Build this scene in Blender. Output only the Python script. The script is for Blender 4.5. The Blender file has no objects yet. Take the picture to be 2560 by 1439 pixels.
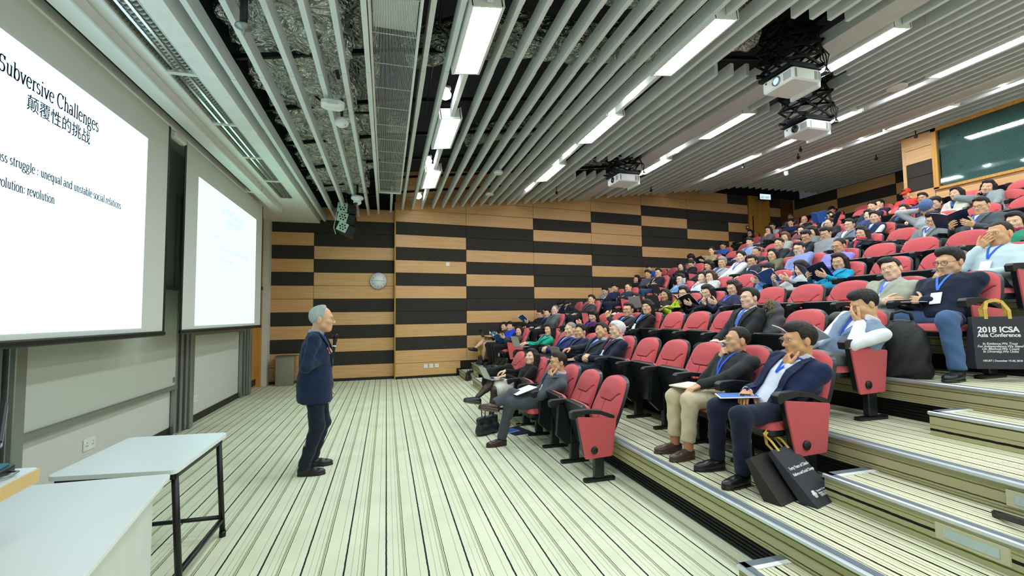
import bpy, bmesh, math, random
import numpy as np
from mathutils import Vector, Matrix
random.seed(7); np.random.seed(7)
S = bpy.context.scene
COL = S.collection
PI = math.pi

# ------------------------------------------------------------------ camera, world, exposure
CAM_H = 1.6
cd = bpy.data.cameras.new('camera'); cam = bpy.data.objects.new('camera', cd); COL.objects.link(cam)
cd.sensor_width = 36.0; cd.lens = 1132.46 / 2560 * 36.0; cd.clip_start = 0.05; cd.clip_end = 100
def cam_matrix(yaw, pitch, roll, loc):
    f = Vector((math.sin(yaw)*math.cos(pitch), math.cos(yaw)*math.cos(pitch), math.sin(pitch)))
    r = Vector((math.cos(yaw), -math.sin(yaw), 0)); u = r.cross(f)
    c, s = math.cos(roll), math.sin(roll)
    r2 = c*r + s*u; u2 = -s*r + c*u
    m = Matrix((r2, u2, -f)).transposed().to_4x4(); m.translation = loc
    return m
cam.matrix_world = cam_matrix(0.27103541, 0.06027662, -0.01299369, Vector((0, 0, CAM_H)))
S.camera = cam
w = bpy.data.worlds.new('world'); S.world = w; w.use_nodes = True
w.node_tree.nodes['Background'].inputs[0].default_value = (0.8, 0.9, 1, 1)
w.node_tree.nodes['Background'].inputs[1].default_value = 0.05
S.view_settings.view_transform = 'Standard'; S.view_settings.look = 'None'
S.view_settings.exposure = 0.42; S.view_settings.gamma = 1.0; S.view_settings.use_curve_mapping = False
S.cycles.use_denoising = True
S.cycles.max_bounces = 7; S.cycles.diffuse_bounces = 4; S.cycles.glossy_bounces = 3; S.cycles.transmission_bounces = 3
S.cycles.transparent_max_bounces = 8; S.cycles.sample_clamp_indirect = 6; S.cycles.caustics_reflective = False; S.cycles.caustics_refractive = False
LIGHT_E = 42.0     # radiance of the ceiling diffusers
SPOT_W = 34.0      # watts of the bulb lamps
SLIDE_E = 1.25     # radiance of the projected slides

# ------------------------------------------------------------------ materials
def lin(c):
    if isinstance(c, str): c = tuple(int(c[i:i+2], 16) for i in (0, 2, 4))
    return tuple((v/255/12.92 if v/255 <= 0.04045 else ((v/255+0.055)/1.055)**2.4) for v in c)
_M = {}
def mat(name, c, rough=0.6, metal=0.0, bump=0.0, bscale=60, var=0.06, vscale=6, spec=0.5, sheen=0.0, wave=None, emit=0.0, aniso=None):
    key = (name, c, rough, metal)
    if key in _M: return _M[key]
    m = bpy.data.materials.new(name); m.use_nodes = True
    nt = m.node_tree; N = nt.nodes; L = nt.links; b = N['Principled BSDF']
    base = lin(c)
    b.inputs['Roughness'].default_value = rough; b.inputs['Metallic'].default_value = metal
    b.inputs['Specular IOR Level'].default_value = spec
    if sheen: b.inputs['Sheen Weight'].default_value = sheen
    tc = N.new('ShaderNodeTexCoord')
    if var:
        nz = N.new('ShaderNodeTexNoise'); nz.inputs['Scale'].default_value = vscale; nz.inputs['Detail'].default_value = 3
        mx = N.new('ShaderNodeMix'); mx.data_type = 'RGBA'
        mx.inputs[6].default_value = (*[v*(1-var*1.6) for v in base], 1); mx.inputs[7].default_value = (*[min(1, v*(1+var*1.6)) for v in base], 1)
        L.new(tc.outputs['Object'], nz.inputs['Vector']); L.new(nz.outputs['Fac'], mx.inputs[0]); L.new(mx.outputs[2], b.inputs['Base Color'])
    else: b.inputs['Base Color'].default_value = (*base, 1)
    if bump:
        n2 = N.new('ShaderNodeTexNoise'); n2.inputs['Scale'].default_value = bscale; n2.inputs['Detail'].default_value = 4
        bp = N.new('ShaderNodeBump'); bp.inputs['Strength'].default_value = bump; bp.inputs['Distance'].default_value = 0.01
        if aniso:
            mp = N.new('ShaderNodeMapping'); mp.inputs['Scale'].default_value = aniso
            L.new(tc.outputs['Object'], mp.inputs['Vector']); L.new(mp.outputs['Vector'], n2.inputs['Vector'])
        else: L.new(tc.outputs['Object'], n2.inputs['Vector'])
        L.new(n2.outputs['Fac'], bp.inputs['Height']); L.new(bp.outputs['Normal'], b.inputs['Normal'])
    if emit:
        b.inputs['Emission Color'].default_value = (*base, 1); b.inputs['Emission Strength'].default_value = emit
    _M[key] = m; return m
def emis(name, col, e):
    m = bpy.data.materials.new(name); m.use_nodes = True; nt = m.node_tree; nt.nodes.clear()
    o = nt.nodes.new('ShaderNodeOutputMaterial'); em = nt.nodes.new('ShaderNodeEmission')
    em.inputs[0].default_value = (*lin(col), 1); em.inputs[1].default_value = e; nt.links.new(em.outputs[0], o.inputs[0]); return m
def carpet(name, axis='X', phase=0.003, period=0.2575, base='e6ebcd', riser=False):
    """striped carpet: bands across world X, folded up the risers through Z"""
    m = bpy.data.materials.new(name); m.use_nodes = True; nt = m.node_tree; N = nt.nodes; L = nt.links; b = N['Principled BSDF']
    b.inputs['Roughness'].default_value = 0.95; b.inputs['Specular IOR Level'].default_value = 0.15; b.inputs['Sheen Weight'].default_value = 0.0
    g = N.new('ShaderNodeNewGeometry'); sp = N.new('ShaderNodeSeparateXYZ'); L.new(g.outputs['Position'], sp.inputs[0])
    a = N.new('ShaderNodeMath'); a.operation = 'ADD'; a.inputs[1].default_value = -phase
    if riser:
        q = N.new('ShaderNodeMath'); q.operation = 'ADD'; L.new(sp.outputs['X'], q.inputs[0]); L.new(sp.outputs['Z'], q.inputs[1]); L.new(q.outputs[0], a.inputs[0])
    else: L.new(sp.outputs[axis], a.inputs[0])
    nz = N.new('ShaderNodeTexNoise'); nz.inputs['Scale'].default_value = 25; L.new(g.outputs['Position'], nz.inputs['Vector'])
    wob = N.new('ShaderNodeMath'); wob.operation = 'MULTIPLY_ADD'; wob.inputs[1].default_value = 0.006; L.new(nz.outputs['Fac'], wob.inputs[0]); L.new(a.outputs[0], wob.inputs[2])
    d = N.new('ShaderNodeMath'); d.operation = 'DIVIDE'; d.inputs[1].default_value = period; L.new(wob.outputs[0], d.inputs[0])
    fr = N.new('ShaderNodeMath'); fr.operation = 'FRACT'; L.new(d.outputs[0], fr.inputs[0])
    cr = N.new('ShaderNodeValToRGB'); cr.color_ramp.interpolation = 'CONSTANT'; el = cr.color_ramp.elements
    seq = [(0, '1d2a2b'), (.040, base), (.19, 'a3a78a'), (.2, base), (.335, '8f957a'), (.347, base), (.415, '939d74'), (.432, 'dfe4c2'), (.442, '7d8c5c'), (.462, base), (.487, '2c3526'), (.505, base), (.815, '8d9178'), (.827, base)]
    if 'tier' in name: seq = [(0, '1a1c18'), (.055, base), (.13, '8f8c66'), (.145, base), (.24, '4a4a36'), (.265, base), (.36, '9a9870'), (.375, base), (.43, 'aab080'), (.46, base), (.50, '23251d'), (.545, base), (.66, '8f8c66'), (.68, base), (.77, '3d3e2e'), (.795, base), (.88, '9a9870'), (.90, base)]
    if riser: seq = [(0, '23241c'), (.05, base), (.12, '8a8460'), (.14, base), (.30, '4b4a34'), (.325, base), (.36, '90885f'), (.375, base), (.41, '90885f'), (.425, base), (.46, '8a8258'), (.475, base), (.51, '8a8258'), (.525, base), (.56, '4b4a34'), (.585, base), (.75, '6d6a48'), (.775, base), (.88, '5f6a2c'), (.91, base)]
    el[0].position = 0; el[0].color = (*lin(seq[0][1]), 1); el[1].position = seq[1][0]; el[1].color = (*lin(seq[1][1]), 1)
    for p, c in seq[2:]:
        e = el.new(p); e.color = (*lin(c), 1)
    L.new(fr.outputs[0], cr.inputs[0])
    n3 = N.new('ShaderNodeTexNoise'); n3.inputs['Scale'].default_value = 2.2; n3.inputs['Detail'].default_value = 6; L.new(g.outputs['Position'], n3.inputs['Vector'])
    mr = N.new('ShaderNodeMapRange'); mr.inputs[1].default_value = .3; mr.inputs[2].default_value = .75; mr.inputs[3].default_value = 1.0; mr.inputs[4].default_value = .86; L.new(n3.outputs['Fac'], mr.inputs[0])
    mx = N.new('ShaderNodeMix'); mx.data_type = 'RGBA'; mx.blend_type = 'MULTIPLY'; mx.inputs[0].default_value = 1
    L.new(cr.outputs[0], mx.inputs[6]); L.new(mr.outputs[0], mx.inputs[7]); L.new(mx.outputs[2], b.inputs['Base Color'])
    n2 = N.new('ShaderNodeTexNoise'); n2.inputs['Scale'].default_value = 260; bp = N.new('ShaderNodeBump'); bp.inputs['Strength'].default_value = .35; bp.inputs['Distance'].default_value = .004
    L.new(g.outputs['Position'], n2.inputs['Vector']); L.new(n2.outputs['Fac'], bp.inputs['Height']); L.new(bp.outputs['Normal'], b.inputs['Normal'])
    return m
def woodmat(name, c1, c2, rough=.45, axis=(1, 1, 40)):
    m = bpy.data.materials.new(name); m.use_nodes = True; nt = m.node_tree; N = nt.nodes; L = nt.links; b = N['Principled BSDF']
    tc = N.new('ShaderNodeTexCoord'); mp = N.new('ShaderNodeMapping'); mp.inputs['Scale'].default_value = axis
    nz = N.new('ShaderNodeTexNoise'); nz.inputs['Scale'].default_value = 1.6; nz.inputs['Detail'].default_value = 6
    cr = N.new('ShaderNodeValToRGB'); cr.color_ramp.elements[0].position = .35; cr.color_ramp.elements[0].color = (*lin(c1), 1)
    cr.color_ramp.elements[1].position = .65; cr.color_ramp.elements[1].color = (*lin(c2), 1)
    L.new(tc.outputs['Object'], mp.inputs[0]); L.new(mp.outputs[0], nz.inputs['Vector']); L.new(nz.outputs['Fac'], cr.inputs[0]); L.new(cr.outputs[0], b.inputs['Base Color'])
    b.inputs['Roughness'].default_value = rough
    bp = N.new('ShaderNodeBump'); bp.inputs['Strength'].default_value = .25; bp.inputs['Distance'].default_value = .004
    L.new(nz.outputs['Fac'], bp.inputs['Height']); L.new(bp.outputs['Normal'], b.inputs['Normal'])
    return m
def foilmat(name, c):
    m = bpy.data.materials.new(name); m.use_nodes = True; nt = m.node_tree; N = nt.nodes; L = nt.links; b = N['Principled BSDF']
    b.inputs['Base Color'].default_value = (*lin(c), 1); b.inputs['Metallic'].default_value = .75; b.inputs['Roughness'].default_value = .25
    tc = N.new('ShaderNodeTexCoord'); nz = N.new('ShaderNodeTexNoise'); nz.inputs['Scale'].default_value = 2.5; nz.inputs['Detail'].default_value = 5; nz.inputs['Distortion'].default_value = .4
    vo = N.new('ShaderNodeTexVoronoi'); vo.inputs['Scale'].default_value = 7
    ad = N.new('ShaderNodeMath'); ad.operation = 'ADD'
    bp = N.new('ShaderNodeBump'); bp.inputs['Strength'].default_value = 1.0; bp.inputs['Distance'].default_value = .16
    L.new(tc.outputs['Object'], nz.inputs['Vector']); L.new(nz.outputs['Color'], vo.inputs['Vector']); L.new(nz.outputs['Fac'], ad.inputs[0]); L.new(vo.outputs['Distance'], ad.inputs[1])
    L.new(ad.outputs[0], bp.inputs['Height']); L.new(bp.outputs['Normal'], b.inputs['Normal'])
    return m
def glassmat(name, tint='ffffff', a=.12):
    m = bpy.data.materials.new(name); m.use_nodes = True; nt = m.node_tree; nt.nodes.clear()
    o = nt.nodes.new('ShaderNodeOutputMaterial'); mx = nt.nodes.new('ShaderNodeMixShader'); t = nt.nodes.new('ShaderNodeBsdfTransparent'); g = nt.nodes.new('ShaderNodeBsdfGlossy')
    t.inputs[0].default_value = (*lin(tint), 1); g.inputs['Roughness'].default_value = .05; mx.inputs[0].default_value = a
    nt.links.new(t.outputs[0], mx.inputs[1]); nt.links.new(g.outputs[0], mx.inputs[2]); nt.links.new(mx.outputs[0], o.inputs[0]); return m

M_black = mat('black plastic', '15171a', .45, bump=.1, bscale=200)
M_dark = mat('dark metal', '1b1d20', .4, .6)
M_alu = mat('brushed aluminium', '9aa09c', .38, .75, bump=.05, bscale=30)
M_silver = mat('silver nosing', 'd4dcE2', .35, .6)
M_gray = mat('grey rubber strip', '66747c', .8)
M_white = mat('white paint', 'eef2f0', .55, bump=.04)
M_slat = mat('white slat paint', 'e4ebec', .5, bump=.03, var=.02)
M_wallw = mat('white wall paint', 'd9ddd6', .75, bump=.05, bscale=120, var=.02)
M_wood = woodmat('oak veneer', 'cf9c62', 'ddb27c')
M_wooddoor = woodmat('golden door veneer', 'c08a3a', 'd29c48', axis=(20, 20, 1))
M_wooddark = woodmat('brown door veneer', '5a3a22', '6d4729', axis=(20, 20, 1))
M_fabblack = mat('black acoustic fabric', '332f2a', .95, bump=.25, bscale=220, var=.05)
M_red = mat('red upholstery', 'cb5a5e', .88, bump=.3, bscale=420, var=.05, vscale=40, sheen=.15, spec=.25)
M_tray = mat('satin black shell', '14181b', .32, bump=.05, bscale=300)
M_paper = mat('white paper', 'f2f4f4', .7)
M_foil = foilmat('crumpled foil', 'eef0ea')
M_foild = foilmat('dull foil', 'c2c6c0')
M_lens = glassmat('spectacle lens', 'ffffff', .10)

# ------------------------------------------------------------------ mesh helpers
class MB:
    def __init__(s): s.v = []; s.f = []; s.m = []; s.sm = []
    def add(s, vs, fs, mi=0, smooth=False):
        o = len(s.v); s.v += [tuple(v) for v in vs]; s.f += [tuple(i+o for i in f) for f in fs]; s.m += [mi]*len(fs); s.sm += [smooth]*len(fs); return s
    def box(s, x0, x1, y0, y1, z0, z1, mi=0, M=None):
        v = [(x, y, z) for z in (z0, z1) for y in (y0, y1) for x in (x0, x1)]
        if M is not None: v = [M @ Vector(p) for p in v]
        return s.add(v, [(0, 2, 3, 1), (4, 5, 7, 6), (0, 1, 5, 4), (2, 6, 7, 3), (0, 4, 6, 2), (1, 3, 7, 5)], mi)
    def rbox(s, x0, x1, y0, y1, z0, z1, r=.01, mi=0, M=None):
        """box with chamfered edges"""
        v = []; f = []
        r = min(r, (x1-x0)/2.01, (y1-y0)/2.01, (z1-z0)/2.01)
        for zz, i in ((z0, r), (z0+r, 0), (z1-r, 0), (z1, r)):
            a, b, c, d = x0+i, x1-i, y0+i, y1-i
            v += [(a+r, c, zz), (b-r, c, zz), (b, c+r, zz), (b, d-r, zz), (b-r, d, zz), (a+r, d, zz), (a, d-r, zz), (a, c+r, zz)]
        for k in range(3):
            for j in range(8):
                f.append((k*8+j, k*8+(j+1) % 8, k*8+8+(j+1) % 8, k*8+8+j))
        f.append(tuple(range(7, -1, -1))); f.append(tuple(range(24, 32)))
        if M is not None: v = [M @ Vector(p) for p in v]
        return s.add(v, f, mi)
    def bar(s, a, b, wd, ht=None, mi=0, up=(0, 0, 1)):
        a, b = Vector(a), Vector(b); ht = ht or wd; d = (b-a).normalized(); u = Vector(up)
        if abs(d.dot(u)) > .98: u = Vector((1, 0, 0))
        x = d.cross(u).normalized(); z = x.cross(d)
        v = [p+x*sx*wd/2+z*sz*ht/2 for p in (a, b) for sz in (-1, 1) for sx in (-1, 1)]
        return s.add(v, [(0, 1, 3, 2), (4, 6, 7, 5), (0, 4, 5, 1), (2, 3, 7, 6), (0, 2, 6, 4), (1, 5, 7, 3)], mi)
    def tube(s, pts, r, n=8, mi=0, caps=True):
        pts = [Vector(p) for p in pts]; rs = r if hasattr(r, '__len__') else [r]*len(pts)
        v = []; f = []; prev = None
        for i, p in enumerate(pts):
            d = (pts[min(i+1, len(pts)-1)]-pts[max(i-1, 0)]).normalized()
            u = prev if prev is not None else (Vector((0, 0, 1)) if abs(d.z) < .9 else Vector((1, 0, 0)))
            x = d.cross(u); x = x.normalized() if x.length > 1e-6 else d.orthogonal().normalized(); y = x.cross(d).normalized(); prev = y
            v += [p+(x*math.cos(2*PI*k/n)+y*math.sin(2*PI*k/n))*rs[i] for k in range(n)]
        for i in range(len(pts)-1):
            for k in range(n): f.append((i*n+k, i*n+(k+1) % n, (i+1)*n+(k+1) % n, (i+1)*n+k))
        if caps: f.append(tuple(range(n-1, -1, -1))); f.append(tuple(range((len(pts)-1)*n, len(pts)*n)))
        return s.add(v, f, mi, True)
    def lathe(s, prof, n=20, mi=0, M=None, caps=True):
        v = []; f = []
        for r, z in prof: v += [(r*math.cos(2*PI*k/n), r*math.sin(2*PI*k/n), z) for k in range(n)]
        for i in range(len(prof)-1):
            for k in range(n): f.append((i*n+k, i*n+(k+1) % n, (i+1)*n+(k+1) % n, (i+1)*n+k))
        if caps: f.append(tuple(range(n-1, -1, -1))); f.append(tuple(range((len(prof)-1)*n, len(prof)*n)))
        if M is not None: v = [M @ Vector(p) for p in v]
        return s.add(v, f, mi, True)
    def prism(s, poly, t0, t1, axis='z', mi=0, M=None):
        n = len(poly)
        def P(a, b, t): return (a, b, t) if axis == 'z' else ((a, t, b) if axis == 'y' else (t, a, b))
        v = [P(a, b, t0) for a, b in poly]+[P(a, b, t1) for a, b in poly]
        if M is not None: v = [M @ Vector(p) for p in v]
        f = [tuple(range(n-1, -1, -1)), tuple(range(n, 2*n))]+[(i, (i+1) % n, n+(i+1) % n, n+i) for i in range(n)]
        return s.add(v, f, mi)
    def build(s, name, mats, parent=None, bevel=0, fix=True):
        me = bpy.data.meshes.new(name); me.from_pydata(s.v, [], s.f)
        for m in (mats if isinstance(mats, (list, tuple)) else [mats]): me.materials.append(m)
        me.polygons.foreach_set('material_index', s.m); me.polygons.foreach_set('use_smooth', s.sm)
        if fix:
            bm = bmesh.new(); bm.from_mesh(me); bmesh.ops.recalc_face_normals(bm, faces=bm.faces)
            if bevel: bmesh.ops.bevel(bm, geom=[e for e in bm.edges if len(e.link_faces) == 2 and e.calc_face_angle(0) > .5], offset=bevel, segments=2, affect='EDGES', profile=.6)
            bm.to_mesh(me); bm.free()
        me.update(); o = bpy.data.objects.new(name, me); COL.objects.link(o)
        if parent is not None: o.parent = parent
        return o
def tag(o, label=None, cat=None, group=None, kind=None):
    if label: o['label'] = label
    if cat: o['category'] = cat
    if group: o['group'] = group
    if kind: o['kind'] = kind
    return o
def struct(o, label=None): return tag(o, label, None, None, 'structure')
def empty(name, loc, rz=0, label=None, cat=None, group=None):
    o = bpy.data.objects.new(name, None); COL.objects.link(o); o.empty_display_size = .1
    o.location = loc; o.rotation_euler = (0, 0, rz); return tag(o, label, cat, group)
KIDS = {}
def kids(o): return [c for c in o.children]
def dup_tree(o, parent=None):
    c = o.copy(); COL.objects.link(c); c.parent = parent
    for ch in kids(o): dup_tree(ch, c)
    return c
def text_mesh(name, txt, size, M, material, parent=None, align='LEFT', ext=.001, xs=1.0, bold=0.0, shear=0.0):
    cu = bpy.data.curves.new(name, 'FONT'); cu.body = txt; cu.size = size; cu.align_x = align; cu.extrude = ext; cu.offset = bold; cu.shear = shear
    o = bpy.data.objects.new(name, cu); COL.objects.link(o)
    dg = bpy.context.evaluated_depsgraph_get(); dg.update()
    me = bpy.data.meshes.new_from_object(o.evaluated_get(dg)); bpy.data.objects.remove(o); bpy.data.curves.remove(cu)
    me.materials.clear(); me.materials.append(material)
    T = M @ Matrix.Diagonal((xs, 1, 1, 1))
    me.transform(T); me.name = name
    ob = bpy.data.objects.new(name, me); COL.objects.link(ob)
    if parent is not None: ob.parent = parent
    return ob
def frame3(o, x, y):
    x = Vector(x).normalized(); y = Vector(y); z = x.cross(y).normalized(); y = z.cross(x)
    m = Matrix((x, y, z)).transposed().to_4x4(); m.translation = Vector(o); return m

def pen(b, pts, thick=.085, thin=.030, z0=0, z1=.02):
    """one stroke of a broad pen: thick where it runs upright, thin where it runs level"""
    P = [Vector((x, y)) for x, y in pts]; n = len(P); L = []; R = []
    for i, p in enumerate(P):
        d = (P[min(i+1, n-1)]-P[max(i-1, 0)]); d = d.normalized() if d.length > 1e-6 else Vector((0, 1)); w_ = (thin+(thick-thin)*abs(d.y)**1.5)/2; nn = Vector((-d.y, d.x)); L.append(p+nn*w_); R.append(p-nn*w_)
    v = [(q.x, q.y, z) for z in (z0, z1) for q in L+R]; m = 2*n; f = []
    for i in range(n-1): f += [(i, i+1, n+i+1, n+i), (m+i, m+n+i, m+n+i+1, m+i+1), (i, m+i, m+i+1, i+1), (n+i, n+i+1, m+n+i+1, m+n+i)]
    f += [(0, n, m+n, m), (n-1, m+n-1, m+2*n-1, 2*n-1)]
    b.add(v, f)
def arc(cx, cy, rx, ry, a0, a1, n=16): return [(cx+rx*math.cos(math.radians(a0+(a1-a0)*i/n)), cy+ry*math.sin(math.radians(a0+(a1-a0)*i/n))) for i in range(n+1)]
def G_(w_, *strokes, ser=()): return w_, list(strokes)+[[(x-a, y), (x+c, y)] for x, y, a, c in ser]
GL = {
 'l': G_(.26, [(.13, 0), (.13, .68)], ser=[(.13, .01, .10, .10), (.13, .665, .09, .0)]), 'i': G_(.26, [(.13, 0), (.13, .45)], [(.13, .58), (.13, .66)], ser=[(.13, .01, .10, .10), (.13, .44, .09, .0)]),
 'n': G_(.52, [(.13, 0), (.13, .45)], arc(.265, .29, .135, .155, 165, 0)+[(.40, .0)], ser=[(.13, .01, .10, .09), (.40, .01, .09, .10), (.13, .44, .09, 0)]), 'h': G_(.52, [(.13, 0), (.13, .68)], arc(.265, .29, .135, .155, 165, 0)+[(.40, .0)], ser=[(.13, .01, .10, .09), (.40, .01, .09, .10), (.13, .665, .09, 0)]),
 'u': G_(.52, [(.13, .45), (.13, .14)]+arc(.255, .14, .125, .135, 180, 330), [(.39, .45), (.39, 0)], ser=[(.13, .44, .09, 0), (.39, .44, .09, 0), (.39, .01, 0, .09)]), 'o': G_(.50, arc(.25, .225, .20, .235, 0, 360, 28)),
 'e': G_(.46, [(.06, .265), (.41, .265)], arc(.235, .225, .185, .235, 12, 318, 24)), 'c': G_(.45, arc(.24, .225, .19, .235, 45, 318, 24)),
 'a': G_(.46, arc(.19, .125, .13, .125, 0, 360, 22), arc(.20, .32, .135, .135, 150, 0)+[(.335, .06), (.37, .015), (.43, .03)]), 'b': G_(.52, [(.11, 0), (.11, .68)], arc(.285, .225, .175, .235, -180, 180, 26), ser=[(.11, .665, .09, 0)]),
 'd': G_(.52, [(.40, .0), (.40, .68)], arc(.225, .225, .175, .235, 0, 360, 26), ser=[(.40, .665, .09, 0), (.40, .01, 0, .09)]), 'q': G_(.52, [(.40, -.22), (.40, .45)], arc(.225, .225, .175, .235, 0, 360, 26), ser=[(.40, -.21, .10, .09)]),
 'g': G_(.50, arc(.22, .30, .15, .16, 0, 360, 22), [(.14, .15), (.10, .08), (.16, .045), (.32, .03)], arc(.24, -.09, .19, .12, 70, -290, 26), [(.34, .42), (.46, .43)]),
 'r': G_(.35, [(.13, 0), (.13, .45)], arc(.25, .28, .12, .16, 160, 45), ser=[(.13, .01, .10, .11), (.13, .44, .09, 0)]), 's': G_(.38, arc(.19, .335, .115, .115, 40, 250, 14)+arc(.185, .115, .135, .115, 65, -150, 16)),
 't': G_(.31, [(.14, .58), (.14, .09)]+arc(.22, .085, .08, .085, 190, 310, 8), [(.03, .44), (.28, .44)]), 'v': G_(.48, [(.06, .45), (.24, .0)], [(.24, .0), (.41, .45)], ser=[(.06, .44, .05, .10), (.41, .44, .08, .06)]),
 'x': G_(.48, [(.06, .45), (.41, 0)], [(.40, .45), (.07, 0)], ser=[(.06, .44, .04, .09), (.40, .44, .08, .05), (.41, .01, .09, .05), (.07, .01, .05, .08)]), 'S': G_(.54, arc(.27, .49, .17, .165, 35, 250, 18)+arc(.26, .17, .19, .175, 65, -155, 20), [(.44, .50), (.44, .66)], [(.07, .0), (.07, .16)]),
 'C': G_(.66, arc(.34, .33, .28, .345, 42, 318, 30), [(.56, .48), (.56, .66)]), 'R': G_(.64, [(.15, 0), (.15, .66)], [(.15, .645), (.30, .645)]+arc(.30, .49, .17, .155, 90, -90)+[(.15, .335)], [(.30, .33), (.54, .01)], ser=[(.15, .01, .10, .10), (.15, .65, .10, 0), (.55, .01, .05, .07)]),
 'M': G_(.86, [(.14, 0), (.14, .65)], [(.15, .65), (.42, .06)], [(.42, .06), (.68, .65)], [(.70, .65), (.70, 0)], ser=[(.14, .01, .10, .10), (.70, .01, .10, .10), (.14, .645, .10, 0), (.70, .645, 0, .10)]), ':': G_(.27, [(.13, .02), (.13, .10)], [(.13, .34), (.13, .42)]), ' ': G_(.25)}
def serif_mesh(name, txt, size, M, material, parent, width=None):
    b = MB(); x = 0; 
    for ch in txt:
        w_, st = GL[ch]; k = len(b.v)
        for q in st: pen(b, q, .105 if ch.islower() else .115, .045)
        for i in range(k, len(b.v)): v = b.v[i]; b.v[i] = (v[0]+x, v[1], v[2])
        x += w_
    sx = (width/x) if width else size
    b.v = [tuple(M @ Vector((v[0]*sx, v[1]*size, v[2]*.04))) for v in b.v]
    return b.build(name, material, parent, fix=False)
# ------------------------------------------------------------------ the room
YN = -4.0                      # near wall
RISE = .338
def wall_y(x): return 12.11 + .09*(x-.22)
def ceil_z(x):
    if x < .1: return 4.3525 + .19*(x-.1)
    return 4.34 + .125*min(x, 11.5)
def nose_x(n): return 1.23 + n
C_floor = carpet('striped carpet')
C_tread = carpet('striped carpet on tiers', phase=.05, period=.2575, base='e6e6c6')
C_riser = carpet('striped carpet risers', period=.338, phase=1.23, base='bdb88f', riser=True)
M_vent = mat('black vent grille', '0c0d0d', .6)
NT = 13
# flat floor
b = MB(); b.add([(-3, YN, 0), (2.3, YN, 0), (2.3, 13.4, 0), (-3, 13.4, 0)], [(0, 1, 2, 3)])
struct(b.build('floor', C_floor, fix=False))
# tiers: tread, riser with a dark recess at its foot
b = MB()
for n in range(1, NT+1):
    x0 = nose_x(n); x1 = nose_x(n+1) if n < NT else 15.2; z = RISE*n; zl = z-RISE; ye = 13.6
    b.add([(x0, YN, z), (x1+.08, YN, z), (x1+.08, ye, z), (x0, ye, z)], [(0, 1, 2, 3)], 0)
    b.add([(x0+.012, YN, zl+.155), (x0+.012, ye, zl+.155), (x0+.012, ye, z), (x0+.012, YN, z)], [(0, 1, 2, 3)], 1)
    b.add([(x0+.012, YN, zl+.155), (x0+.012, ye, zl+.155), (x0+.075, ye, zl+.155), (x0+.075, YN, zl+.155)], [(0, 1, 2, 3)], 1)
    b.add([(x0+.075, YN, zl), (x0+.075, ye, zl), (x0+.075, ye, zl+.155), (x0+.075, YN, zl+.155)], [(0, 1, 2, 3)], 2)
    for k in range(5): b.box(x0+.064, x0+.074, YN, ye, zl+.02+k*.026, zl+.032+k*.026, 2)
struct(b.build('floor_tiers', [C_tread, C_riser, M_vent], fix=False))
for n in range(1, NT+1):
    x0 = nose_x(n); z = RISE*n; b = MB(); yb = wall_y(x0)-.03
    b.rbox(x0-.014, x0+.014, YN, yb, z-.022, z+.006, .006, 0); b.box(x0+.014, x0+.06, YN, yb, z, z+.005, 1)
    struct(b.build('trim_%d' % n, [M_silver, M_gray]))
# half-height aisle steps
def half_step(n, y0, y1, x0=None):
    x0 = nose_x(n)-.34 if x0 is None else x0; z1 = RISE*(n-1)+.169; x1 = nose_x(n)+.005
    b = MB(); b.box(x0+.008, x1, y0+.008, y1-.008, RISE*(n-1), z1-.004, 0)
    b.add([(x0+.05, y0+.05, z1), (x1, y0+.05, z1), (x1, y1-.05, z1), (x0+.05, y1-.05, z1)], [(0, 1, 2, 3)], 1)
    b.rbox(x0-.006, x0+.016, y0, y1, z1-.022, z1+.006, .006, 2); b.box(x0+.016, x0+.055, y0, y1, z1-.004, z1+.005, 3)
    for ya, yb2, s in ((y0, y0+.055, 0), (y1-.055, y1, 1)):
        b.box(x0, x1, ya, yb2, z1-.004, z1+.005, 3)
        e = (yb2-.004, yb2+.03) if s == 0 else (ya-.03, ya+.004)
        b.box(x0+.06, x1, e[0], e[1], z1-.003, z1+.0055, 4)
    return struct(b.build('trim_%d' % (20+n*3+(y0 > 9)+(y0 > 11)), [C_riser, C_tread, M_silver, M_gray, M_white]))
for n, ye in ((1, 2.24), (2, 2.46), (3, 2.48), (4, 2.3), (5, 2.4)): half_step(n, YN, ye, {1: 1.93, 2: 2.84, 3: 3.89}.get(n))
for n in range(1, 9): half_step(n, 9.42+.02*n, 10.4+.02*n, 1.92 if n == 1 else None)
half_step(1, 11.25, 12.18, 1.88)

# striped panel walls
def panel_wall(name, M, cols, zrows, table, depth=.03, extra=None):
    b = MB()
    for ci in range(len(cols)-1):
        for ri in range(len(zrows)-1):
            k = table[ci][ri] if ri < len(table[ci]) else 'w'
            if k == '-': continue
            g = .004
            b.rbox(cols[ci]+g, cols[ci+1]-g, 0, depth-(.004 if k == 'w' else 0), zrows[ri]+g, zrows[ri+1]-g, .004, 0 if k == 'w' else 1, M)
    b.box(cols[0], cols[-1], -.05, .006, zrows[0]-.1, zrows[-1]+.02, 2, M)
    return struct(b.build(name, [M_wood, M_fabblack, M_black]))
dxy = Vector((1, .09, 0)).normalized()
MW = Matrix((dxy, Vector((dxy.y, -dxy.x, 0)), Vector((0, 0, 1)))).transposed().to_4x4(); MW.translation = (.22, 12.14, 0)
kx = 1/dxy.x
colsR = [(x-.22)*kx for x in (.2236, 2.116, 4.129, 6.063, 7.917, 9.756, 11.566, 12.5)]
zr = [.06+.336*k for k in range(18)]
tabR = ['wwbwbbwbwbwbwww', 'wwwbwbbwbwbbwww', 'wwwbwbwbbwbwbwww', 'wwwbwwwbwbbwwbwww', 'wwwwwbwbwbwbbwbww', 'wwwwwbwbwbwbwbbww', 'wwwwwwbwbwbbwbwbw']
tabR = [(t+'w'*18)[:17] for t in tabR]
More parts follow.
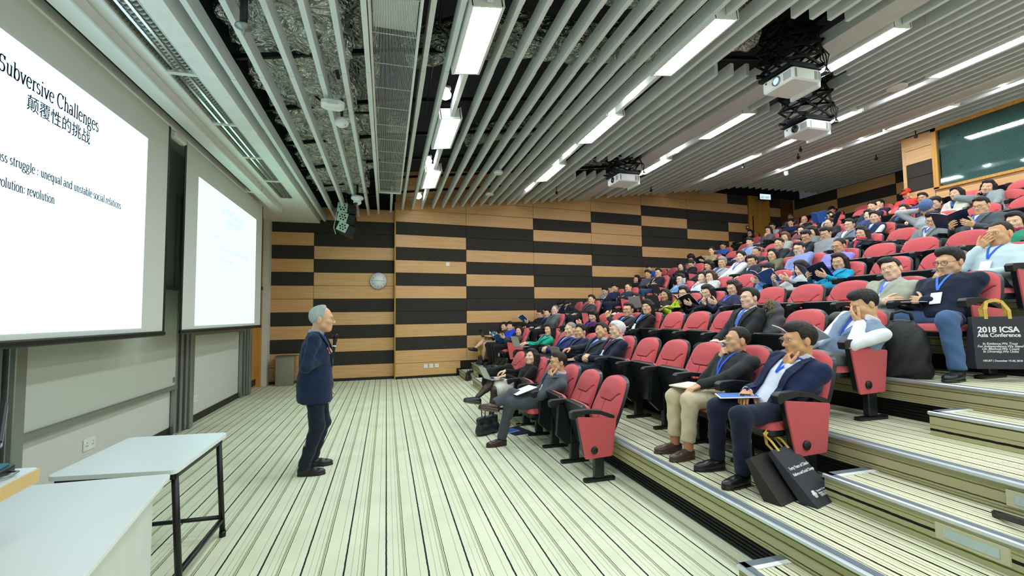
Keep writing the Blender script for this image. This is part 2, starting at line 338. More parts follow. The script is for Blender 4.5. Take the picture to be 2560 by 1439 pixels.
tabR[4] = 'wwwwwbwbwbwbbwbwww'[:17]; tabR[5] = 'wwwwwbwbwbwbwbb'+'ww'; tabR[6] = 'wwwwwwbwbwbwbwbwb'
panel_wall('wall_far', MW, colsR, zr, tabR)
ML = Matrix(((1, 0, 0, 0), (0, -1, 0, 12.33), (0, 0, 1, 0), (0, 0, 0, 1)))
panel_wall('wall_far_left', ML, [-2.743, -1.768, .20], zr[:14], ['wwbwbwwbwbwbw', 'wbwbwbwwbwbbw'])
b = MB(); b.box(.20, .232, 12.08, 12.33, 0, 4.6); struct(b.build('trim_60', mat('gold edge strip', 'b08a35', .5, .2)))
b = MB(); b.box(-2.8, .2, 12.27, 12.30, 0, .06); b.box(0, 1.63*kx, .0, .034, -.03, .06, 0, MW); b.box(1.60*kx, 1.95*kx, .0, .036, .05, .20, 0, MW)
for n in range(1, NT+1): b.box((nose_x(n)-.30-.22)*kx, (nose_x(n+1)-.22)*kx, .0, .036, RISE*(n-1)+.05, RISE*n+.06, 0, MW)
struct(b.build('baseboard_far', mat('black skirting', '141414', .5)))
# screen wall
b = MB(); b.box(-3.05, -2.9, YN, 11.05, 0, 4.2); b.box(-3.05, -2.9, 11.98, 12.5, 0, 4.2); b.box(-3.05, -2.9, 11.05, 11.98, 2.3, 4.2)
b.box(-2.9, -2.74, 12.06, 12.36, 0, 4.2)
struct(b.build('wall_front', M_wallw))
b = MB(); b.box(-2.9, -2.885, YN, 11.0, 0, .11); struct(b.build('baseboard_front', mat('black skirting', '141414', .5)))
d = MB(); d.rbox(-2.98, -2.94, 11.1, 11.93, .01, 2.28, .004); do = struct(d.build('door_1', M_wooddoor)); 
d = MB(); d.box(-2.98, -2.86, 11.03, 11.1, 0, 2.36); d.box(-2.98, -2.86, 11.93, 12.06, 0, 2.36); d.box(-2.98, -2.86, 11.03, 12.06, 2.28, 2.36); d.box(-2.98, -2.86, 11.03, 12.06, 2.36, 4.0); d.build('door_frame', M_wooddoor, do)
d = MB(); d.box(-2.94, -2.932, 11.22, 11.38, .95, 1.3); d.build('push_plate', M_black, do)
d = MB(); d.rbox(-2.94, -2.936, 11.15, 11.9, .05, .2, .002); d.build('vent_panel', M_black, do)
# soffit over the screens, with slots for the unlit louvre fixtures
b = MB(); b.box(-2.9, -2.06, YN, 12.3, 4.0, 4.3); b.box(-1.81, -1.63, YN, 12.3, 4.0, 4.30); b.box(-2.06, -1.81, YN, 12.3, 4.16, 4.3); b.box(-2.06, -1.81, 9.9, 12.3, 4.0, 4.2)
struct(b.build('ceiling_soffit', M_white))
# near wall, back walls and control room
b = MB(); b.box(-3.05, 15.2, YN-.15, YN, -.2, 7.2); struct(b.build('wall_near', M_wallw))
MBk = Matrix(((0, -1, 0, 14.88), (1, 0, 0, 0), (0, 0, 1, 0), (0, 0, 0, 1)))
panel_wall('wall_back', MBk, [7.7, 9.9, 11.75, 13.5], [.06+.336*k for k in range(11, 18)], ['wwwbwbw', 'bwbwbw'+'w', 'bwbbwb'])
MCr = Matrix(((0, -1, 0, 12.2), (1, 0, 0, 0), (0, 0, 1, 0), (0, 0, 0, 1)))
zc5 = [.06+.336*k for k in range(10, 18)]
panel_wall('wall_control_room', MCr, [7.29, 7.86], zc5, ['bwwbbww'])
panel_wall('wall_control_room_sill', MCr, [YN, 1.2, 3.2, 5.2, 7.29], [.06+.336*k for k in range(10, 13)]+[4.36], ['bw', 'wb', 'bb', 'wbw'])
b = MB(); b.box(12.2, 15, 7.86, 7.95, 3, 6.2); b.box(12.17, 12.3, YN, 7.29, 5.72, 6.2); struct(b.build('wall_back_return', M_wood))
wn = MB(); wn.box(12.13, 12.22, 7.19, 7.29, 4.36, 5.78); wn.box(12.13, 12.22, YN, 7.29, 4.34, 4.40); wn.box(12.13, 12.22, YN, 7.29, 5.70, 5.78)
for y in (4.2, 1.2): wn.box(12.14, 12.22, y-.04, y+.04, 4.36, 5.78)
wo = struct(wn.build('window_1', M_wooddoor))
g = MB(); g.box(12.165, 12.175, YN, 7.2, 4.4, 5.7); g.build('pane', glassmat('tinted window glass', 'd3e2e0', .06), wo)
g = MB()
for k in range(52): g.add([(12.25, YN, 4.409+k*.025), (12.25, 7.19, 4.409+k*.025), (12.262, 7.19, 4.431+k*.025), (12.262, YN, 4.431+k*.025)], [(0, 1, 2, 3)])
g.build('blind', mat('grey venetian blind', 'a9bbb9', .6), wo)
b = MB(); b.box(12.9, 13.0, YN, 7.85, 3.6, 6.2); struct(b.build('wall_control_room_inside', mat('dark control room wall', '1c2426', .8)))
# exit door in the far wall, panel pier and brown door
MD = MW
x1, x2 = (12.66-.22)*kx, (13.5-.22)*kx; zf = RISE*11
d = MB(); d.box(x1+.03, x2-.03, -.09, -.05, zf, zf+2.02, 0, MD); do = struct(d.build('door_2', M_wooddoor))
d = MB(); d.box(x1-.1, x1+.03, -.12, .04, zf, 5.8, 0, MD); d.box(x2-.03, x2+.06, -.12, .04, zf, 5.8, 0, MD); d.box(x1, x2, -.12, .03, zf+2.02, 5.8, 0, MD); d.build('door_frame', M_wooddoor, do)
d = MB(); d.box(x1+.12, x1+.15, -.05, -.02, zf+.75, zf+1.35, 0, MD); d.build('door_handle', M_dark, do)
x3, x4 = (14.12-.22)*kx, (14.86-.22)*kx
panel_wall('wall_far_pier', MW, [x2+.06, x3], [.06+.336*k for k in range(11, 18)], ['wbwbwb'])
d = MB(); d.box(x3, x4, -.05, .01, RISE*12, 5.8, 0, MD); do = struct(d.build('door_3', M_wooddark)); d = MB(); d.box(x4-.06, x4+.02, -.05, .03, RISE*12, 5.8, 0, MD); d.build('door_frame', M_wood, do)
# ceiling slab and plenum
M_plen = mat('dark plenum', '20262a', .9)
b = MB(); b.add([(-1.63, YN, 5.1), (.1, YN, 5.4), (15.2, YN, 7.0), (15.2, 14, 7.0), (.1, 14, 5.4), (-1.63, 14, 5.1), (-1.63, YN, 4.3), (-1.63, 14, 4.3)], [(0, 1, 4, 5), (1, 2, 3, 4), (0, 5, 7, 6)])
b.box(-1.7, 15.2, 12.9+.6, 14, 4, 7.2)
b.add([(-1.63, 12.32, 4.3), (15.2, 13.55, 5.6), (15.2, 13.55, 7.2), (-1.63, 12.32, 7.2)], [(0, 1, 2, 3)])
struct(b.build('ceiling', M_plen, fix=False))
b = MB()
for k in range(-6, 8):
    y = 3.87+1.22*k+.02
    if y > 12.2 or y < YN: continue
    xs = [-1.6, .1, 11.5, 14.8]
    for a, c in zip(xs[:-1], xs[1:]): b.bar((a, y, ceil_z(a)+.25), (c, y, ceil_z(c)+.25), .045, .05)
struct(b.build('ceiling_channels', M_dark))
LIGHT_X = [.88, 3.5, 6.1, 8.6, 10.95]
MODS = [3.87+1.22*k for k in range(-6, 7)]          # module seams
LMOD = [3.87+2.44*k for k in range(-3, 3)]          # modules with a lamp
OPEN = [(4.27, 5.42, 3.84, 5.09), (4.27, 5.42, 8.75, 9.97), (6.15, 7.0, 5.09, 6.31)]
BAND = [(5.41, 5.89), (10.28, 10.74)]
SL_X = []
def slat(x, segs):
    b = MB(); h = .165
    z = ceil_z(x)
    for i, (y0, y1) in enumerate(segs):
        o = .004 if (round((y0-3.87)/1.22) % 2) else 0
        b.box(x-.025-o/2, x+.025+o/2, y0+.002, y1-.002, z-o, z+h)
    sx = x
    grp = 'white slats left of the air grille' if sx < -.1 else 'white slats from the grille to the first row of lights' if sx < .8 else 'white slats between the first and second rows of lights' if sx < 3.5 else 'white slats between the second and third rows of lights' if sx < 6.1 else 'white slats between the third and fourth rows of lights' if sx < 8.6 else 'white slats between the fourth and fifth rows of lights' if sx < 10.95 else 'white slats behind the fifth row of lights'
    return tag(b.build('ceiling_slat', M_slat), grp.replace('white slats', 'long white ceiling slat'), 'slat', grp)
def segs_for(x, kind='n'):
    ye = wall_y(x)-.04 if x > .2 else 12.26
    if x > 12.3: ye = min(ye, 13.2)
    out = []
    for y0 in MODS:
        y1 = min(y0+1.22, ye)
        if y1-y0 < .05: continue
        if kind == 'light' and any(abs(y0-l) < .1 for l in LMOD): continue
        if any(a < x < c and y0 > d-.1 and y1 < e+.1 for a, c, d, e in OPEN): continue
        if x > 12.3 and y1 < 8.2: continue
        if x > 12.3 and y0 < 7.9: y0 = 7.9
        out.append((y0, y1))
    return out
xs = [-1.515, -1.253, -.97, -.692, -.45, .40]
x = .40
while x < 14.6:
    x += .266; xs.append(x)
for x in xs:
    if any(abs(x-l) < .165 for l in LIGHT_X) or any(a-.03 < x < c+.03 for a, c in BAND): continue
    sg = segs_for(x)
    if sg: slat(x, sg)
for l in LIGHT_X: slat(l+.02, segs_for(l, 'light'))
slat(.109, [(10.3, 11.19), (11.19, 12.26)]); slat(-.20, segs_for(-.20))
b = MB()
for k, (a, c) in enumerate(BAND):
    b = MB(); yb = wall_y(a)-.05
    b.add([(a, YN, ceil_z(a)), (c, YN, ceil_z(c)), (c, yb, ceil_z(c)), (a, yb, ceil_z(a)), (a, YN, ceil_z(a)+.16), (c, YN, ceil_z(c)+.16), (c, yb, ceil_z(c)+.16), (a, yb, ceil_z(a)+.16)], [(0, 1, 2, 3), (4, 7, 6, 5), (0, 3, 7, 4), (1, 5, 6, 2), (0, 4, 5, 1), (3, 2, 6, 7)])
    struct(b.build('trim_%d' % (80+k), mat('grey ceiling board', 'c9ccca', .7)))

# lamps in the ceiling
M_diff = emis('lit prismatic diffuser', 'f4fbff', LIGHT_E)
def ceiling_light(x, y0, label=None, grp='lit rectangular ceiling lights'):
    sl = math.atan(.125) if x < 11.5 else 0; z = ceil_z(x)
    t = empty('ceiling_light', (x, y0+.61, z), 0, label, 'light', grp); t.rotation_euler = (0, -sl, 0)
    b = MB(); wd = .165; l = .605; hz = -.035
    for s in (-1, 1):
        b.prism([(s*wd, hz), (s*(wd-.03), hz-.004), (s*(wd-.03), .10), (s*wd, .14)], -l, l, 'y'); b.box(-wd+.02, wd-.02, s*l-(.02 if s > 0 else 0), s*l+(.02 if s < 0 else 0), hz, .14)
    b.box(-wd+.02, wd-.02, -l, l, .12, .14)
    b.build('housing', M_white, t)
    b = MB()
    nx, ny = 3, 14
    for i in range(nx):
        for j in range(ny):
            xa = -.125+.25*i/nx; ya = -.57+1.14*j/ny; q = .006
            b.add([(xa+q, ya+q, hz+.012), (xa+.25/nx-q, ya+q, hz+.012), (xa+.25/nx-q, ya+1.14/ny-q, hz+.012), (xa+q, ya+1.14/ny-q, hz+.012)], [(0, 3, 2, 1)])
    b.build('diffuser', M_diff, t, fix=False)
    b = MB(); b.box(-.135, .135, -.58, .58, hz+.014, hz+.02); b.build('reflector', M_white, t)
    return t
RN = ['nearest the grille', 'second from the grille', 'third from the grille', 'fourth from the grille', 'farthest from the grille']
for i, lx in enumerate(LIGHT_X):
    for y0 in LMOD:
        if y0 < 3: lab = None
        pos = 'at the near end' if y0 < 4.5 else ('in the middle' if y0 < 7 else 'by the striped wall')
        if y0 < 3: pos = 'unseen above and behind camera'  # unseen lamps carrying the grid on, added for the light they give
        ceiling_light(lx, y0-(.18 if i == 4 else 0), 'lit rectangular ceiling light %s of the row %s' % (pos, RN[i]))
M_bulb = emis('lit bulb', 'ffffff', LIGHT_E*1.1)
def bulb(x, y, label):
    z = ceil_z(x)
    t = empty('ceiling_bulb', (x, y, z+.06), 0, label, 'lamp', 'round bulbs between the ceiling lights')
    b = MB(); b.lathe([(.03, .24), (.035, .13), (.075, .10), (.075, .06), (.05, .05)], 16); b.build('lamp_holder', M_dark, t)
    b = MB(); b.lathe([(.02, .05), (.06, .03), (.078, -.01), (.07, -.045), (.035, -.07), (.002, -.076)], 18); b.build('bulb', M_bulb, t)
for i, (lx, ys) in enumerate([(.73, (5.75, 8.35, 10.9)), (3.40, (5.75, 8.2, 10.75)), (6.05, (8.35, 10.6)), (8.8, (5.7, 8.1, 10.6)), (11.0, (5.4, 8.0, 10.4))]):
    for y in ys: bulb(lx, y, 'lit round bulb %s, beside the light row %s' % ('near the camera end' if y < 7 else ('midway along' if y < 9.5 else 'by the striped wall'), RN[i]))

# air grille and the services in the plenum
t = empty('air_grille', (.07, 7.05, 4.36), 0, 'long white linear air grille between the ceiling slats', 'grille')
b = MB(); x0, x1, y0, y1 = -.225, .225, -9, 3.2
b.bar((x0, y0, 0), (x0, y1, 0), .022, .07); b.bar((x1, y0, 0), (x1, y1, 0), .022, .07); b.bar((x0, y1, 0), (x1, y1, 0), .022, .07)
b.build('frame', M_white, t)
b = MB()
for k in range(1, 31): xx = x0+k*.0145; b.bar((xx, y0, .0), (xx, y1, .0), .0034, .02)
for k in range(16): b.bar((x0, y1-.55*k-.3, .012), (x1, y1-.55*k-.3, .012), .008, .006)
b.build('bars', M_white, t)
b = MB()
for ya, yb in ((3.45, 3.62), (3.68, 4.42)): b.box(-.2+.07, .2+.07, ya, yb, 4.41, 4.42)
struct(b.build('trim_95', mat('bright sheet metal', 'f2f6f6', .3, .3)))
def duct(name, pts, r, m, label, seg=14, sq=None):
    """foil wrapped duct with lumpy skin"""
    P = []; 
    for a, c in zip(pts[:-1], pts[1:]):
        a, c = Vector(a), Vector(c); k = max(2, int((c-a).length/.07))
        P += [a.lerp(c, i/k) for i in range(k)]
    P.append(Vector(pts[-1])); rnd = random.Random(len(P)*7+int(r*1000)); v = []; f = []; n = seg*2
    ph = [rnd.random()*6 for _ in range(8)]
    for i, p in enumerate(P):
        d = (P[min(i+1, len(P)-1)]-P[max(i-1, 0)]).normalized(); x = d.cross(Vector((0, 0, 1))); x = x.normalized() if x.length > .1 else Vector((1, 0, 0)); y = x.cross(d)
        for k in range(n):
            a = 2*PI*k/n
            if sq: q = max(abs(math.cos(a))/sq[0], abs(math.sin(a))/sq[1]); rr = 1/(q**.9*(1)**.1) if q else 1
            else: rr = r
            rr *= 1+.06*math.sin(9*a+i*.7+ph[0])+.06*math.sin(3*a-i*.45+ph[1])+.05*math.sin(i*1.3+ph[2])+rnd.uniform(-.055, .055)
            v.append(p+x*rr*math.cos(a)+y*rr*math.sin(a))
    for i in range(len(P)-1):
        for k in range(n): f.append((i*n+k, i*n+(k+1) % n, (i+1)*n+(k+1) % n, (i+1)*n+k))
    b = MB(); b.add(v, f, 0, True); return tag(b.build(name, m), label, 'duct')
duct('foil_duct', [(-.95, 1, 4.66), (-.95, 10.6, 4.66)], .4, M_foil, 'wide crumpled foil duct above the slats left of the grille', sq=(.5, .24))
duct('foil_duct', [(-.25, 1, 4.95), (-.28, 6.0, 4.95), (-.3, 6.6, 4.75), (-.3, 9.2, 4.7)], .17, M_foil, 'round crumpled foil duct close to the left of the grille')
duct('foil_duct', [(.25, 5.4, 4.85), (1.3, 4.9, 4.85), (2.6, 5.0, 5.0), (4.6, 4.7, 5.3)], .23, M_foild, 'foil duct crossing above the nearest ceiling light')
duct('foil_duct', [(.35, 2.7, 4.9), (2.0, 3.9, 5.0), (4.2, 4.2, 5.35)], .26, M_foild, 'foil duct at the top edge above the slats')
duct('foil_duct', [(1.4, 8.2, 4.95), (3.6, 7.2, 5.2)], .18, M_foild, 'foil duct above the second ceiling light of the first row')
duct('foil_duct', [(.3, 7.3, 4.72), (.0, 7.3, 4.72)], .17, M_foild, 'short foil duct end above the air grille')
duct('foil_duct', [(3.8, 10.2, 5.3), (6.3, 10.0, 5.6)], .22, M_foild, 'foil duct above the far projector')
def cable(pts, r, label):
    b = MB(); b.tube(pts, r, 8); return tag(b.build('ceiling_cable', M_black), label, 'cable')
cable([(-.9, 6.1, 4.45), (-.8, 6.0, 4.33), (-.55, 6.05, 4.5), (-.45, 6.3, 4.35), (-.2, 6.4, 4.42)], .018, 'black cable looping above the slats near the smoke detector')
cable([(-.75, 3.4, 5.1), (-.55, 5.5, 4.4)], .022, 'black perforated hanger rod slanting above the detectors')
cable([(.58, 3.4, 5.2), (.55, 6.6, 4.6)], .014, 'thin black cable hanging between grille and nearest ceiling light')
b = MB(); b.tube([(-1.12, 3.97, 4.45), (-1.12, 3.97, 3.95)], .03, 12); b.lathe([(.03, .02), (.062, .012), (.064, .0), (.03, -.006), (.012, -.03), (.012, -.06)], 20, 1, Matrix.Translation((-1.12, 3.97, 3.95)))
tag(b.build('sprinkler', [M_black, M_alu]), 'black sprinkler drop pipe with round plate above the left slats', 'sprinkler')
# ------------------------------------------------------------------ screens and front wall things
M_scr = mat('matte screen fabric', 'dfe4de', .9, var=.01)
M_slide1 = emis('projected white slide', 'cff4ff', SLIDE_E); M_slide2 = emis('projected pale green slide', 'c6ffe8', SLIDE_E)
M_txt = mat('slide text blue grey', '17213f', .9, var=0); M_txt2 = mat('slide text faint green', 'b5f0da', .9, var=0, emit=.75)
def txM(y, z, x=-2.436): return frame3((x, y, z), (0, 1, 0), (0, 0, 1))
def screen(name, label, y0, y1, sy0, sy1, smat, zt=3.9):
    t = empty(name, (-2.45, (y0+y1)/2, 0), 0, label, 'screen', 'projection screens'); Y = (y0+y1)/2
    b = MB(); b.box(-.006, 0, y0-Y, y1-Y, 1.47, zt); b.build('screen_fabric', M_scr, t)
    b = MB(); b.box(-.007, .003, y0-Y-.03, y0-Y+.015, 1.44, zt); b.box(-.007, .003, y1-Y-.015, y1-Y+.03, 1.44, zt); b.build('border', M_black, t)
    b = MB(); b.rbox(-.02, .02, y0-Y-.03, y1-Y+.03, 1.42, 1.475, .012); b.build('weight_bar', M_black, t)
    b = MB(); b.box(.001, .004, sy0-Y, sy1-Y, 1.517, 3.525); s = b.build('projected_slide', smat, t)
    return t, s, Y
t1, s1, Y1 = screen('projection_screen', 'large left projection screen showing a white slide titled Subversive Challenges', 2.0, 6.05, 2.86, 5.565, M_slide1)
t2, s2, Y2 = screen('projection_screen', 'smaller-looking second projection screen with faint green text, nearer the striped wall', 6.52, 10.2, 6.93, 9.74, M_slide2)
def slide_text(sl, Y, off, m):
    def T(txt, y, z, size, xs=1.0, bold=-.004):
        o = text_mesh('slide_text', txt, size, Matrix.Translation((2.45, -Y, 0)) @ txM(y+off, z), m, sl, xs=xs, bold=bold*size)
        return o
    def fit(txt, y0, y1, z, size):
        o = T(txt, 0, 0, size); wd = max(v.co.y for v in o.data.vertices)-min(v.co.y for v in o.data.vertices); xs = (y1-y0)/wd
        bpy.data.objects.remove(o); return T(txt, y0, z, size, xs)
    def ser(txt, y0, y1, z, size): serif_mesh('slide_text', txt, size, Matrix.Translation((2.45, -Y, 0)) @ txM(y0+off, z), m, sl, y1-y0)
    ser('Subversive Challenges', 3.63, 4.70, 3.245, .165); fit('颠覆性的挑战', 3.885, 4.585, 3.10, .125)
    ser('Marx', 3.34, 3.60, 2.80, .095)
    ser('Class struggle : unequal and unstable social relations', 3.60, 5.09, 2.655, .098); ser('Revolution: revolution', 3.60, 4.205, 2.49, .098)
slide_text(s1, Y1, 0, M_txt); slide_text(s2, Y2, 4.16, M_txt2)
b = MB(); b.rbox(-2.345, -2.17, 1.0, 10.65, 3.875, 4.0, .01); b.rbox(-2.50, -2.435, 1.0, 8.97, 3.86, 4.0, .01); b.box(-2.437, -2.345, 1.0, 8.97, 3.97, 4.0, 1); b.box(-2.36, -2.352, 1.0, 8.95, 3.88, 3.97, 1); b.rbox(-2.5, -2.17, 8.95, 8.99, 3.86, 4.0, .008)
tag(b.build('screen_housing', [M_white, M_black]), 'long white screen housing box with a dark slot under the soffit', 'housing')
b = MB(); b.rbox(-2.52, -2.43, 6.18, 6.5, 3.78, 3.87, .02); tag(b.build('screen_bracket', M_white), 'white roller bracket between the two projection screens', 'bracket')
M_chrome = mat('polished louvre', 'f0f2ee', .2, .9, var=0)
def louvre(y0, label):
    t = empty('louvre_light', (-1.935, y0+.6, 4.02), 0, label, 'light', 'unlit mirror louvre lights in the soffit')
    b = MB(); b.box(-.128, -.118, -.6, .6, -.02, .12); b.box(.118, .128, -.6, .6, -.02, .12); b.box(-.128, .128, -.605, -.585, -.025, .1); b.box(-.128, .128, .585, .605, -.025, .1); b.build('frame', M_white, t)
    b = MB()
    for k in range(22):
        y = -.57+k*.0535
        for s in range(3):
            xa = -.117+s*.078; n = 5; v = []; f = []
            for i in range(n):
                x = xa+.078*i/(n-1); zz = -.02+.018*abs(2*i/(n-1)-1)
                v += [(x, y-.002, zz), (x, y+.018, zz+.035), (x, y+.02, .09)]
            for i in range(n-1): f += [(i*3, i*3+3, i*3+4, i*3+1), (i*3+1, i*3+4, i*3+5, i*3+2)]
            b.add(v, f, 0, True)
    for s in (-.039, .039): b.prism([(s-.012, -.02), (s+.012, -.02), (s, .09)], -.585, .585, 'y')
    b.build('louvre', M_chrome, t, fix=False)
    b = MB(); b.box(-.118, .118, -.58, .58, .095, .11); b.build('reflector', M_chrome, t)
for k, y in enumerate((1.35, 2.57, 3.79, 5.01, 6.23, 7.45, 8.67)): louvre(y, 'unlit mirror louvre light in the soffit, ' + ['out of view above the camera', 'out of view beside the camera', 'nearest the top edge of the photo', 'second from the top edge of the photo', 'third from the top edge of the photo', 'next to last before the striped wall', 'last before the striped wall'][k])
M_wb = mat('grey white board enamel', 'c9d0c6', .35, var=.01)
def whiteboard(y0, y1, z0, z1, x, label):
    t = empty('whiteboard', (x, (y0+y1)/2, z0), 0, label, 'whiteboard'); h = (y1-y0)/2; H = z1-z0
    b = MB(); b.box(-.01, .01, -h, h, 0, H); b.build('board', M_wb, t)
    b = MB(); b.rbox(-.015, .035, -h, h, -.05, .01, .008); b.rbox(-.015, .03, -h, h, H-.01, H+.05, .008); b.rbox(-.015, .02, -h-.03, -h+.03, -.05, H, .008); b.rbox(-.015, .02, h-.03, h+.03, -.05, H, .008); b.build('frame', M_alu, t)
    b = MB(); b.rbox(.012, .02, h-.1, h-.06, .05, .12, .003); b.build('latch', M_alu, t)
whiteboard(4.47, 7.4, .69, 2.0, -2.83, 'lower sliding whiteboard under the large projection screen'); whiteboard(7.98, 10.5, 1.40, 2.7, -2.83, 'raised whiteboard behind the second projection screen')
def track(y, wd, label):
    t = empty('whiteboard_track', (-2.86, y, 0), 0, label, 'track', 'aluminium whiteboard tracks')
    for k in range(3):
        b = MB(); yy = -wd/2+wd*k*.27; b.rbox(-.03+.02*k, .02+.02*k, yy, yy+wd*.16, .02, 3.4, .004); b.box(-.03+.02*k, .0, yy+wd*.17, yy+wd*.24, .02, 3.4, 1); b.build('rail', [M_alu, M_dark], t)
    b = MB(); b.rbox(-.03, .09, wd/2-.12, wd/2, .01, 3.95, .006); b.build('post', M_alu, t)
track(7.66, .46, 'aluminium whiteboard track between the two projection screens'); track(10.68, .46, 'aluminium whiteboard track beside the brown front door'); track(4.42, .3, 'aluminium whiteboard track at the left edge of the lower whiteboard')
b = MB(); b.box(-2.88, -2.80, 6.0, 6.6, 2.6, 3.95); struct(b.build('trim_90', mat('dark navy wall panel', '1e2738', .7)))
# sockets and switches
def socket(M, wd, ht, label, n=2, cat='socket'):
    t = empty('wall_socket', M.translation, 0, label, cat); t.matrix_world = M
    b = MB(); b.rbox(-wd/2, wd/2, -ht/2, ht/2, 0, .012, .004); b.build('plate', M_white, t)
    b = MB()
    for k in range(n):
        x = (k-(n-1)/2)*wd/n
        for dx, dy in ((0, .018), (-.012, -.012), (.012, -.012)): b.box(x+dx-.004, x+dx+.004, dy-.006, dy+.006, .012, .0135)
    b.build('slots', mat('socket slots', '6b706c', .6), t)
def MWall(x, z): return MW @ Matrix.Translation(((x-.22)*kx, .032, z)) @ Matrix(((1, 0, 0, 0), (0, 0, 1, 0), (0, 1, 0, 0), (0, 0, 0, 1)))
socket(MWall(1.0, .30), .1, .1, 'white wall socket left of the grey plate on the striped wall', 1); socket(MWall(1.145, .30), .1, .1, 'grey middle wall plate low on the striped wall', 1); socket(MWall(1.295, .30), .1, .1, 'white wall socket nearest the aisle steps', 1)
socket(MWall(1.597, 3.005), .1, .1, 'small white square plate high on the striped wall', 0, 'wall plate')
def MFr(y, z): return frame3((-2.898, y, z), (0, 1, 0), (0, 0, 1))
socket(MFr(5.65, .36), .19, .12, 'double wall socket below the lower whiteboard', 2); socket(MFr(8.3, .36), .15, .1, 'wall socket below the second screen', 2); socket(MFr(9.0, .33), .06, .06, 'small wall outlet right of the socket below the second screen', 1)

# wall clock
t = empty('wall_clock', (-.20, 12.27, 2.54), 0, 'round white wall clock with silver rim on the striped wall', 'clock'); RX = Matrix.Rotation(PI/2, 4, 'X')
b = MB(); b.lathe([(.20, -.0), (.215, .012), (.212, .03), (.198, .038), (.186, .03), (.186, .0)], 40, 0, RX, False); b.build('rim', mat('clock silver rim', 'c9cfd2', .3, .7), t)
b = MB(); b.lathe([(.188, .0), (.188, .026)], 40, 0, RX); b.build('face', M_white, t)
def MCl(x, z): return frame3((x, -.028, z), (1, 0, 0), (0, 0, 1))
for h in range(1, 13):
    a = PI/2-h*PI/6; o = text_mesh('numeral', str(h), .045, MCl(.15*math.cos(a), .15*math.sin(a)-.016), M_black, t, 'CENTER')
b = MB(); b.bar((.012, -.032, 0), (-.095, -.032, .012), .008, .003); b.build('hour_hand', M_black, t)
b = MB(); b.bar((-.02, -.034, 0), (.145, -.034, -.004), .006, .003); b.build('minute_hand', M_black, t)

# litter bin, exit sign
t = empty('litter_bin', (-2.33, 12.08, 0), 0, 'stainless steel litter bin standing by the striped wall', 'bin'); M_ss = mat('stainless steel', 'a8a79c', .3, .85, bump=.03, bscale=15)
b = MB(); b.prism([(-.2, -.17), (.2, -.17), (.2, .15), (-.2, .15)], 0, .68); b.build('body', M_ss, t, bevel=.012)
b = MB(); b.rbox(-.215, .26, -.19, .17, .68, .705, .01); b.build('lid', M_ss, t)
t = empty('exit_sign', MW @ Vector(((13.117-.22)*kx, .22, 5.74)), 0, 'illuminated white exit sign hanging above the golden door', 'sign')
b = MB(); b.rbox(-.25, .25, -.03, .03, -.11, .11, .01); b.box(-.23, -.22, -.01, .01, .11, .3); b.box(.22, .23, -.01, .01, .11, .3); b.build('case', M_dark, t)
b = MB(); b.box(-.235, .235, -.034, -.03, -.095, .095); b.build('panel', emis('exit sign panel', 'cfe6f2', .9), t)
M_sg = mat('sign green', '3d8f77', .6)
text_mesh('lettering', 'EXIT', .11, frame3((.0, -.036, -.06), (1, 0, 0), (0, 0, 1)), M_sg, t, 'LEFT', xs=.75); text_mesh('lettering', '出口', .1, frame3((-.2, -.036, -.055), (1, 0, 0), (0, 0, 1)), M_sg, t, 'LEFT', xs=.8)
b = MB(); M2 = MW @ Matrix.Translation(((12.4-.22)*kx, .035, 4.62)); b.rbox(-.05, .05, 0, .04, -.07, .07, .008, 0, M2); b.rbox(-.03, .03, .04, .05, -.03, .03, .004, 1, M2)
tag(b.build('fire_alarm', [mat('fire alarm red', '8e1f1a', .4), M_white]), 'small red fire alarm box beside the golden exit door', 'alarm')

# ------------------------------------------------------------------ tables and lectern at the left
M_top = mat('white laminate', 'e6eeec', .38, var=.01); M_edge = mat('grey table edge', 'b9b6b2', .6); M_leg = mat('black tubular steel', '17181a', .35, .3)
def round_poly(P, r, n=5):
    out = []; k = len(P)
    for i in range(k):
        p0, p, p1 = Vector(P[i-1]), Vector(P[i]), Vector(P[(i+1) % k]); a = p+(p0-p).normalized()*r; c = p+(p1-p).normalized()*r
        for j in range(n+1):
            s = j/n; out.append(tuple(a*(1-s)**2+p*2*s*(1-s)+c*s*s))
    return out
t = empty('table', (-1.49, 3.57, 0), 0, 'white-topped table with black tube legs nearest the speaker', 'table')
P = round_poly([(-.33, -.40), (.33, -.49), (.33, .40), (-.33, .46)], .045)
b = MB(); b.prism(P, .712, .74); b.build('tabletop', M_top, t, bevel=.004)
for x, y in ((.29, -.40), (.29, .33), (-.28, -.33), (-.28, .38)):
    b = MB(); b.tube([(x, y, .71), (x+(.04 if x > 0 else -.02), y, 0.02)], .019, 12); b.lathe([(.023, 0), (.023, .04)], 12, 0, Matrix.Translation((x+(.04 if x > 0 else -.02), y, 0))); b.build('leg', M_leg, t)
b = MB(); b.tube([(.325, -.40, .12), (.325, .33, .12)], .015, 10); b.tube([(-.29, .35, .14), (.325, .33, .14)], .015, 10); b.tube([(-.29, -.33, .12), (-.29, .38, .12)], .015, 10); b.build('stretcher', M_leg, t)
b = MB(); b.bar((-.3, -.36, .69), (.3, -.42, .69), .03, .04); b.bar((-.3, .4, .69), (.3, .36, .69), .03, .04); b.bar((.29, -.42, .69), (.29, .36, .69), .03, .04); b.build('under_frame', M_leg, t)
t = empty('desk', (-1.45, 2.35, 0), 0, 'white desk with white front panel below the lectern', 'desk')
P = round_poly([(-.5, -.75), (.52, -.75), (.29, .67), (-.42, .69)], .03)
b = MB(); b.prism(P, .715, .74); b.build('desktop', M_top, t, bevel=.004)
b = MB(); b.prism([(.43, -.72), (.455, -.72), (.235, .60), (.21, .60)], .02, .69); b.build('front_panel', mat('white panel', 'd8ddd6', .5), t)
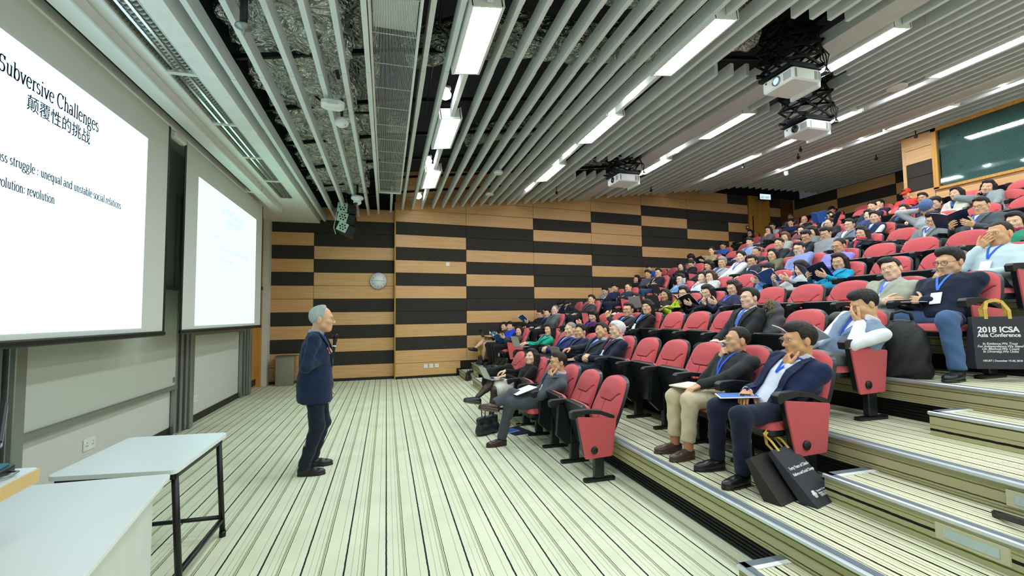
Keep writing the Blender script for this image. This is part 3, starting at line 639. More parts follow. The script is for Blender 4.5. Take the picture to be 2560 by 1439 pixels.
for x, y in ((.2, .56), (-.38, .6), (-.4, -.6), (.42, -.6)):
    b = MB(); b.tube([(x, y, .715), (x, y, 0)], .019, 12); b.build('leg', M_leg, t)
t = empty('lectern', (-1.45, 2.0, 0), 0, 'lectern with pale wooden edge at the left border', 'lectern')
b = MB(); b.prism(round_poly([(-.35, -.5), (.26, -.5), (.20, .16), (-.3, .20)], .02), 1.005, 1.05); b.build('top', [mat('lectern wood edge', 'd9ba7c', .5)], t)
b = MB(); b.prism(round_poly([(-.345, -.49), (.252, -.49), (.193, .155), (-.295, .193)], .02), 1.05, 1.054); b.build('top_sheet', M_top, t)
for x, y in ((.12, .02), (-.25, .05), (-.27, -.4), (.14, -.4)):
    b = MB(); b.rbox(x-.025, x+.025, y-.025, y+.025, 0, 1.005, .004); b.build('leg', M_leg, t)
t = empty('folder', (-1.42, 2.02, 1.054), .15, 'teal and black zip folder lying on the lectern', 'folder'); t.rotation_euler = (0, 0, .2)
b = MB(); b.prism(round_poly([(-.16, -.2), (.13, -.2), (.13, .1), (-.16, .1)], .03), 0, .026); b.build('body', M_black, t, bevel=.006)
b = MB(); b.prism(round_poly([(-.15, -.19), (.118, -.19), (.118, .088), (-.15, .088)], .03), .026, .032); b.build('cover', mat('teal cloth', '11707a', .6), t)
b = MB(); b.tube([(.13, -.05, .01), (.16, -.03, .012), (.16, .02, .012), (.13, .04, .01)], .004, 8); b.tube([(.13, -.15, .01), (.155, -.13, .012), (.155, -.1, .012), (.13, -.08, .01)], .004, 8); b.build('ring', M_alu, t)
t = empty('monitor', (-1.62, 2.28, 1.054), .5, 'dark tilted monitor edge standing on the lectern at the left border', 'monitor')
b = MB(); b.rbox(-.06, .06, -.06, .06, 0, .015, .004); b.bar((0, 0, .01), (0, 0, .07), .03); b.build('stand', M_black, t)
Mm = Matrix.Translation((-.02, 0, .14)) @ Matrix.Rotation(-.9, 4, 'X'); b = MB(); b.rbox(-.2, .17, -.012, .012, -.11, .11, .008, 0, Mm); b.build('case', M_black, t)
b = MB(); b.rbox(-.2, .17, .012, .020, -.115, .115, .004, 0, Mm); b.build('back_cover', mat('pale violet plastic', '8f9bb8', .4), t)

# ------------------------------------------------------------------ projectors on scissor lifts
M_pj = mat('white projector plastic', 'eef1f0', .4, var=.01); M_pjg = mat('projector vent grey', '8f9693', .6)
def projector(x, y, z, w_, d_, h_, label, lit, rz=0):
    zt = ceil_z(x)+.45
    t = empty('projector', (x, y, z), rz, label, 'projector', 'projectors under the ceiling')       # lens faces -x
    b = MB(); b.rbox(-d_/2, d_/2, -w_/2, w_/2, 0, h_, .02); b.build('body', M_pj, t)
    b = MB(); b.rbox(d_/2-.02, d_/2+.03, -w_/2+.03, w_/2-.02, -.05, h_-.03, .01); b.build('rear_cover', M_pj, t)
    Ml = Matrix.Translation((-d_/2, .01, h_*.5)) @ Matrix.Rotation(-PI/2, 4, 'Y')
    b = MB(); b.lathe([(.062, 0), (.062, .014), (.05, .02), (.048, .004)], 28, 0, Ml); b.build('lens_ring', M_alu if lit else M_black, t)
    b = MB(); b.lathe([(.048, .003), (.035, .012), (.012, .016)], 24, 0, Ml); b.build('lens', emis('lit lens', '9cc0ff', 1.6) if lit else mat('dark lens', '1d2428', .1), t)
    b = MB()
    for i in range(7):
        for j in range(8): b.box(-d_/2-.003, -d_/2+.002, -w_/2+.03+i*.017, -w_/2+.042+i*.017, .03+j*(h_-.06)/8, .03+(j+.6)*(h_-.06)/8)
    for q in ((-d_/2+.03, .03), (d_/2-.11, .045), (d_/2-.05, .04)): b.box(q[0], q[0]+q[1], -w_/2-.003, -w_/2+.002, .025, h_-.03)
    b.build('vents', M_pjg, t)
    b = MB(); b.box(-d_/2-.004, -d_/2+.01, w_/2-.08, w_/2-.055, h_-.05, h_-.03); b.build('sensor', M_black, t)
    H = zt-z-h_
    b = MB()
    b.rbox(-d_/2-.02, d_/2+.05, -w_/2+.02, w_/2+.05, h_+.015, h_+.06, .008)
    for s in (-.2, .2): b.bar((-d_/2-.12, s, h_+.07), (d_/2+.08, s, h_+.07), .025, .03)
    b.build('mount_plate', M_dark, t)
    b = MB(); n = 4; hh = H*.85/n
    for s in (-.24, .24):
        for k in range(n):
            z0 = h_+.08+k*hh
            b.bar((-.28, s, z0), (.28, s, z0+hh), .016, .032); b.bar((.28, s+.02, z0), (-.28, s+.02, z0+hh), .016, .032)
    for s in (-.27, .27):
        for k in range(n):
            z0 = h_+.08+k*hh
            b.bar((s, -.26, z0), (s, .26, z0+hh), .016, .03); b.bar((s, .26, z0), (s, -.26, z0+hh), .016, .03)
    for k in range(n+1):
        for sx in (-.28, .28): b.bar((sx, -.26, h_+.08+k*hh), (sx, .27, h_+.08+k*hh), .018)
    b.build('scissor_lift', M_dark, t)
    b = MB(); b.rbox(-.36, .36, -.34, .34, h_+.08+H*.86, h_+H, .01); b.build('ceiling_plate', M_dark, t)
    b = MB(); r = random.Random(int(x*10)); 
    for k in range(4): b.tube([(d_/2, -.15+.06*k, h_*.6), (d_/2+.12+.03*k, -.2, h_+.02), (d_/2+.15, -.24+.04*k, h_+.22), (d_/2+.02, -.22, h_+.34+.06*k), (.2, -.1, h_+H*.8)], .009, 7)
    b.build('cables', M_black, t)
    b = MB(); b.tube([(-d_/2-.05, .12, h_+.07), (-d_/2+.05, .2, h_+.09), (-.02, .16, h_+.08)], .012, 7); b.build('blue_cable', mat('blue cable', '2b6cb0', .5), t)
projector(5.09, 4.56, 4.5, .48, .45, .165, 'nearest white projector with glowing blue lens on a black scissor lift', True)
projector(6.55, 5.62, 4.45, .46, .46, .155, 'white projector with dark lens hanging beyond the nearest one', False)
projector(5.05, 8.85, 4.46, .52, .5, .165, 'farthest white projector on a scissor lift near the striped wall', False)

# hanging line array loudspeaker
t = empty('line_array_speaker', (-.92, 11.1, 3.5), 0, 'black hanging line array loudspeaker with chains in front of the striped wall', 'loudspeaker')
M_grl = mat('pale green speaker plate', 'b9d8c8', .5)
for k in range(3):
    rt = Matrix.Translation((0, 0, .62-.235*k)) @ Matrix.Rotation(.10+.16*k, 4, 'Y') @ Matrix.Translation((0, 0, 0))
    b = MB(); b.rbox(-.17, .22, -.16, .30, -.115, .115, .015, 0, Matrix.Translation((-.0+.0*k, 0, 0)) @ rt); m = b.build('cabinet', M_black, t)
    b = MB(); P2 = rt
    b.rbox(-.17, .05, -.172, -.158, -.108, .108, .004, 0, P2); q = b.build('side_plate', M_grl, m)
    b = MB()
    for a in range(6): b.lathe([(.02, 0), (.02, .004)], 10, 0, P2 @ Matrix.Translation((-.055+.06*math.cos(a*PI/3), -.172, .06*math.sin(a*PI/3))) @ Matrix.Rotation(PI/2, 4, 'X'))
    b.lathe([(.016, 0), (.016, .004)], 10, 0, P2 @ Matrix.Translation((-.055, -.172, 0)) @ Matrix.Rotation(PI/2, 4, 'X')); b.build('cut_outs', M_black, q)
b = MB()
for (xa, ya, xb, yb, z0) in ((-.12, -.15, -.05, -.05, .73), (.03, -.15, -.03, -.05, .73), (.2, .25, .22, .1, .72), (.1, .28, .15, .1, .72)):
    for k in range(14):
        f = k/14; p = Vector((xa+(xb-xa)*f, ya+(yb-ya)*f, z0+.55*f)); b.bar(p, p+Vector((0, 0, .03)), .022 if k % 2 else .008, .008 if k % 2 else .022)
b.build('chain', M_alu, t)
b = MB(); b.tube([(-.2, -.15, .0), (-.24, -.17, .15), (-.17, -.15, .55), (-.08, -.1, 1.0)], .008, 8); b.build('cable', mat('pale cable', 'cfe0d6', .5), t)
# cameras, detectors and other small ceiling things
def ceil_round(name, x, y, z, prof, mats, label, cat, extra=None, tilt=0):
    t = empty(name, (x, y, z), 0, label, cat); b = MB(); b.lathe(prof, 24); b.build('base', mats, t)
    if extra: extra(t)
    return t
def cam_extra(t):
    b = MB(); b.lathe([(.002, -.19), (.055, -.185), (.085, -.15), (.08, -.13)], 20); b.build('collar', M_white, t)
    b = MB(); b.lathe([(.002, -.225), (.03, -.21), (.045, -.18)], 16, 0, Matrix.Translation((-.03, -.05, 0.01))); b.build('dome', M_black, t)
    b = MB(); b.tube([(0, 0, 0), (0, 0, .4)], .02, 8); b.build('stem', M_dark, t)
ceil_round('security_camera', -.60, 10.0, 4.17, [(.02, 0), (.11, -.01), (.13, -.04), (.125, -.07), (.08, -.09), (.075, -.14)], M_white, 'white dome security camera hanging by the line array loudspeaker', 'camera', cam_extra)
def smoke_extra(t):
    b = MB(); b.rbox(-.03, .05, -.045, -.03, -.075, -.055, .003); b.build('red_window', mat('red window', 'a02a1a', .3), t)
    b = MB(); b.tube([(0, 0, 0), (0, 0, .35)], .018, 8); b.build('stem', M_dark, t)
ceil_round('smoke_detector', -.56, 6.06, 4.13, [(.05, .03), (.07, 0), (.085, -.03), (.075, -.06), (.04, -.085), (.01, -.09)], M_white, 'round smoke detector with red window below the slats', 'detector', smoke_extra)
t = empty('motion_sensor', (-.62, 5.6, 4.15), .1, 'white rounded box sensor mounted across the slats', 'sensor'); b = MB(); b.rbox(-.13, .13, -.09, .09, -.08, .02, .03); b.build('case', M_white, t); b = MB(); b.rbox(-.06, .06, -.092, -.08, -.06, -.02, .003); b.build('window', mat('sensor window', 'd6dde0', .3), t)
ceil_round('ceiling_detector', 2.24, 9.0, ceil_z(2.24)-.04, [(.05, .05), (.09, .02), (.1, -.02), (.07, -.05)], M_white, 'white round detector between the first and second rows of lights', 'detector')
ceil_round('ceiling_speaker', 8.35, 5.45, ceil_z(8.35)-.005, [(.14, .02), (.145, -.01), (.13, -.012)], M_white, 'flat round ceiling speaker among the slats at upper right', 'speaker')
ceil_round('ceiling_speaker', 2.5, 11.0, ceil_z(2.5)+.02, [(.1, .02), (.11, -.03), (.09, -.04)], M_white, 'small white ceiling disc near the far wall slats', 'speaker')
for i, (x, y) in enumerate(((4.27, 10.9), (7.4, 11.4), (9.45, 8.3), (10.05, 8.9), (12.0, 7.5), (12.7, 8.9), (8.9, 9.5))):
    t = empty('hanging_microphone', (x, y, ceil_z(x)), 0, 'small black device hanging below the slats ' + ['nearest the far projector', 'second along the striped wall', 'behind the projector with dark lens', 'above the upper rows', 'by the control room window', 'over the rear corner', 'midway over the left block'][i], 'device', 'small black devices under the ceiling')
    b = MB(); b.tube([(0, 0, .1), (0, 0, -.06)], .012, 8); b.build('stem', M_black, t); b = MB(); b.rbox(-.03, .03, -.03, .03, -.14, -.06, .012); b.build('head', M_black, t)
def wcam(t):
    b = MB(); b.lathe([(.002, -.11), (.05, -.09), (.065, -.05), (.06, 0)], 18); b.build('dome', M_white, t)
ceil_round('security_camera', 11.43, 10.55, ceil_z(11.43)-.04, [(.06, .06), (.07, .0)], M_white, 'white ball security camera under the rear ceiling near the exit', 'camera', wcam)
# step lights in the aisle risers
for x, y, z, lab in ((2.885-.036, 1.66, .425, 'recessed step light in the lower aisle step'), (3.23+.008, 1.56, .585, 'recessed step light in the riser above the lower one')):
    t = empty('step_light', (x, y, z), 0, lab, 'light', 'recessed step lights')
    b = MB(); b.rbox(-.006, .02, -.155, .155, -.045, .045, .004); b.build('frame', mat('step light frame', 'c9c3a4', .5), t)
    b = MB(); b.box(-.009, .0, -.115, .115, -.024, .024); b.build('glass', mat('step light glass', 'b9cccd', .25), t)
t = empty('tripod', (2.98, 1.56, .50), 0, 'black tripod legs poking into the right edge on the aisle step', 'tripod')
b = MB(); b.bar((.12, .14, .02), (-.09, -.22, .10), .014, .03); b.build('leg', M_black, t); b = MB(); b.bar((.11, .13, .035), (.06, -.25, .06), .012, .02); b.build('leg', M_black, t)
# ------------------------------------------------------------------ auditorium chairs (local +y faces the screens)
def grid_mesh(name, P, nu, nv, m, parent, mi=None):
    b = MB(); f = [(i*nv+j, i*nv+j+1, (i+1)*nv+j+1, (i+1)*nv+j) for i in range(nu-1) for j in range(nv-1)]
    b.add(P, f, 0, True); return b.build(name, m, parent)
def back_outline(t):
    """half width of the backrest at height t in 0..1"""
    w_ = .235-.025*t+.03*math.sin(PI*min(1, t*1.1))
    if t > .80: w_ *= math.sqrt(max(0, 1-((t-.80)/.2)**2.6))
    if t < .05: w_ *= .85+.15*t/.05
    return w_
def back_frame(t):
    # point on the centre line and normal; t = 0 at the seat, 1 at the top
    y = -.16-.22*t-.02*t*t; z = .40+.55*t
    return y, z
def seam_d(u, t):
    """signed distance like value to the smile seam under the head pad"""
    a = abs(u)
    tz = .56 if a < .45 else .56+.15*min(1, (a-.45)/.4)
    return t-tz
M_seam_shade = mat('dark red seam shade', '7c2c30', .9, var=.02)
def make_back(root):
    nu, nv = 57, 111; P = []; Q = []
    for i in range(nu):
        u = -1+2*i/(nu-1)
        for j in range(nv):
            t = j/(nv-1); w_ = back_outline(t); y, z = back_frame(t)
            edge = (1-abs(u)**5)*(1-max(0, (t-.9)/.1)**3)
            th = .055*edge**.5 if edge > 0 else 0
            th += .018*math.exp(-((t-.78)/.16)**2)*(1-u*u)+.012*math.exp(-((t-.22)/.18)**2)*(1-u*u)+.014*min(1, max(0, (abs(u)-.6)/.25))*math.exp(-((t-.4)/.25)**2)*(1-abs(u)**8)
            if abs(u) < .9: th -= .020*math.exp(-(seam_d(u, t)/.011)**2)
            if t < .55 and t > .06: th -= .010*math.exp(-(u/.028)**2)
            P.append((u*w_, y+.0+th, z-.1*0)); Q.append((u*(w_+.006), y-.035-.02*edge, z+.004))
    bk = grid_mesh('backrest', P, nu, nv, M_red, root)
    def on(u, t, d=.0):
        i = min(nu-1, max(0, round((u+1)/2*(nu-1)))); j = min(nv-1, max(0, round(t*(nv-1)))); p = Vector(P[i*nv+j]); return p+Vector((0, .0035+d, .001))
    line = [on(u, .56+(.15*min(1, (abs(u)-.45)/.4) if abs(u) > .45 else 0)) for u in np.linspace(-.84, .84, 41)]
    b = MB(); b.tube(line, .0042, 6); b.tube([on(0, t) for t in np.linspace(.55, .05, 20)], .0026, 6); b.build('seam', M_seam_shade, bk)  # dark tubes laid in the grooves, their colour standing in for crevice shade
    b = MB(); n = nv
    f = [(i*nv+j, (i+1)*nv+j, (i+1)*nv+j+1, i*nv+j+1) for i in range(nu-1) for j in range(nv-1)]
    b.add(Q, f, 0, True); o = len(Q)
    rim = [(0, j) for j in range(nv)]+[(i, nv-1) for i in range(1, nu)]+[(nu-1, j) for j in range(nv-2, -1, -1)]
    v = [P[i*nv+j] for i, j in rim]+[Q[i*nv+j] for i, j in rim]; k = len(rim)
    b.add(v, [(i, i+1, k+i+1, k+i) for i in range(k-1)], 0, True); b.build('back_shell', M_tray, root)
def make_seat(root, folded):
    M_ = (Matrix.Translation((0, -.10, .42)) @ Matrix.Rotation(math.radians(74), 4, 'X') @ Matrix.Translation((0, .10, -.42))) if folded else Matrix.Identity(4)
    if folded: M_ = Matrix.Translation((0, .06, -.10)) @ M_
    nu, nv = 25, 25; P = []
    for i in range(nu):
        u = -1+2*i/(nu-1)
        for j in range(nv):
            t = j/(nv-1); w_ = .235+.02*t; y = -.16+.47*t; z = .40
            w_ *= (1-max(0, (t-.8)/.2)**3*.22)
            e = (1-abs(u)**6)*(1-max(0, (t-.82)/.18)**2.5)
            z += .055*max(0, e)**.5-.02*t*t*0+.012*(1-u*u)*math.sin(PI*t)
            P.append(M_ @ Vector((u*w_, y, z)))
    grid_mesh('seat_cushion', P, nu, nv, M_red, root)
    b = MB(); b.prism(round_poly([(-.235, -.15), (.235, -.15), (.25, .31), (-.25, .31)], .06), .352, .402, 'z', 0, M_); b.build('seat_shell', M_tray, root, bevel=.012)
def armrest(root, x):
    b = MB()
    prof = [(.285, .635), (.29, .66), (.26, .682), (.12, .688), (-.02, .672), (-.17, .615), (-.17, .575), (-.02, .632), (.10, .646), (.20, .630), (.26, .60), (.28, .605)]
    b.prism(prof, x-.033, x+.033, 'x'); b.build('armrest', M_black, root, bevel=.007)
def side_unit(root, x, end=None):
    armrest(root, x)
    b = MB()
    if end is None:
        b.prism([(.18, .635), (-.12, .60), (-.10, .26), (-.02, .20), (.10, .20), (.21, .30)], x-.026, x+.026, 'x')
        b.build('tablet_box', M_tray, root, bevel=.008)
    else:
        b.prism([(.225, .62), (-.17, .58), (-.12, .24), (-.10, .22), (.12, .23), (.16, .25)], x-.022, x+.022, 'x'); b.build('side_support', M_tray, root, bevel=.006)
        b = MB(); xa, xb = (x-.036, x-.020) if end < 0 else (x+.020, x+.036)
        b.prism(round_poly([(.225, .625), (-.19, .585), (-.135, .23), (.15, .22)], .02), xa, xb, 'x'); ep = b.build('end_panel', M_red, root, bevel=.005)
        b = MB(); b.lathe([(.034, 0), (.034, .010), (.026, .016)], 20, 0, Matrix.Translation((xa if end < 0 else xb, .055, .30)) @ Matrix.Rotation(-PI/2 if end < 0 else PI/2, 4, 'Y')); b.build('round_cap', M_black, ep)
    b = MB(); b.rbox(x-.03, x+.03, -.05, .05, .03, .40, .008); b.build('stanchion', M_tray, root)
    b = MB(); b.prism(round_poly([(x-.035, -.17), (x+.035, -.17), (x+.035, .16), (x-.035, .16)], .03), 0, .03, 'z'); b.build('foot', M_tray, root, bevel=.008)
PITCH = .575
def chair_proto(folded, near_end, far):
    r = empty('auditorium_chair', (0, 0, 0))
    make_back(r); make_seat(r, folded); side_unit(r, -PITCH/2, -1 if near_end else None)
    if far: side_unit(r, PITCH/2, 1)
    return r
PROTO = {}
def chair(row, y, folded, near_end, far, label):
    k = (folded, near_end, far); loc = (1.98+row, y, RISE*row)
    if k not in PROTO:
        o = chair_proto(*k); PROTO[k] = o
    else: o = dup_tree(PROTO[k])
    o.location = loc; o.rotation_euler = (0, 0, PI/2); return tag(o, label, 'chair', 'red auditorium chairs')
def to_world(row, y, p, X0=1.98):
    """chair-local point to world"""
    return Vector((X0+row-p[1], y+p[0], RISE*row+p[2]))
# ------------------------------------------------------------------ people: distance fields turned into one skin per garment
A = lambda *v: np.array(v, np.float32)
def f_cone(a, b, r1, r2):
    a = np.asarray(a, np.float32); b = np.asarray(b, np.float32); ba = b-a; q = float(ba @ ba)+1e-9
    def f(P):
        pa = P-a; h = np.clip(pa @ ba/q, 0, 1)
        return np.sqrt(((pa-h[:, None]*ba)**2).sum(1))-(r1+h*(r2-r1))
    return f
def f_ell(c, r, R=None):
    c = np.asarray(c, np.float32); r = np.asarray(r, np.float32)
    def f(P):
        q = P-c
        if R is not None: q = q @ R
        k0 = np.sqrt(((q/r)**2).sum(1)); k1 = np.sqrt(((q/(r*r))**2).sum(1))+1e-9
        return k0*(k0-1)/k1
    return f
def smin(a, b, k):
    if k <= 0: return np.minimum(a, b)
    h = np.maximum(k-np.abs(a-b), 0)/k; return np.minimum(a, b)-h*h*k*.25
def smax(a, b, k): return -smin(-a, -b, k)
def f_union(fs, k):
    def f(P):
        d = None
        for g in fs:
            if isinstance(g, tuple): g, kk = g
            else: kk = k
            e = g(P); d = e if d is None else smin(d, e, kk)
        return d
    return f
def surf(f, lo, hi, h):
    """surface nets of the zero level of f on a regular grid -> verts, quads"""
    lo = np.asarray(lo, np.float32); n = np.maximum(np.ceil((np.asarray(hi)-lo)/h).astype(int)+1, 4)
    ax = [lo[i]+h*np.arange(n[i], dtype=np.float32) for i in range(3)]
    G = np.stack(np.meshgrid(*ax, indexing='ij'), -1).reshape(-1, 3)
    F = f(G).reshape(n).astype(np.float32)
    F[0], F[-1], F[:, 0], F[:, -1], F[:, :, 0], F[:, :, -1] = [np.maximum(x, h*.3) for x in (F[0], F[-1], F[:, 0], F[:, -1], F[:, :, 0], F[:, :, -1])]
    s = F < 0; m = n-1
    acc = np.zeros((*m, 3), np.float32); cnt = np.zeros(m, np.float32)
    def cut(sl, axis):
        sl = list(sl); a = tuple(sl); sl2 = list(sl); sl2[axis] = slice(1, None); sl[axis] = slice(0, -1)
        return tuple(sl), tuple(sl2)
    E = []
    for axis in range(3):
        a, b = cut([slice(None)]*3, axis); fa, fb = F[a], F[b]; x = (s[a] != s[b]); t = np.where(x, fa/np.where(np.abs(fa-fb) < 1e-9, 1, fa-fb), 0)
        E.append((x, t))
        o1, o2 = [i for i in range(3) if i != axis]
        for d1 in (0, 1):
            for d2 in (0, 1):
                sl = [slice(None)]*3
                sl[o1] = slice(d1, m[o1]+d1); sl[o2] = slice(d2, m[o2]+d2)
                xx = x[tuple(sl)]; tt = t[tuple(sl)]
                cnt += xx; acc[..., axis] += tt*xx; acc[..., o1] += d1*xx; acc[..., o2] += d2*xx
    act = cnt > 0; idx = -np.ones(m, np.int64); ids = np.argwhere(act); idx[act] = np.arange(len(ids))
    V = lo+h*(ids+acc[act]/cnt[act][:, None])
    Q = []
    for axis in range(3):
        x = E[axis][0]; o1, o2 = (axis+1) % 3, (axis+2) % 3
        c = np.argwhere(x); ok = (c[:, o1] > 0) & (c[:, o2] > 0) & (c[:, o1] < m[o1]) & (c[:, o2] < m[o2]); c = c[ok]
        if not len(c): continue
        e1 = np.zeros(3, int); e1[o1] = 1; e2 = np.zeros(3, int); e2[o2] = 1
        g = lambda k: idx[k[:, 0], k[:, 1], k[:, 2]]
        q = np.stack([g(c-e1-e2), g(c-e2), g(c), g(c-e1)], 1)
        fl = s[c[:, 0], c[:, 1], c[:, 2]]
        q = np.where(fl[:, None], q, q[:, ::-1]); Q.append(q)
    Q = np.concatenate(Q) if Q else np.zeros((0, 4), np.int64)
    Q = Q[(Q >= 0).all(1)]
    return V, Q
def mesh_np(name, blocks, mats, parent=None):
    V = []; Q = []; MI = []; o = 0
    for v, q, mi in blocks:
        if len(v) == 0: continue
        V.append(v); Q.append(q+o); MI.append(np.full(len(q), mi) if np.isscalar(mi) else mi); o += len(v)
    V = np.concatenate(V).astype(np.float32); Q = np.concatenate(Q).astype(np.int32); MI = np.concatenate(MI).astype(np.int32)
    me = bpy.data.meshes.new(name); me.vertices.add(len(V)); me.vertices.foreach_set('co', V.ravel())
    me.loops.add(Q.size); me.loops.foreach_set('vertex_index', Q.ravel()); me.polygons.add(len(Q)); me.polygons.foreach_set('loop_start', np.arange(0, Q.size, 4, dtype=np.int32))
    for m in mats: me.materials.append(m)
    me.polygons.foreach_set('material_index', MI); me.polygons.foreach_set('use_smooth', np.ones(len(Q), bool))
    me.update(calc_edges=True); me.validate()
    ob = bpy.data.objects.new(name, me); COL.objects.link(ob)
    if parent is not None: ob.parent = parent
    return ob
def rotm(yaw, pitch, roll):
    return np.array((Matrix.Rotation(yaw, 3, 'Z') @ Matrix.Rotation(pitch, 3, 'X') @ Matrix.Rotation(roll, 3, 'Y')), np.float32)
def ball(c, r, R, n=10):
    v = []; q = []
    for i in range(n+1):
        for k in range(2*n):
            a = PI*i/n; p = PI*k/n; v.append((r[0]*math.sin(a)*math.cos(p), r[1]*math.sin(a)*math.sin(p), r[2]*math.cos(a)))
    for i in range(n):
        for k in range(2*n): q.append((i*2*n+k, (i+1)*2*n+k, (i+1)*2*n+(k+1) % (2*n), i*2*n+(k+1) % (2*n)))
    return (np.array(v, np.float32) @ R.T+np.asarray(c, np.float32)), np.array(q)
M_eyew = mat('eye white', 'e8e4dd', .25, var=0); M_iris = mat('dark iris', '17100c', .15, var=0)
M_lip = {}
def skin_mats(c):
    r = tuple(int(c[i:i+2], 16) for i in (0, 2, 4)); lc = '%02x%02x%02x' % (int(r[0]*.93), int(r[1]*.76), int(r[2]*.76))
    return [mat('skin '+c, c, .5, bump=.06, bscale=90, var=.05, vscale=9, spec=.35), mat('lips '+lc, lc, .45, var=.02), M_eyew, M_iris]
def cloth(c, kind='wool'):
    return mat('%s cloth %s' % (kind, c), c, .85, bump=.45, bscale=16, var=.07, vscale=5, sheen=.1, spec=.2)
def head_fn(o):
    """face and skull in head space (x right, y forward, z up), unit scale"""
    fs = [f_ell(A(0, -.014, .032), A(.076, .096, .088)), (f_ell(A(0, .022, -.035), A(.064, .072, .082)), .03), (f_cone(A(-.02, .062, -.094), A(.02, .062, -.094), .02, .02), .03),
          (f_cone(A(-.05, .02, -.06), A(.05, .02, -.06), .022, .022), .03), (f_ell(A(-.042, .058, -.022), A(.026, .024, .022)), .02), (f_ell(A(.042, .058, -.022), A(.026, .024, .022)), .02),
          (f_cone(A(-.034, .078, .026), A(.034, .078, .026), .012, .012), .02), (f_cone(A(0, .088, .008), A(0, .108, -.026), .008, .012), .012), (f_ell(A(-.013, .096, -.030), A(.009, .011, .008)), .008), (f_ell(A(.013, .096, -.030), A(.009, .011, .008)), .008),
          (f_cone(A(-.019, .084, -.057), A(.019, .084, -.057), .006, .006), .006), (f_cone(A(-.016, .083, -.068), A(.016, .083, -.068), .0075, .0075), .006)]
    u = f_union(fs, .02)
    ears = [f_ell(A(s*.079, -.014, -.008), A(.009, .020, .033)) for s in (-1, 1)]
    e1 = [f_ell(A(s*.031, .099, .007), A(.017, .016, .011)) for s in (-1, 1)]
    mouth = f_cone(A(-.021, .098, -.0625), A(.021, .098, -.0625), .003, .003)
    om = f_ell(A(0, .09, -.075), A(.016, .02, .018)) if o.get('yawn') else None
    def f(P):
        d = u(P)
        for e in ears: d = smin(d, e(P), .008)
        for e in e1: d = smax(d, -e(P), .010)
        d = smax(d, -mouth(P), .004)
        if om: d = smax(d, -om(P), .006)
        return d
    return f
def hair_fn(style, seed=0):
    rs = np.random.RandomState(seed); j = rs.uniform(-.004, .004, 3)
    shell = f_ell(A(0, -.017, .034), A(.0825, .1035, .0965)); top = f_ell(A(.012+j[0]*2, .022, .098), A(.060, .058, .033))
    def line(P, front, side, nape):
        y = P[:, 1]; return np.interp(y, [-.11, -.065, -.035, -.012, .016, .034, .058, .075, .1], [nape, nape, -.045 if nape < -.03 else nape, side+.012, side-.006, side+.05, front-.014, front, front+.004])+.012*np.sin(P[:, 0]*55+seed)*(y > .03)
    strands = lambda P: .0011*np.sin(P[:, 0]*330+P[:, 2]*60+np.sin(P[:, 1]*90)*1.5)+.0009*np.sin(P[:, 1]*190+P[:, 0]*90+seed)
    def short(front=.075, side=.015, nape=-.06, vol=1.0):
        def f(P):
            d = shell(P)
            if vol > .5: d = smin(d, top(P)-(vol-1)*.004, .03)
            d = d+strands(P)-(vol-1)*.004
            return smax(d, (line(P, front, side, nape)-P[:, 2]), .008)
        return f
    if style == 'short': return short(.084, .012, -.06)
    if style == 'crew': return short(.090, .02, -.05, .2)
    if style == 'full': return short(.074, .004, -.07, 1.7)
    if style == 'receding': return short(.106, .01, -.065, .4)
    if style == 'bald':
        def f(P): return smax(smax(shell(P)+.006+strands(P), line(P, .2, .0, -.075)-P[:, 2], .006), P[:, 2]-.105+.9*np.maximum(P[:, 1]+.06, 0), .012)
        return f
    if style == 'old':
        bs = short(.06, .01, -.075, .8)
        return lambda P: smax(bs(P), P[:, 1]-.030+.25*np.maximum(.06-P[:, 2], 0), .012)
    if style == 'none': return None
    bang = 'bang' in style
    base = short(.042 if bang else .080, -.03, -.085, 1.5)
    L = .30 if 'long' in style else .17 if 'bob' in style else .0
    ex = []
    if L:
        y0 = -.035
        for s in (-1, 1):
            ex += [f_cone(A(s*.078, .012, .03), A(s*.086, .005+j[1], .02-L*.72), .020, .022), f_cone(A(s*.078, -.035, .03), A(s*.09, -.03, .02-L), .030, .026)]
        ex += [f_cone(A(0, -.085, .02), A(0, -.085, .02-L), .045, .04), f_cone(A(-.045, -.075, .02), A(-.05, -.07, .02-L), .045, .035), f_cone(A(.045, -.075, .02), A(.05, -.07, .02-L), .045, .035)]
    if 'bun' in style: ex += [f_ell(A(0, -.125, .045), A(.036, .032, .036))]
    if 'tail' in style: ex += [f_cone(A(0, -.115, .02), A(.01, -.145, -.03), .026, .03), f_cone(A(.01, -.145, -.03), A(.02, -.135, -.14), .03, .015)]
    eu = f_union(ex, .03) if ex else None; neck = f_ell(A(0, .06, -.11), A(.055, .085, .13))
    def f(P):
        d = base(P)
        if eu is not None: d = smin(d, smax(eu(P)+strands(P)*1.5, -neck(P), .01), .02)
        return d
    return f
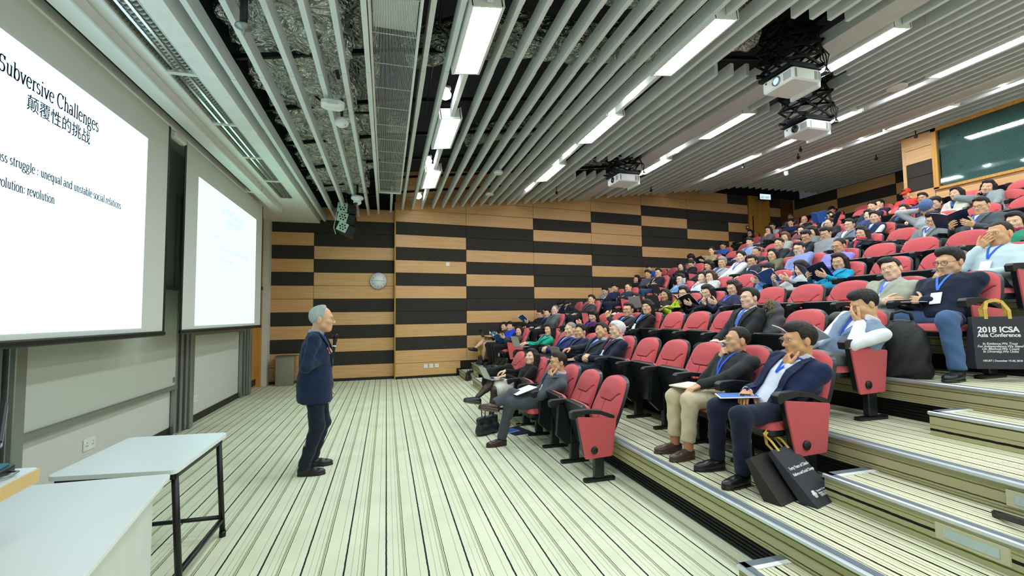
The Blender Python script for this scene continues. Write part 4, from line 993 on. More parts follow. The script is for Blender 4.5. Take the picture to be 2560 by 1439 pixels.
def hand_fn(wr, d, nrm, side, curl, s=1.0, grip=0):
    """palm with five jointed fingers; d = pointing direction, nrm = palm normal, side = +1 right hand"""
    d = np.asarray(d, float); d /= np.linalg.norm(d); nrm = np.asarray(nrm, float); nrm -= d*(nrm @ d); nrm /= np.linalg.norm(nrm)
    t = np.cross(d, nrm)*side; wr = np.asarray(wr, float); fs = []; tips = []
    L = [(.030, .085, .040, .026, .022), (.010, .090, .045, .030, .023), (-.011, .086, .042, .028, .022), (-.030, .078, .032, .022, .019)]
    for k, (off, pl, a, b_, c) in enumerate(L):
        kn = wr+(d*pl+t*off)*s; fs.append((f_cone(wr+(d*.012+t*off*.6)*s, kn, .0135*s, .0105*s), .012)); p = kn; ang = 0.0
        for i, ln in enumerate((a, b_, c)):
            ang += curl*(.9 if i == 0 else 1.15 if i == 1 else .7)+(.05*k if i == 0 else 0)
            q = p+(d*math.cos(ang)+nrm*math.sin(ang)+t*off*.9*(1-curl*.4))*ln*s; r0, r1 = (.0092-.0006*i)*s, (.0086-.0008*i)*s
            fs.append((f_cone(p, q, r0, r1), .004)); p = q
        tips.append(p)
    p = wr+(d*.028+t*.030)*s; fs.append((f_cone(wr+(d*.02+t*.012)*s, p, .015*s, .013*s), .012))
    for i, (ln, aa) in enumerate(((.040, .65), (.032, .45), (.024, .3))):
        dd = d*(1-aa*.55)+t*aa*(1-grip)+nrm*(.25+.35*curl+grip*.6); dd /= np.linalg.norm(dd); q = p+dd*ln*s; fs.append((f_cone(p, q, (.0118-.001*i)*s, (.0108-.001*i)*s), .006)); p = q
    return f_union(fs, .004)
def ik(Sh, W, l1, l2, pole):
    v = W-Sh; L = np.linalg.norm(v); mx = (l1+l2)*.995
    if L > mx: W = Sh+v/L*mx; v = W-Sh; L = mx
    x = (l1*l1-l2*l2+L*L)/(2*L); hgt = math.sqrt(max(l1*l1-x*x, 0)); u = v/L; p = pole-u*(pole @ u); p = p/np.linalg.norm(p)
    return Sh+u*x+p*hgt, W
def trace_front(f, pts, off=.004, dirv=(0, -1, 0), start=.6):
    """march points along dirv until they meet the surface f"""
    P = np.array(pts, np.float32); D = np.asarray(dirv, np.float32); P = P-D*start
    for _ in range(60):
        d = f(P); P = P+D*np.clip(d, -.01, .05)[:, None]*.8
    bad = np.abs(f(P)) > .012
    if bad.any():
        Q = np.array(pts, np.float32)-D*.14; good = np.where(~bad)[0]
        for i in np.where(bad)[0]: P[i] = Q[i] if not len(good) else np.array(pts[i])+(P[good[np.argmin(np.abs(good-i))]]-np.array(pts[good[np.argmin(np.abs(good-i))]]))
    return P-D*off
def ribbon(name, path, wd, m, parent, th=.003, side=None, nrm=(0, 1, 0)):
    P = [Vector(p) for p in path]; b = MB(); v = []; f = []; N_ = Vector(nrm)
    for i, p in enumerate(P):
        d = (P[min(i+1, len(P)-1)]-P[max(i-1, 0)]).normalized(); x = d.cross(N_); x = x.normalized() if x.length > 1e-4 else Vector((1, 0, 0))
        w_ = wd[i] if hasattr(wd, '__len__') else wd
        v += [p-x*w_/2, p+x*w_/2, p+x*w_/2+N_*th, p-x*w_/2+N_*th]
    for i in range(len(P)-1):
        a = i*4; c = a+4
        for k in range(4): f.append((a+k, a+(k+1) % 4, c+(k+1) % 4, c+k))
    f += [(3, 2, 1, 0), tuple(range(len(v)-4, len(v)))]
    b.add(v, f, 0); return b.build(name, m, parent)
SKIN = 'e2b48f'
def person(o):
    """o: world loc, rz, and a dict of looks; builds one person with clothes as children"""
    q = o.get('q', 1); hb = {0: .022, 1: .017, 2: .0105}[q]; hh = {0: .0085, 1: .0062, 2: .0042}[q]; hd = {0: .0085, 1: .006, 2: .0042}[q]
    fem = o['sex'] == 'f'; sc = o.get('hs', 1.03 if not fem else 1.0); stand = o.get('stand')
    Hc = np.array(o['head'], float); hip = np.array(o.get('hip', (0, .0, .49)), float); R = rotm(*o['rot'])
    k = o.get('bulk', .96 if fem else 1.04)
    nb = Hc+np.array([R[0, 2]*-.09, -.018, -.138])*(sc/1.03)
    if 'nb' in o: nb = np.array(o['nb'], float)
    ax = nb-hip; TL = np.linalg.norm(ax); ax /= TL; U = np.array([1., 0, 0]); Fv = np.cross(ax, U)*-1; Fv = -Fv if Fv[1] < 0 else Fv; U = np.cross(Fv, ax); U /= np.linalg.norm(U)
    if o.get('twist'): ca, sa = math.cos(o['twist']), math.sin(o['twist']); Us = U*ca+Fv*sa
    else: Us = U
    sw = (.160 if fem else .190)*k; sh = {s: nb+Us*s*sw-ax*.058+Fv*.005 for s in (1, -1)}
    T0 = [-.3, -.1, 0, .3, .6, .8, .92, 1.0, 1.1]; TA = np.array([.17, .172, .178, .160, .182, .178, .12, .065, .05])*k; TB = np.array([.13, .13, .135, .112, .122, .105, .082, .062, .05])*k
    if fem: TA = TA*np.array([1.04, 1.04, 1.0, .92, .94, .93, .92, .95, 1]); TB = TB*np.array([1, 1, 1, .92, 1.03, .98, 1, 1, 1])
    TB = TB*(1+o.get('belly', 0)*np.array([1, 1, 1.2, 1.6, .7, 0, 0, 0, 0]))
    def torso(inf, w0=-.1, w1=1.02):
        def f(P):
            p = P-hip; wq = p @ ax/TL; uu = p @ U; vv = p @ Fv; a = np.interp(wq, T0, TA)+inf; b_ = np.interp(wq, T0, TB)+inf
            d = (np.sqrt((uu/a)**2+(vv/b_)**2)-1)*np.minimum(a, b_)
            return smax(smax(d, (w0-wq)*TL, .03), (wq-w1)*TL, .03)
        return f
    # arms
    arms = {}
    for s, key in ((1, 'ra'), (-1, 'la')):
        pose = o.get(key, 'lap'); l1, l2 = (.27, .245) if fem else (.285, .26); pole = np.array([s*.7, -.35, -.9]); curl = .45; grip = 0; hdr = None; nrm = np.array([0, 0, -1.]); hc = Hc+R @ np.array([0, .0, -.02])*sc
        if isinstance(pose, dict): W = np.array(pose['w'], float); hdr = np.array(pose['d'], float); nrm = np.array(pose['n'], float); curl = pose.get('c', .45); pole = np.array(pose.get('p', pole), float); grip = pose.get('g', 0)
        elif pose == 'lap': W = np.array([s*.09, .24, .60]); hdr = np.array([-s*.45, .9, -.15])
        elif pose == 'knee': W = np.array([s*.13, .33, .63]); hdr = np.array([-s*.15, 1, -.35])
        elif pose == 'clasp': W = np.array([s*.07, .26, .66]); hdr = np.array([-s*.75, .65, 0]); nrm = np.array([-s*.6, -.5, -.5]); curl = .8
        elif pose == 'rest': W = np.array([s*.27, .16, .725]); hdr = np.array([-s*.05, 1, -.1]); pole = np.array([s*.5, -1, -.2])
        elif pose == 'type': W = np.array([s*.10, .25, .70]); hdr = np.array([-s*.2, 1, -.1]); curl = .35
        elif pose == 'hold': W = np.array([s*.13, .22, .72]); hdr = np.array([-s*.35, .8, .35]); nrm = np.array([-s*.8, 0, .5]); curl = .6
        elif pose == 'chin': W = hc+R @ np.array([s*.062, .118, -.160])*sc; hdr = R @ np.array([-s*.45, -.02, .85]); nrm = R @ np.array([-s*.25, -.9, .1]); curl = 1.1; pole = np.array([s*.5, .5, -1.])
        elif pose == 'cheek': W = hc+R @ np.array([s*.118, .035, -.150])*sc; hdr = R @ np.array([-s*.18, .12, .95]); nrm = R @ np.array([-s*.9, .1, 0]); curl = .75; pole = np.array([s*.6, .4, -1.])
        elif pose == 'face': W = hc+R @ np.array([s*.085, .135, -.105])*sc; hdr = R @ np.array([-s*.62, .0, .75]); nrm = R @ np.array([0, -1., 0]); curl = .28; pole = np.array([s*.6, .5, -1.])
        elif pose == 'cross': W = hip+ax*TL*.46+np.array([-s*.10, .19+.03*s, 0]); hdr = np.array([-s*1., -.1, .1]); nrm = np.array([0, -1., -.2]); pole = np.array([s*.9, .2, -.9])
        elif pose == 'up': W = hc+R @ np.array([s*.13, .03, .02]); hdr = R @ np.array([-s*.6, -.1, .8]); nrm = R @ np.array([-s*.8, 0, -.4]); curl = .7; pole = np.array([s*1., .3, -.2])
        elif pose == 'neck': W = hc+R @ np.array([s*.12, .02, -.13]); hdr = np.array([-s*.6, -.6, .35]); nrm = np.array([-s*.5, .3, -.6]); pole = np.array([s*1., .5, -.5])
        E, W = ik(sh[s], W, l1, l2, pole)
        if hdr is None: hdr = W-E
        arms[s] = (sh[s], E, W, np.array(hdr, float), np.array(nrm, float), curl, grip)
    # legs
    if stand: hj = {s: hip+U*s*.085 for s in (1, -1)}; kn = o['kn']; an = o['an']
    else:
        st = o.get('legs', 'flat'); hj = {s: hip+np.array([s*.085, .03, 0]) for s in (1, -1)}
        kn = {s: np.array([s*.125, .44, .50]) for s in (1, -1)}; an = {s: np.array([s*.11, .40+.05*s*(fem*1-.5), .10]) for s in (1, -1)}
        if st == 'crossr': kn[1] = np.array([-.01, .46, .60]); an[1] = np.array([-.15, .70, .42]); an[-1] = np.array([-.13, .50, .10])
        if st == 'crossl': kn[-1] = np.array([.02, .46, .60]); an[-1] = np.array([.10, .72, .38]); an[1] = np.array([.10, .52, .10])
        if st == 'fwd': an = {s: np.array([s*.12, .56+.06*s, .10]) for s in (1, -1)}
        if st == 'wide': kn = {s: np.array([s*.2, .44, .50]) for s in (1, -1)}; an = {1: np.array([.17, .50, .10]), -1: np.array([-.2, .44, .10])}
        if 'kn' in o: kn = {s: np.array(o['kn'][s], float) for s in (1, -1)}; an = {s: np.array(o['an'][s], float) for s in (1, -1)}
    bb = lambda pts, m: (np.min(pts, 0)-m, np.max(pts, 0)+m)
    # --- body: head and neck, hands, core under the clothes -> one mesh
    hf = head_fn(o); nk1 = (R.T @ (nb-Hc))/sc
    neck = f_cone(A(0, -.022, -.05), nk1, .052 if not fem else .045, .056 if not fem else .05); chestf = f_ell(nk1+A(0, -.005, -.045), A(.085, .065, .05))
    hfn = lambda P: smin(smin(hf(P), neck(P), .03), chestf(P), .04)
    v, qd = surf(hfn, np.minimum(A(-.10, -.13, -.14), nk1-.09), np.maximum(A(.10, .135, .13), nk1+.07), hh/sc)
    cen = v[qd].mean(1); lip = (np.abs(cen[:, 2]+.0625) < .0095*(1-(cen[:, 0]/.024)**2)) & (cen[:, 1] > .080)
    if o.get('yawn'): lip &= False
    W_ = lambda p: (p*sc) @ R.T+Hc
    blocks = [(W_(v), qd, lip.astype(int))]
    if q > 0 or True:
        for s in (-1, 1):
            if o.get('shut'): continue
            op = o.get('eye', 1.0)
            ev, eq = ball(A(s*.031, .0795, .0065), (.0135, .0085, .0058*op), np.eye(3), 6); blocks.append((W_(ev), eq, 2))
            ev, eq = ball(A(s*.031-.002*0, .0828, .0062), (.0058, .0062, .0056*op), np.eye(3), 6); blocks.append((W_(ev), eq, 3))
    bm_ = skin_mats(o.get('skin', SKIN))
    for s in (1, -1):
        S0, E, W, hdr, nrm, curl, grip = arms[s]; u = (W-E)/np.linalg.norm(W-E); hs = .95 if fem else 1.06
        hf2 = hand_fn(W+u*.0, hdr, nrm, s, curl, hs, grip); fa = f_cone(E+u*.09, W+u*.01, .034 if not fem else .029, .026 if not fem else .022)
        g = (lambda a_, b_: (lambda P: smin(a_(P), b_(P), .015)))(hf2, fa)
        c = W+hdr/np.linalg.norm(hdr)*.08*hs; lo, hi = bb(np.array([c-.125*hs, c+.125*hs, W-u*.12]), .0); lo = np.minimum(lo, W-u*.12-.04); hi = np.maximum(hi, W-u*.12+.04)
        blocks.append((*surf(g, lo, hi, hd), 0))
        fu = f_union([f_cone(S0, E, .04, .034), f_cone(E, E+u*.12, .034, .033)], .02); lo, hi = bb(np.array([S0, E, E+u*.12]), .06); blocks.append((*surf(fu, lo, hi, .02), 0))
    lo, hi = bb(np.array([hip-ax*.12, nb]), .24); blocks.append((*surf(torso(-.02), lo, hi, .03), 0))
    skirt = o.get('bot') == 'skirt'
    for s in (1, -1):
        r1, r2, r3, r4 = (.075, .052, .055, .034)
        fl = f_union([f_cone(hj[s], kn[s], r1, r2), f_cone(kn[s], kn[s]*.55+an[s]*.45+np.array([0, -.012, 0]), r2-.002, r3), f_cone(kn[s]*.55+an[s]*.45+np.array([0, -.012, 0]), an[s], r3-.004, r4)], .03)
        lo, hi = bb(np.array([hj[s], kn[s], an[s]]), .1); blocks.append((*surf(fl, lo, hi, .013 if skirt else .028), 4 if skirt and o.get('hose') else 0))
    if o.get('hose'): bm_ = bm_+[mat('sheer stockings '+o['hose'], o['hose'], .5, var=.02)]
    root = mesh_np('person', blocks, bm_); root.location = o['loc']; root.rotation_euler = (0, 0, o.get('rz', PI/2)); tag(root, o['label'], 'person', None)
    # --- hair
    hfun = hair_fn(o['hair'], hash(o['label']) % 97); hm = mat('hair '+o['hc'], o['hc'], .48, bump=.5, bscale=120, var=.15, vscale=40, aniso=(4, 4, .6), spec=.4)
    if hfun is not None:
        lo = A(-.14, -.20, -.35 if 'long' in o['hair'] else -.2); hi = A(.14, .13, .17); v, qd = surf(hfun, lo, hi, (.011 if q == 0 else .008 if q == 1 else .0055)); bl = [(W_(v), qd, 0)]
    else: bl = []
    for s in (-1, 1):
        if o.get('brow', 1):
            bf = f_cone(A(s*.014, .0885, .0265), A(s*.046, .076, .030), .0042, .003); v, qd = surf(bf, A(min(s*.01, s*.05)-.008, .065, .015), A(max(s*.01, s*.05)+.008, .1, .04), .003); bl.append((W_(v), qd, 0))
    if bl: mesh_np('hair', bl, [hm], root)
    # --- clothes
    tk = o['top']; tc = o['tc']; sc_ = o.get('sc', 'e8edf2'); wr = lambda P: .0022*np.sin(P[:, 0]*17+P[:, 2]*38+2.5*np.sin(P[:, 1]*13+P[:, 0]*9))+.0014*np.sin(P[:, 2]*62-P[:, 0]*44+3*np.sin(P[:, 1]*21))
    infl = {'jacket': .020, 'coat': .028, 'knit': .016, 'shirt': .012, 'vest': .028}[tk]; jk = tk in ('jacket', 'coat', 'vest'); w0 = o.get('hem', -.12)
    vdep = o.get('vd', .30 if tk == 'jacket' else .42); vw0 = o.get('vw', .084 if tk == 'jacket' else .07); vwb = o.get('vwb', .006)
    sleeves = []
    for s in (1, -1):
        S0, E, W = arms[s][:3]; u = (W-E)/np.linalg.norm(W-E); a = .055 if not fem else .047; b_ = .045 if not fem else .039
        if tk == 'coat': a += .008; b_ += .008
        We = W-u*.012; sleeves.append([f_cone(S0, E, a*k, b_*k+.004), f_cone(E, We, b_*k+.003, (.040 if not fem else .034)*k+.002)])
    tor = torso(infl, w0, .985); shl = f_union([f_cone(sh[-1]+ax*.004, nb-ax*.012-Fv*.012, .05*k, .058*k), f_cone(nb-ax*.012-Fv*.012, sh[1]+ax*.004, .058*k, .05*k)], .02); nkh = f_cone(nb-ax*.05+Fv*.008, nb+ax*.1+Fv*.012, (.066 if jk else .060)*sc, (.076 if jk else .066)*sc)
    def vcut(P):
        p = P-hip; wq = p @ ax/TL; uu = p @ U; vv = p @ Fv; return np.maximum(np.abs(uu)-np.interp(wq, [vdep, 1.0], [vwb, vw0])*(wq > vdep)+(wq < vdep)*.5*(vdep-wq), .018-vv)
    def lap(P):
        p = P-hip; wq = p @ ax/TL; uu = np.abs(p @ U); e = np.interp(wq, [vdep-.03, 1.0], [vwb, vw0]); return .007*((uu > e) & (uu < e+.05*np.clip((wq-vdep)*3+.25, 0, 1)) & (wq > vdep-.02) & (p @ Fv > .03))
    def topf(P):
        d = smin(tor(P), shl(P), .05)
        if jk: d = d-lap(P)
        if tk != 'vest' or True:
            for sl in sleeves:
                if tk == 'vest': break
                e = smin(sl[0](P), sl[1](P), .02); d = smin(d, e, .035)
        d = d+wr(P)*(.6 if tk == 'shirt' else 1)
        d = smax(d, -nkh(P), .012)
        if jk: d = smax(d, -vcut(P), .006)
        return d
    pts = np.array([hip-ax*.2+U*.2, hip-ax*.2-U*.2, hip+Fv*.18, hip-Fv*.18, nb]+[p for s in (1, -1) for p in arms[s][:3]])
    if stand: pts = np.concatenate([pts, [hip-ax*.34]])
    lo, hi = bb(pts, .09)
    if tk == 'vest':
        topf_s = topf; mesh_np('vest', [(*surf(topf_s, lo, hi, hb), 0)], [cloth(tc, 'knit')], root)
        def shf(P):
            d = torso(.004, -.1, .985)(P)
            for sl in sleeves: d = smin(d, smin(sl[0](P), sl[1](P), .02), .035)
            return smax(d+wr(P)*.6, -nkh(P)-.008, .01)
        mesh_np('shirt', [(*surf(shf, lo, hi, hb), 0)], [cloth(sc_, 'cotton')], root)
    else:
        mesh_np({'jacket': 'jacket', 'coat': 'coat', 'knit': 'sweater', 'shirt': 'shirt'}[tk], [(*surf(topf, lo, hi, hb), 0)], [cloth(tc, {'jacket': 'wool', 'coat': 'coat', 'knit': 'knit', 'shirt': 'cotton'}[tk])], root)
    # shirt under the jacket with a collar; cuffs
    colr = o.get('collar', tk in ('jacket', 'shirt', 'vest') and not fem)
    def collarf(P):
        p = P-nb; zz = p @ ax; rr = np.sqrt((p @ U)**2+(p @ Fv)**2); r0 = (.0635 if not fem else .064)*sc+.10*np.clip(-zz, 0, .03)
        d = np.maximum(np.abs(rr-r0*(.98 if not fem else .9))-.0075, np.abs(zz-.014)-.027); vv = p @ Fv; uu = np.abs(p @ U)
        return smax(d, -(np.maximum(uu-.022+.5*zz, .03-vv)), .004)
    if jk and tk != 'vest':
        def undr(P):
            d = smax(torso(.004, -.08, .985)(P), -nkh(P)+.004, .01)
            return d
        lo2, hi2 = bb(np.array([hip-ax*.1, nb]), .2); mesh_np('shirt' if not o.get('knitunder') else 'sweater', [(*surf(undr, lo2, hi2, min(hb, .013)), 0)], [cloth(sc_, 'cotton')], root)
    if colr:
        lo2, hi2 = nb-.1, nb+.1; mesh_np('collar', [(*surf(collarf, lo2, hi2, .005 if q == 2 else .008), 0)], [cloth(o.get('cc', sc_ if tk != 'shirt' else tc), 'cotton')], root)
    if tk == 'jacket' and o.get('cuff', 1) and q == 2:
        bl = []
        for s in (1, -1):
            S0, E, W = arms[s][:3]; u = (W-E)/np.linalg.norm(W-E); f = f_cone(W-u*.05, W+u*.004, .034*k, .034*k); g = f_cone(W-u*.01, W+u*.06, .029, .029); lo2, hi2 = bb(np.array([W-u*.05, W+u*.004]), .045); bl.append((*surf(lambda P: smax(f(P), -g(P), .004), lo2, hi2, .007), 0))
        mesh_np('shirt_cuff', bl, [cloth(sc_, 'cotton')], root)
    front = topf if not jk else (lambda P: np.minimum(topf(P), torso(.005, .1, .985)(P)))
    if tk == 'jacket' and q > 0 and not o.get('nolap'):
        lb = []
        for s in (-1, 1):
            tt = np.linspace(1.0, vdep+.02, 11); pts = [hip+ax*TL*t+U*s*(np.interp(t, [vdep, 1.0], [vwb, vw0])+.030-.022*max(0, (.75-t))) for t in tt]
            pts = trace_front(topf, pts, .001, -Fv, .3); ribbon('lapel', pts, [.045, .058, .074, .080, .062, .058, .052, .045, .036, .025, .010], cloth(tc, 'wool'), root, .006, nrm=tuple(Fv))
    if o.get('tie'):
        pts = [nb+Fv*.04-ax*TL*t for t in np.linspace(.05, .50, 9)]; pts = trace_front(torso(.006, .1, .985), pts, .004, -Fv, .25)
        ribbon('tie', pts, [.045, .032, .04, .048, .055, .06, .066, .07, .05], cloth(o['tie'], 'silk'), root, .006, nrm=tuple(Fv))
    if o.get('scarf'):
        sf = lambda P: np.sqrt((np.sqrt(((P-nb) @ U)**2+((P-nb) @ Fv)**2)-.072)**2+(((P-nb) @ ax)-.0)**2)-.035+wr(P)*1.6
        tail = f_cone(nb+Fv*.11-ax*.03, nb+Fv*.13-ax*.2, .035, .045); mesh_np('scarf', [(*surf(lambda P: smin(sf(P), tail(P), .03), nb-.26, nb+.17, .011), 0)], [cloth(o['scarf'], 'scarf')], root)
    if o.get('hood'):
        hf3 = lambda P: np.sqrt((np.sqrt(((P-nb+Fv*.03) @ U)**2+((P-nb+Fv*.03) @ Fv)**2)-.085)**2+(((P-nb) @ ax)+.01)**2)-.032
        mesh_np('hood', [(*surf(hf3, nb-.19, nb+.19, .011), 0)], [cloth(o['hood'], 'hood')], root)
    lc = o.get('lan', '2a5fd0')
    if lc:
        wd = .019; bot = .50
        if isinstance(lc, tuple): lc, bot = lc
        lv = []
        for s in (-1, 1):
            pts = [nb+U*s*(.062-.062*t)+ax*(.03-TL*bot*t) for t in np.linspace(.0, 1, 12)]; pts = trace_front(front, pts, .003, -Fv, .3)
            back = nb+U*s*.066+ax*.035-Fv*.02; pts = [back]+[tuple(p) for p in pts]; lv.append(pts)
        lb = ribbon('lanyard', lv[0]+lv[1][::-1], wd, cloth(lc, 'ribbon'), root, .003, nrm=tuple(Fv))
        if o.get('badge', q == 2):
            e = Vector(lv[0][-1]); b = MB(); M_ = frame3(e-Vector(ax)*.03+Vector(Fv)*.008, U, ax); b.rbox(-.045, .045, -.12, -.0, -.002, .003, .003, 0, M_); b.rbox(-.043, .043, -.045, -.003, .003, .0045, .001, 1, M_); b.build('name_badge', [M_paper, cloth(lc, 'badge')], lb)
    # glasses
    if o.get('gl'):
        b = MB(); gm = {1: M_dark, 2: mat('thin gold rims', 'a98d5c', .3, .8, var=0), 3: M_alu}[o['gl']]; tr = (.0012 if o['gl'] > 1 else .0017)*(1 if q == 2 else 1.15)
        for s in (-1, 1):
            ring = [W_(A(s*.033+.025*math.cos(a), .104-.10*abs(.025*math.cos(a)*s+.0)-.25*max(0, (s*(.025*math.cos(a)))), .003+.018*math.sin(a))) for a in np.linspace(0, 2*PI, 17)]
            b.tube(ring, tr, 6); b.tube([W_(A(s*.058, .094, .008)), W_(A(s*.079, .06, .010)), W_(A(s*.083, -.01, .008)), W_(A(s*.081, -.03, -.008))], tr, 6)
        b.tube([W_(A(-.009, .1045, .006)), W_(A(0, .108, .008)), W_(A(.009, .1045, .006))], tr, 6); g = b.build('glasses', gm, root)
        if q == 2:
            b = MB()
            for s in (-1, 1): b.add([W_(A(s*.033+.023*math.cos(a), .102-.25*max(0, s*.023*math.cos(a)), .003+.016*math.sin(a))) for a in np.linspace(0, 2*PI, 13)[:-1]], [tuple(range(12))])
            b.build('lens', M_lens, g, fix=False)
    # trousers or skirt, socks, shoes
    bc = o.get('bc', '23262e')
    if not skirt:
        kk = .95 if fem else 1.08; bl = []
        if stand: pel = f_ell(hip, A(.175, .125, .16)*k)
        else: pel = f_ell(hip+np.array([0, -.0, -.01]), A(.18, .15, .085)*k)
        def trf(P):
            d = pel(P)
            for s in (1, -1):
                e = smin(f_cone(hj[s], kn[s], .083*kk, .070*kk)(P), f_cone(kn[s], an[s], .067*kk, .054*kk)(P), .03); d = smin(d, e, .025)
            d = d+wr(P)*1.2
            return d
        cuts = []
        pts = np.array([hip]+[p for s in (1, -1) for p in (hj[s], kn[s], an[s])]); lo, hi = bb(pts, .17)
        def trc(P):
            d = trf(P)
            for s in (1, -1):
                u = (an[s]-kn[s])/np.linalg.norm(an[s]-kn[s]); near = np.abs((P-an[s])-((P-an[s]) @ u)[:, None]*u); nr = np.sqrt((near**2).sum(1)) < .12
                d = np.where(nr, np.maximum(d, (P-an[s]) @ u-o.get('tl', .015)), d)
            return d
        mesh_np('trousers', [(*surf(trc, lo, hi, hb*1.15), 0)], [cloth(bc, 'trouser')], root)
    else:
        skf = f_union([f_ell(hip+np.array([0, 0, -.01]), A(.185, .15, .09)), f_cone(hip+np.array([-.07, .05, 0]), kn[-1]*.78+hj[-1]*.22, .105, .09), f_cone(hip+np.array([.07, .05, 0]), kn[1]*.78+hj[1]*.22, .105, .09)], .09); lo, hi = bb(np.array([hip, kn[1], kn[-1]]), .2)
        mesh_np('skirt', [(*surf(lambda P: skf(P)+wr(P), lo, hi, hb), 0)], [cloth(bc, 'skirt')], root)
    sm = mat('shoe leather '+o.get('shoe', '17171a'), o.get('shoe', '17171a'), .32, bump=.15, bscale=40, var=.04)
    for s in (1, -1):
        a = an[s]; v = a-kn[s]; v /= np.linalg.norm(v)
        if not stand and a[2] > .2: fd = np.array([0, .78, .0])+v*.0+np.array([v[0]*.2, .35, .25]); up = -v
        else: fd = np.array([o.get('toe', .12)*s, 1., 0]); up = np.array([0, 0, 1.])
        if 'fd' in o and s in o['fd']: fd = np.array(o['fd'][s], float)
        fd = fd-up*(fd @ up)*(0 if a[2] > .2 else 1); fd /= np.linalg.norm(fd); xx = np.cross(fd, up); xx /= np.linalg.norm(xx); up = np.cross(xx, fd); Rs = np.stack([xx, fd, up], 1).astype(np.float32)
        base = a-up*(a[2] if a[2] <= .2 else .095)
        ff = f_union([f_ell(A(.0, .105, .035), A(.046, .10, .034)), f_ell(A(0, -.012, .045), A(.036, .055, .055)), f_cone(A(0, .0, .06), A(0, .08, .045), .036, .032)], .03); op = f_cone(A(0, -.01, .085), A(0, -.01, .16), .036, .04)
        sol = lambda P: np.maximum(np.maximum(np.abs(P[:, 2]-.010)-.010, ff(P*A(1, 1, 0)+A(0, 0, .03))-.002), 0*P[:, 2]-.02)
        def shf(P): return smax(smin(smax(ff(P), .004-P[:, 2], .004), sol(P), .002), -op(P), .006)
        vv, qq = surf(shf, A(-.065, -.085, -.01), A(.065, .225, .12), .010 if q < 2 else .0055); mesh_np('shoe', [((vv @ Rs.T)+base, qq, 0)], [sm], root)
        if not skirt:
            sk = f_cone(kn[s]*.25+an[s]*.75, a-up*.03, .045, .040); lo, hi = bb(np.array([kn[s]*.25+an[s]*.75, a]), .1); mesh_np('sock', [(*surf(sk, lo, hi, .014), 0)], [cloth(o.get('sock', '17181c'), 'sock')], root)
    if o.get('cap'):
        cf = f_ell(A(0, -.018, .05), A(.094, .112, .098)); br = f_ell(A(0, .115, .06), A(.07, .085, .010)); mesh_np('cap', [((lambda vq: (W_(vq[0]), vq[1], 0))(surf(lambda P: smin(smax(cf(P), .05-P[:, 2]-.0*P[:, 1], .006), br(P), .008), A(-.12, -.15, .02), A(.12, .22, .18), .008)))], [cloth(o['cap'], 'cap')], root)
    if o.get('beanie'):
        cf = f_ell(A(0, -.018, .045), A(.098, .114, .112)); mesh_np('beanie', [((lambda vq: (W_(vq[0]), vq[1], 0))(surf(lambda P: smax(cf(P)+.003*np.sin(P[:, 0]*180), .03-P[:, 2], .006), A(-.12, -.15, .0), A(.12, .12, .18), .008)))], [cloth(o['beanie'], 'beanie')], root)
    return root, arms, W_
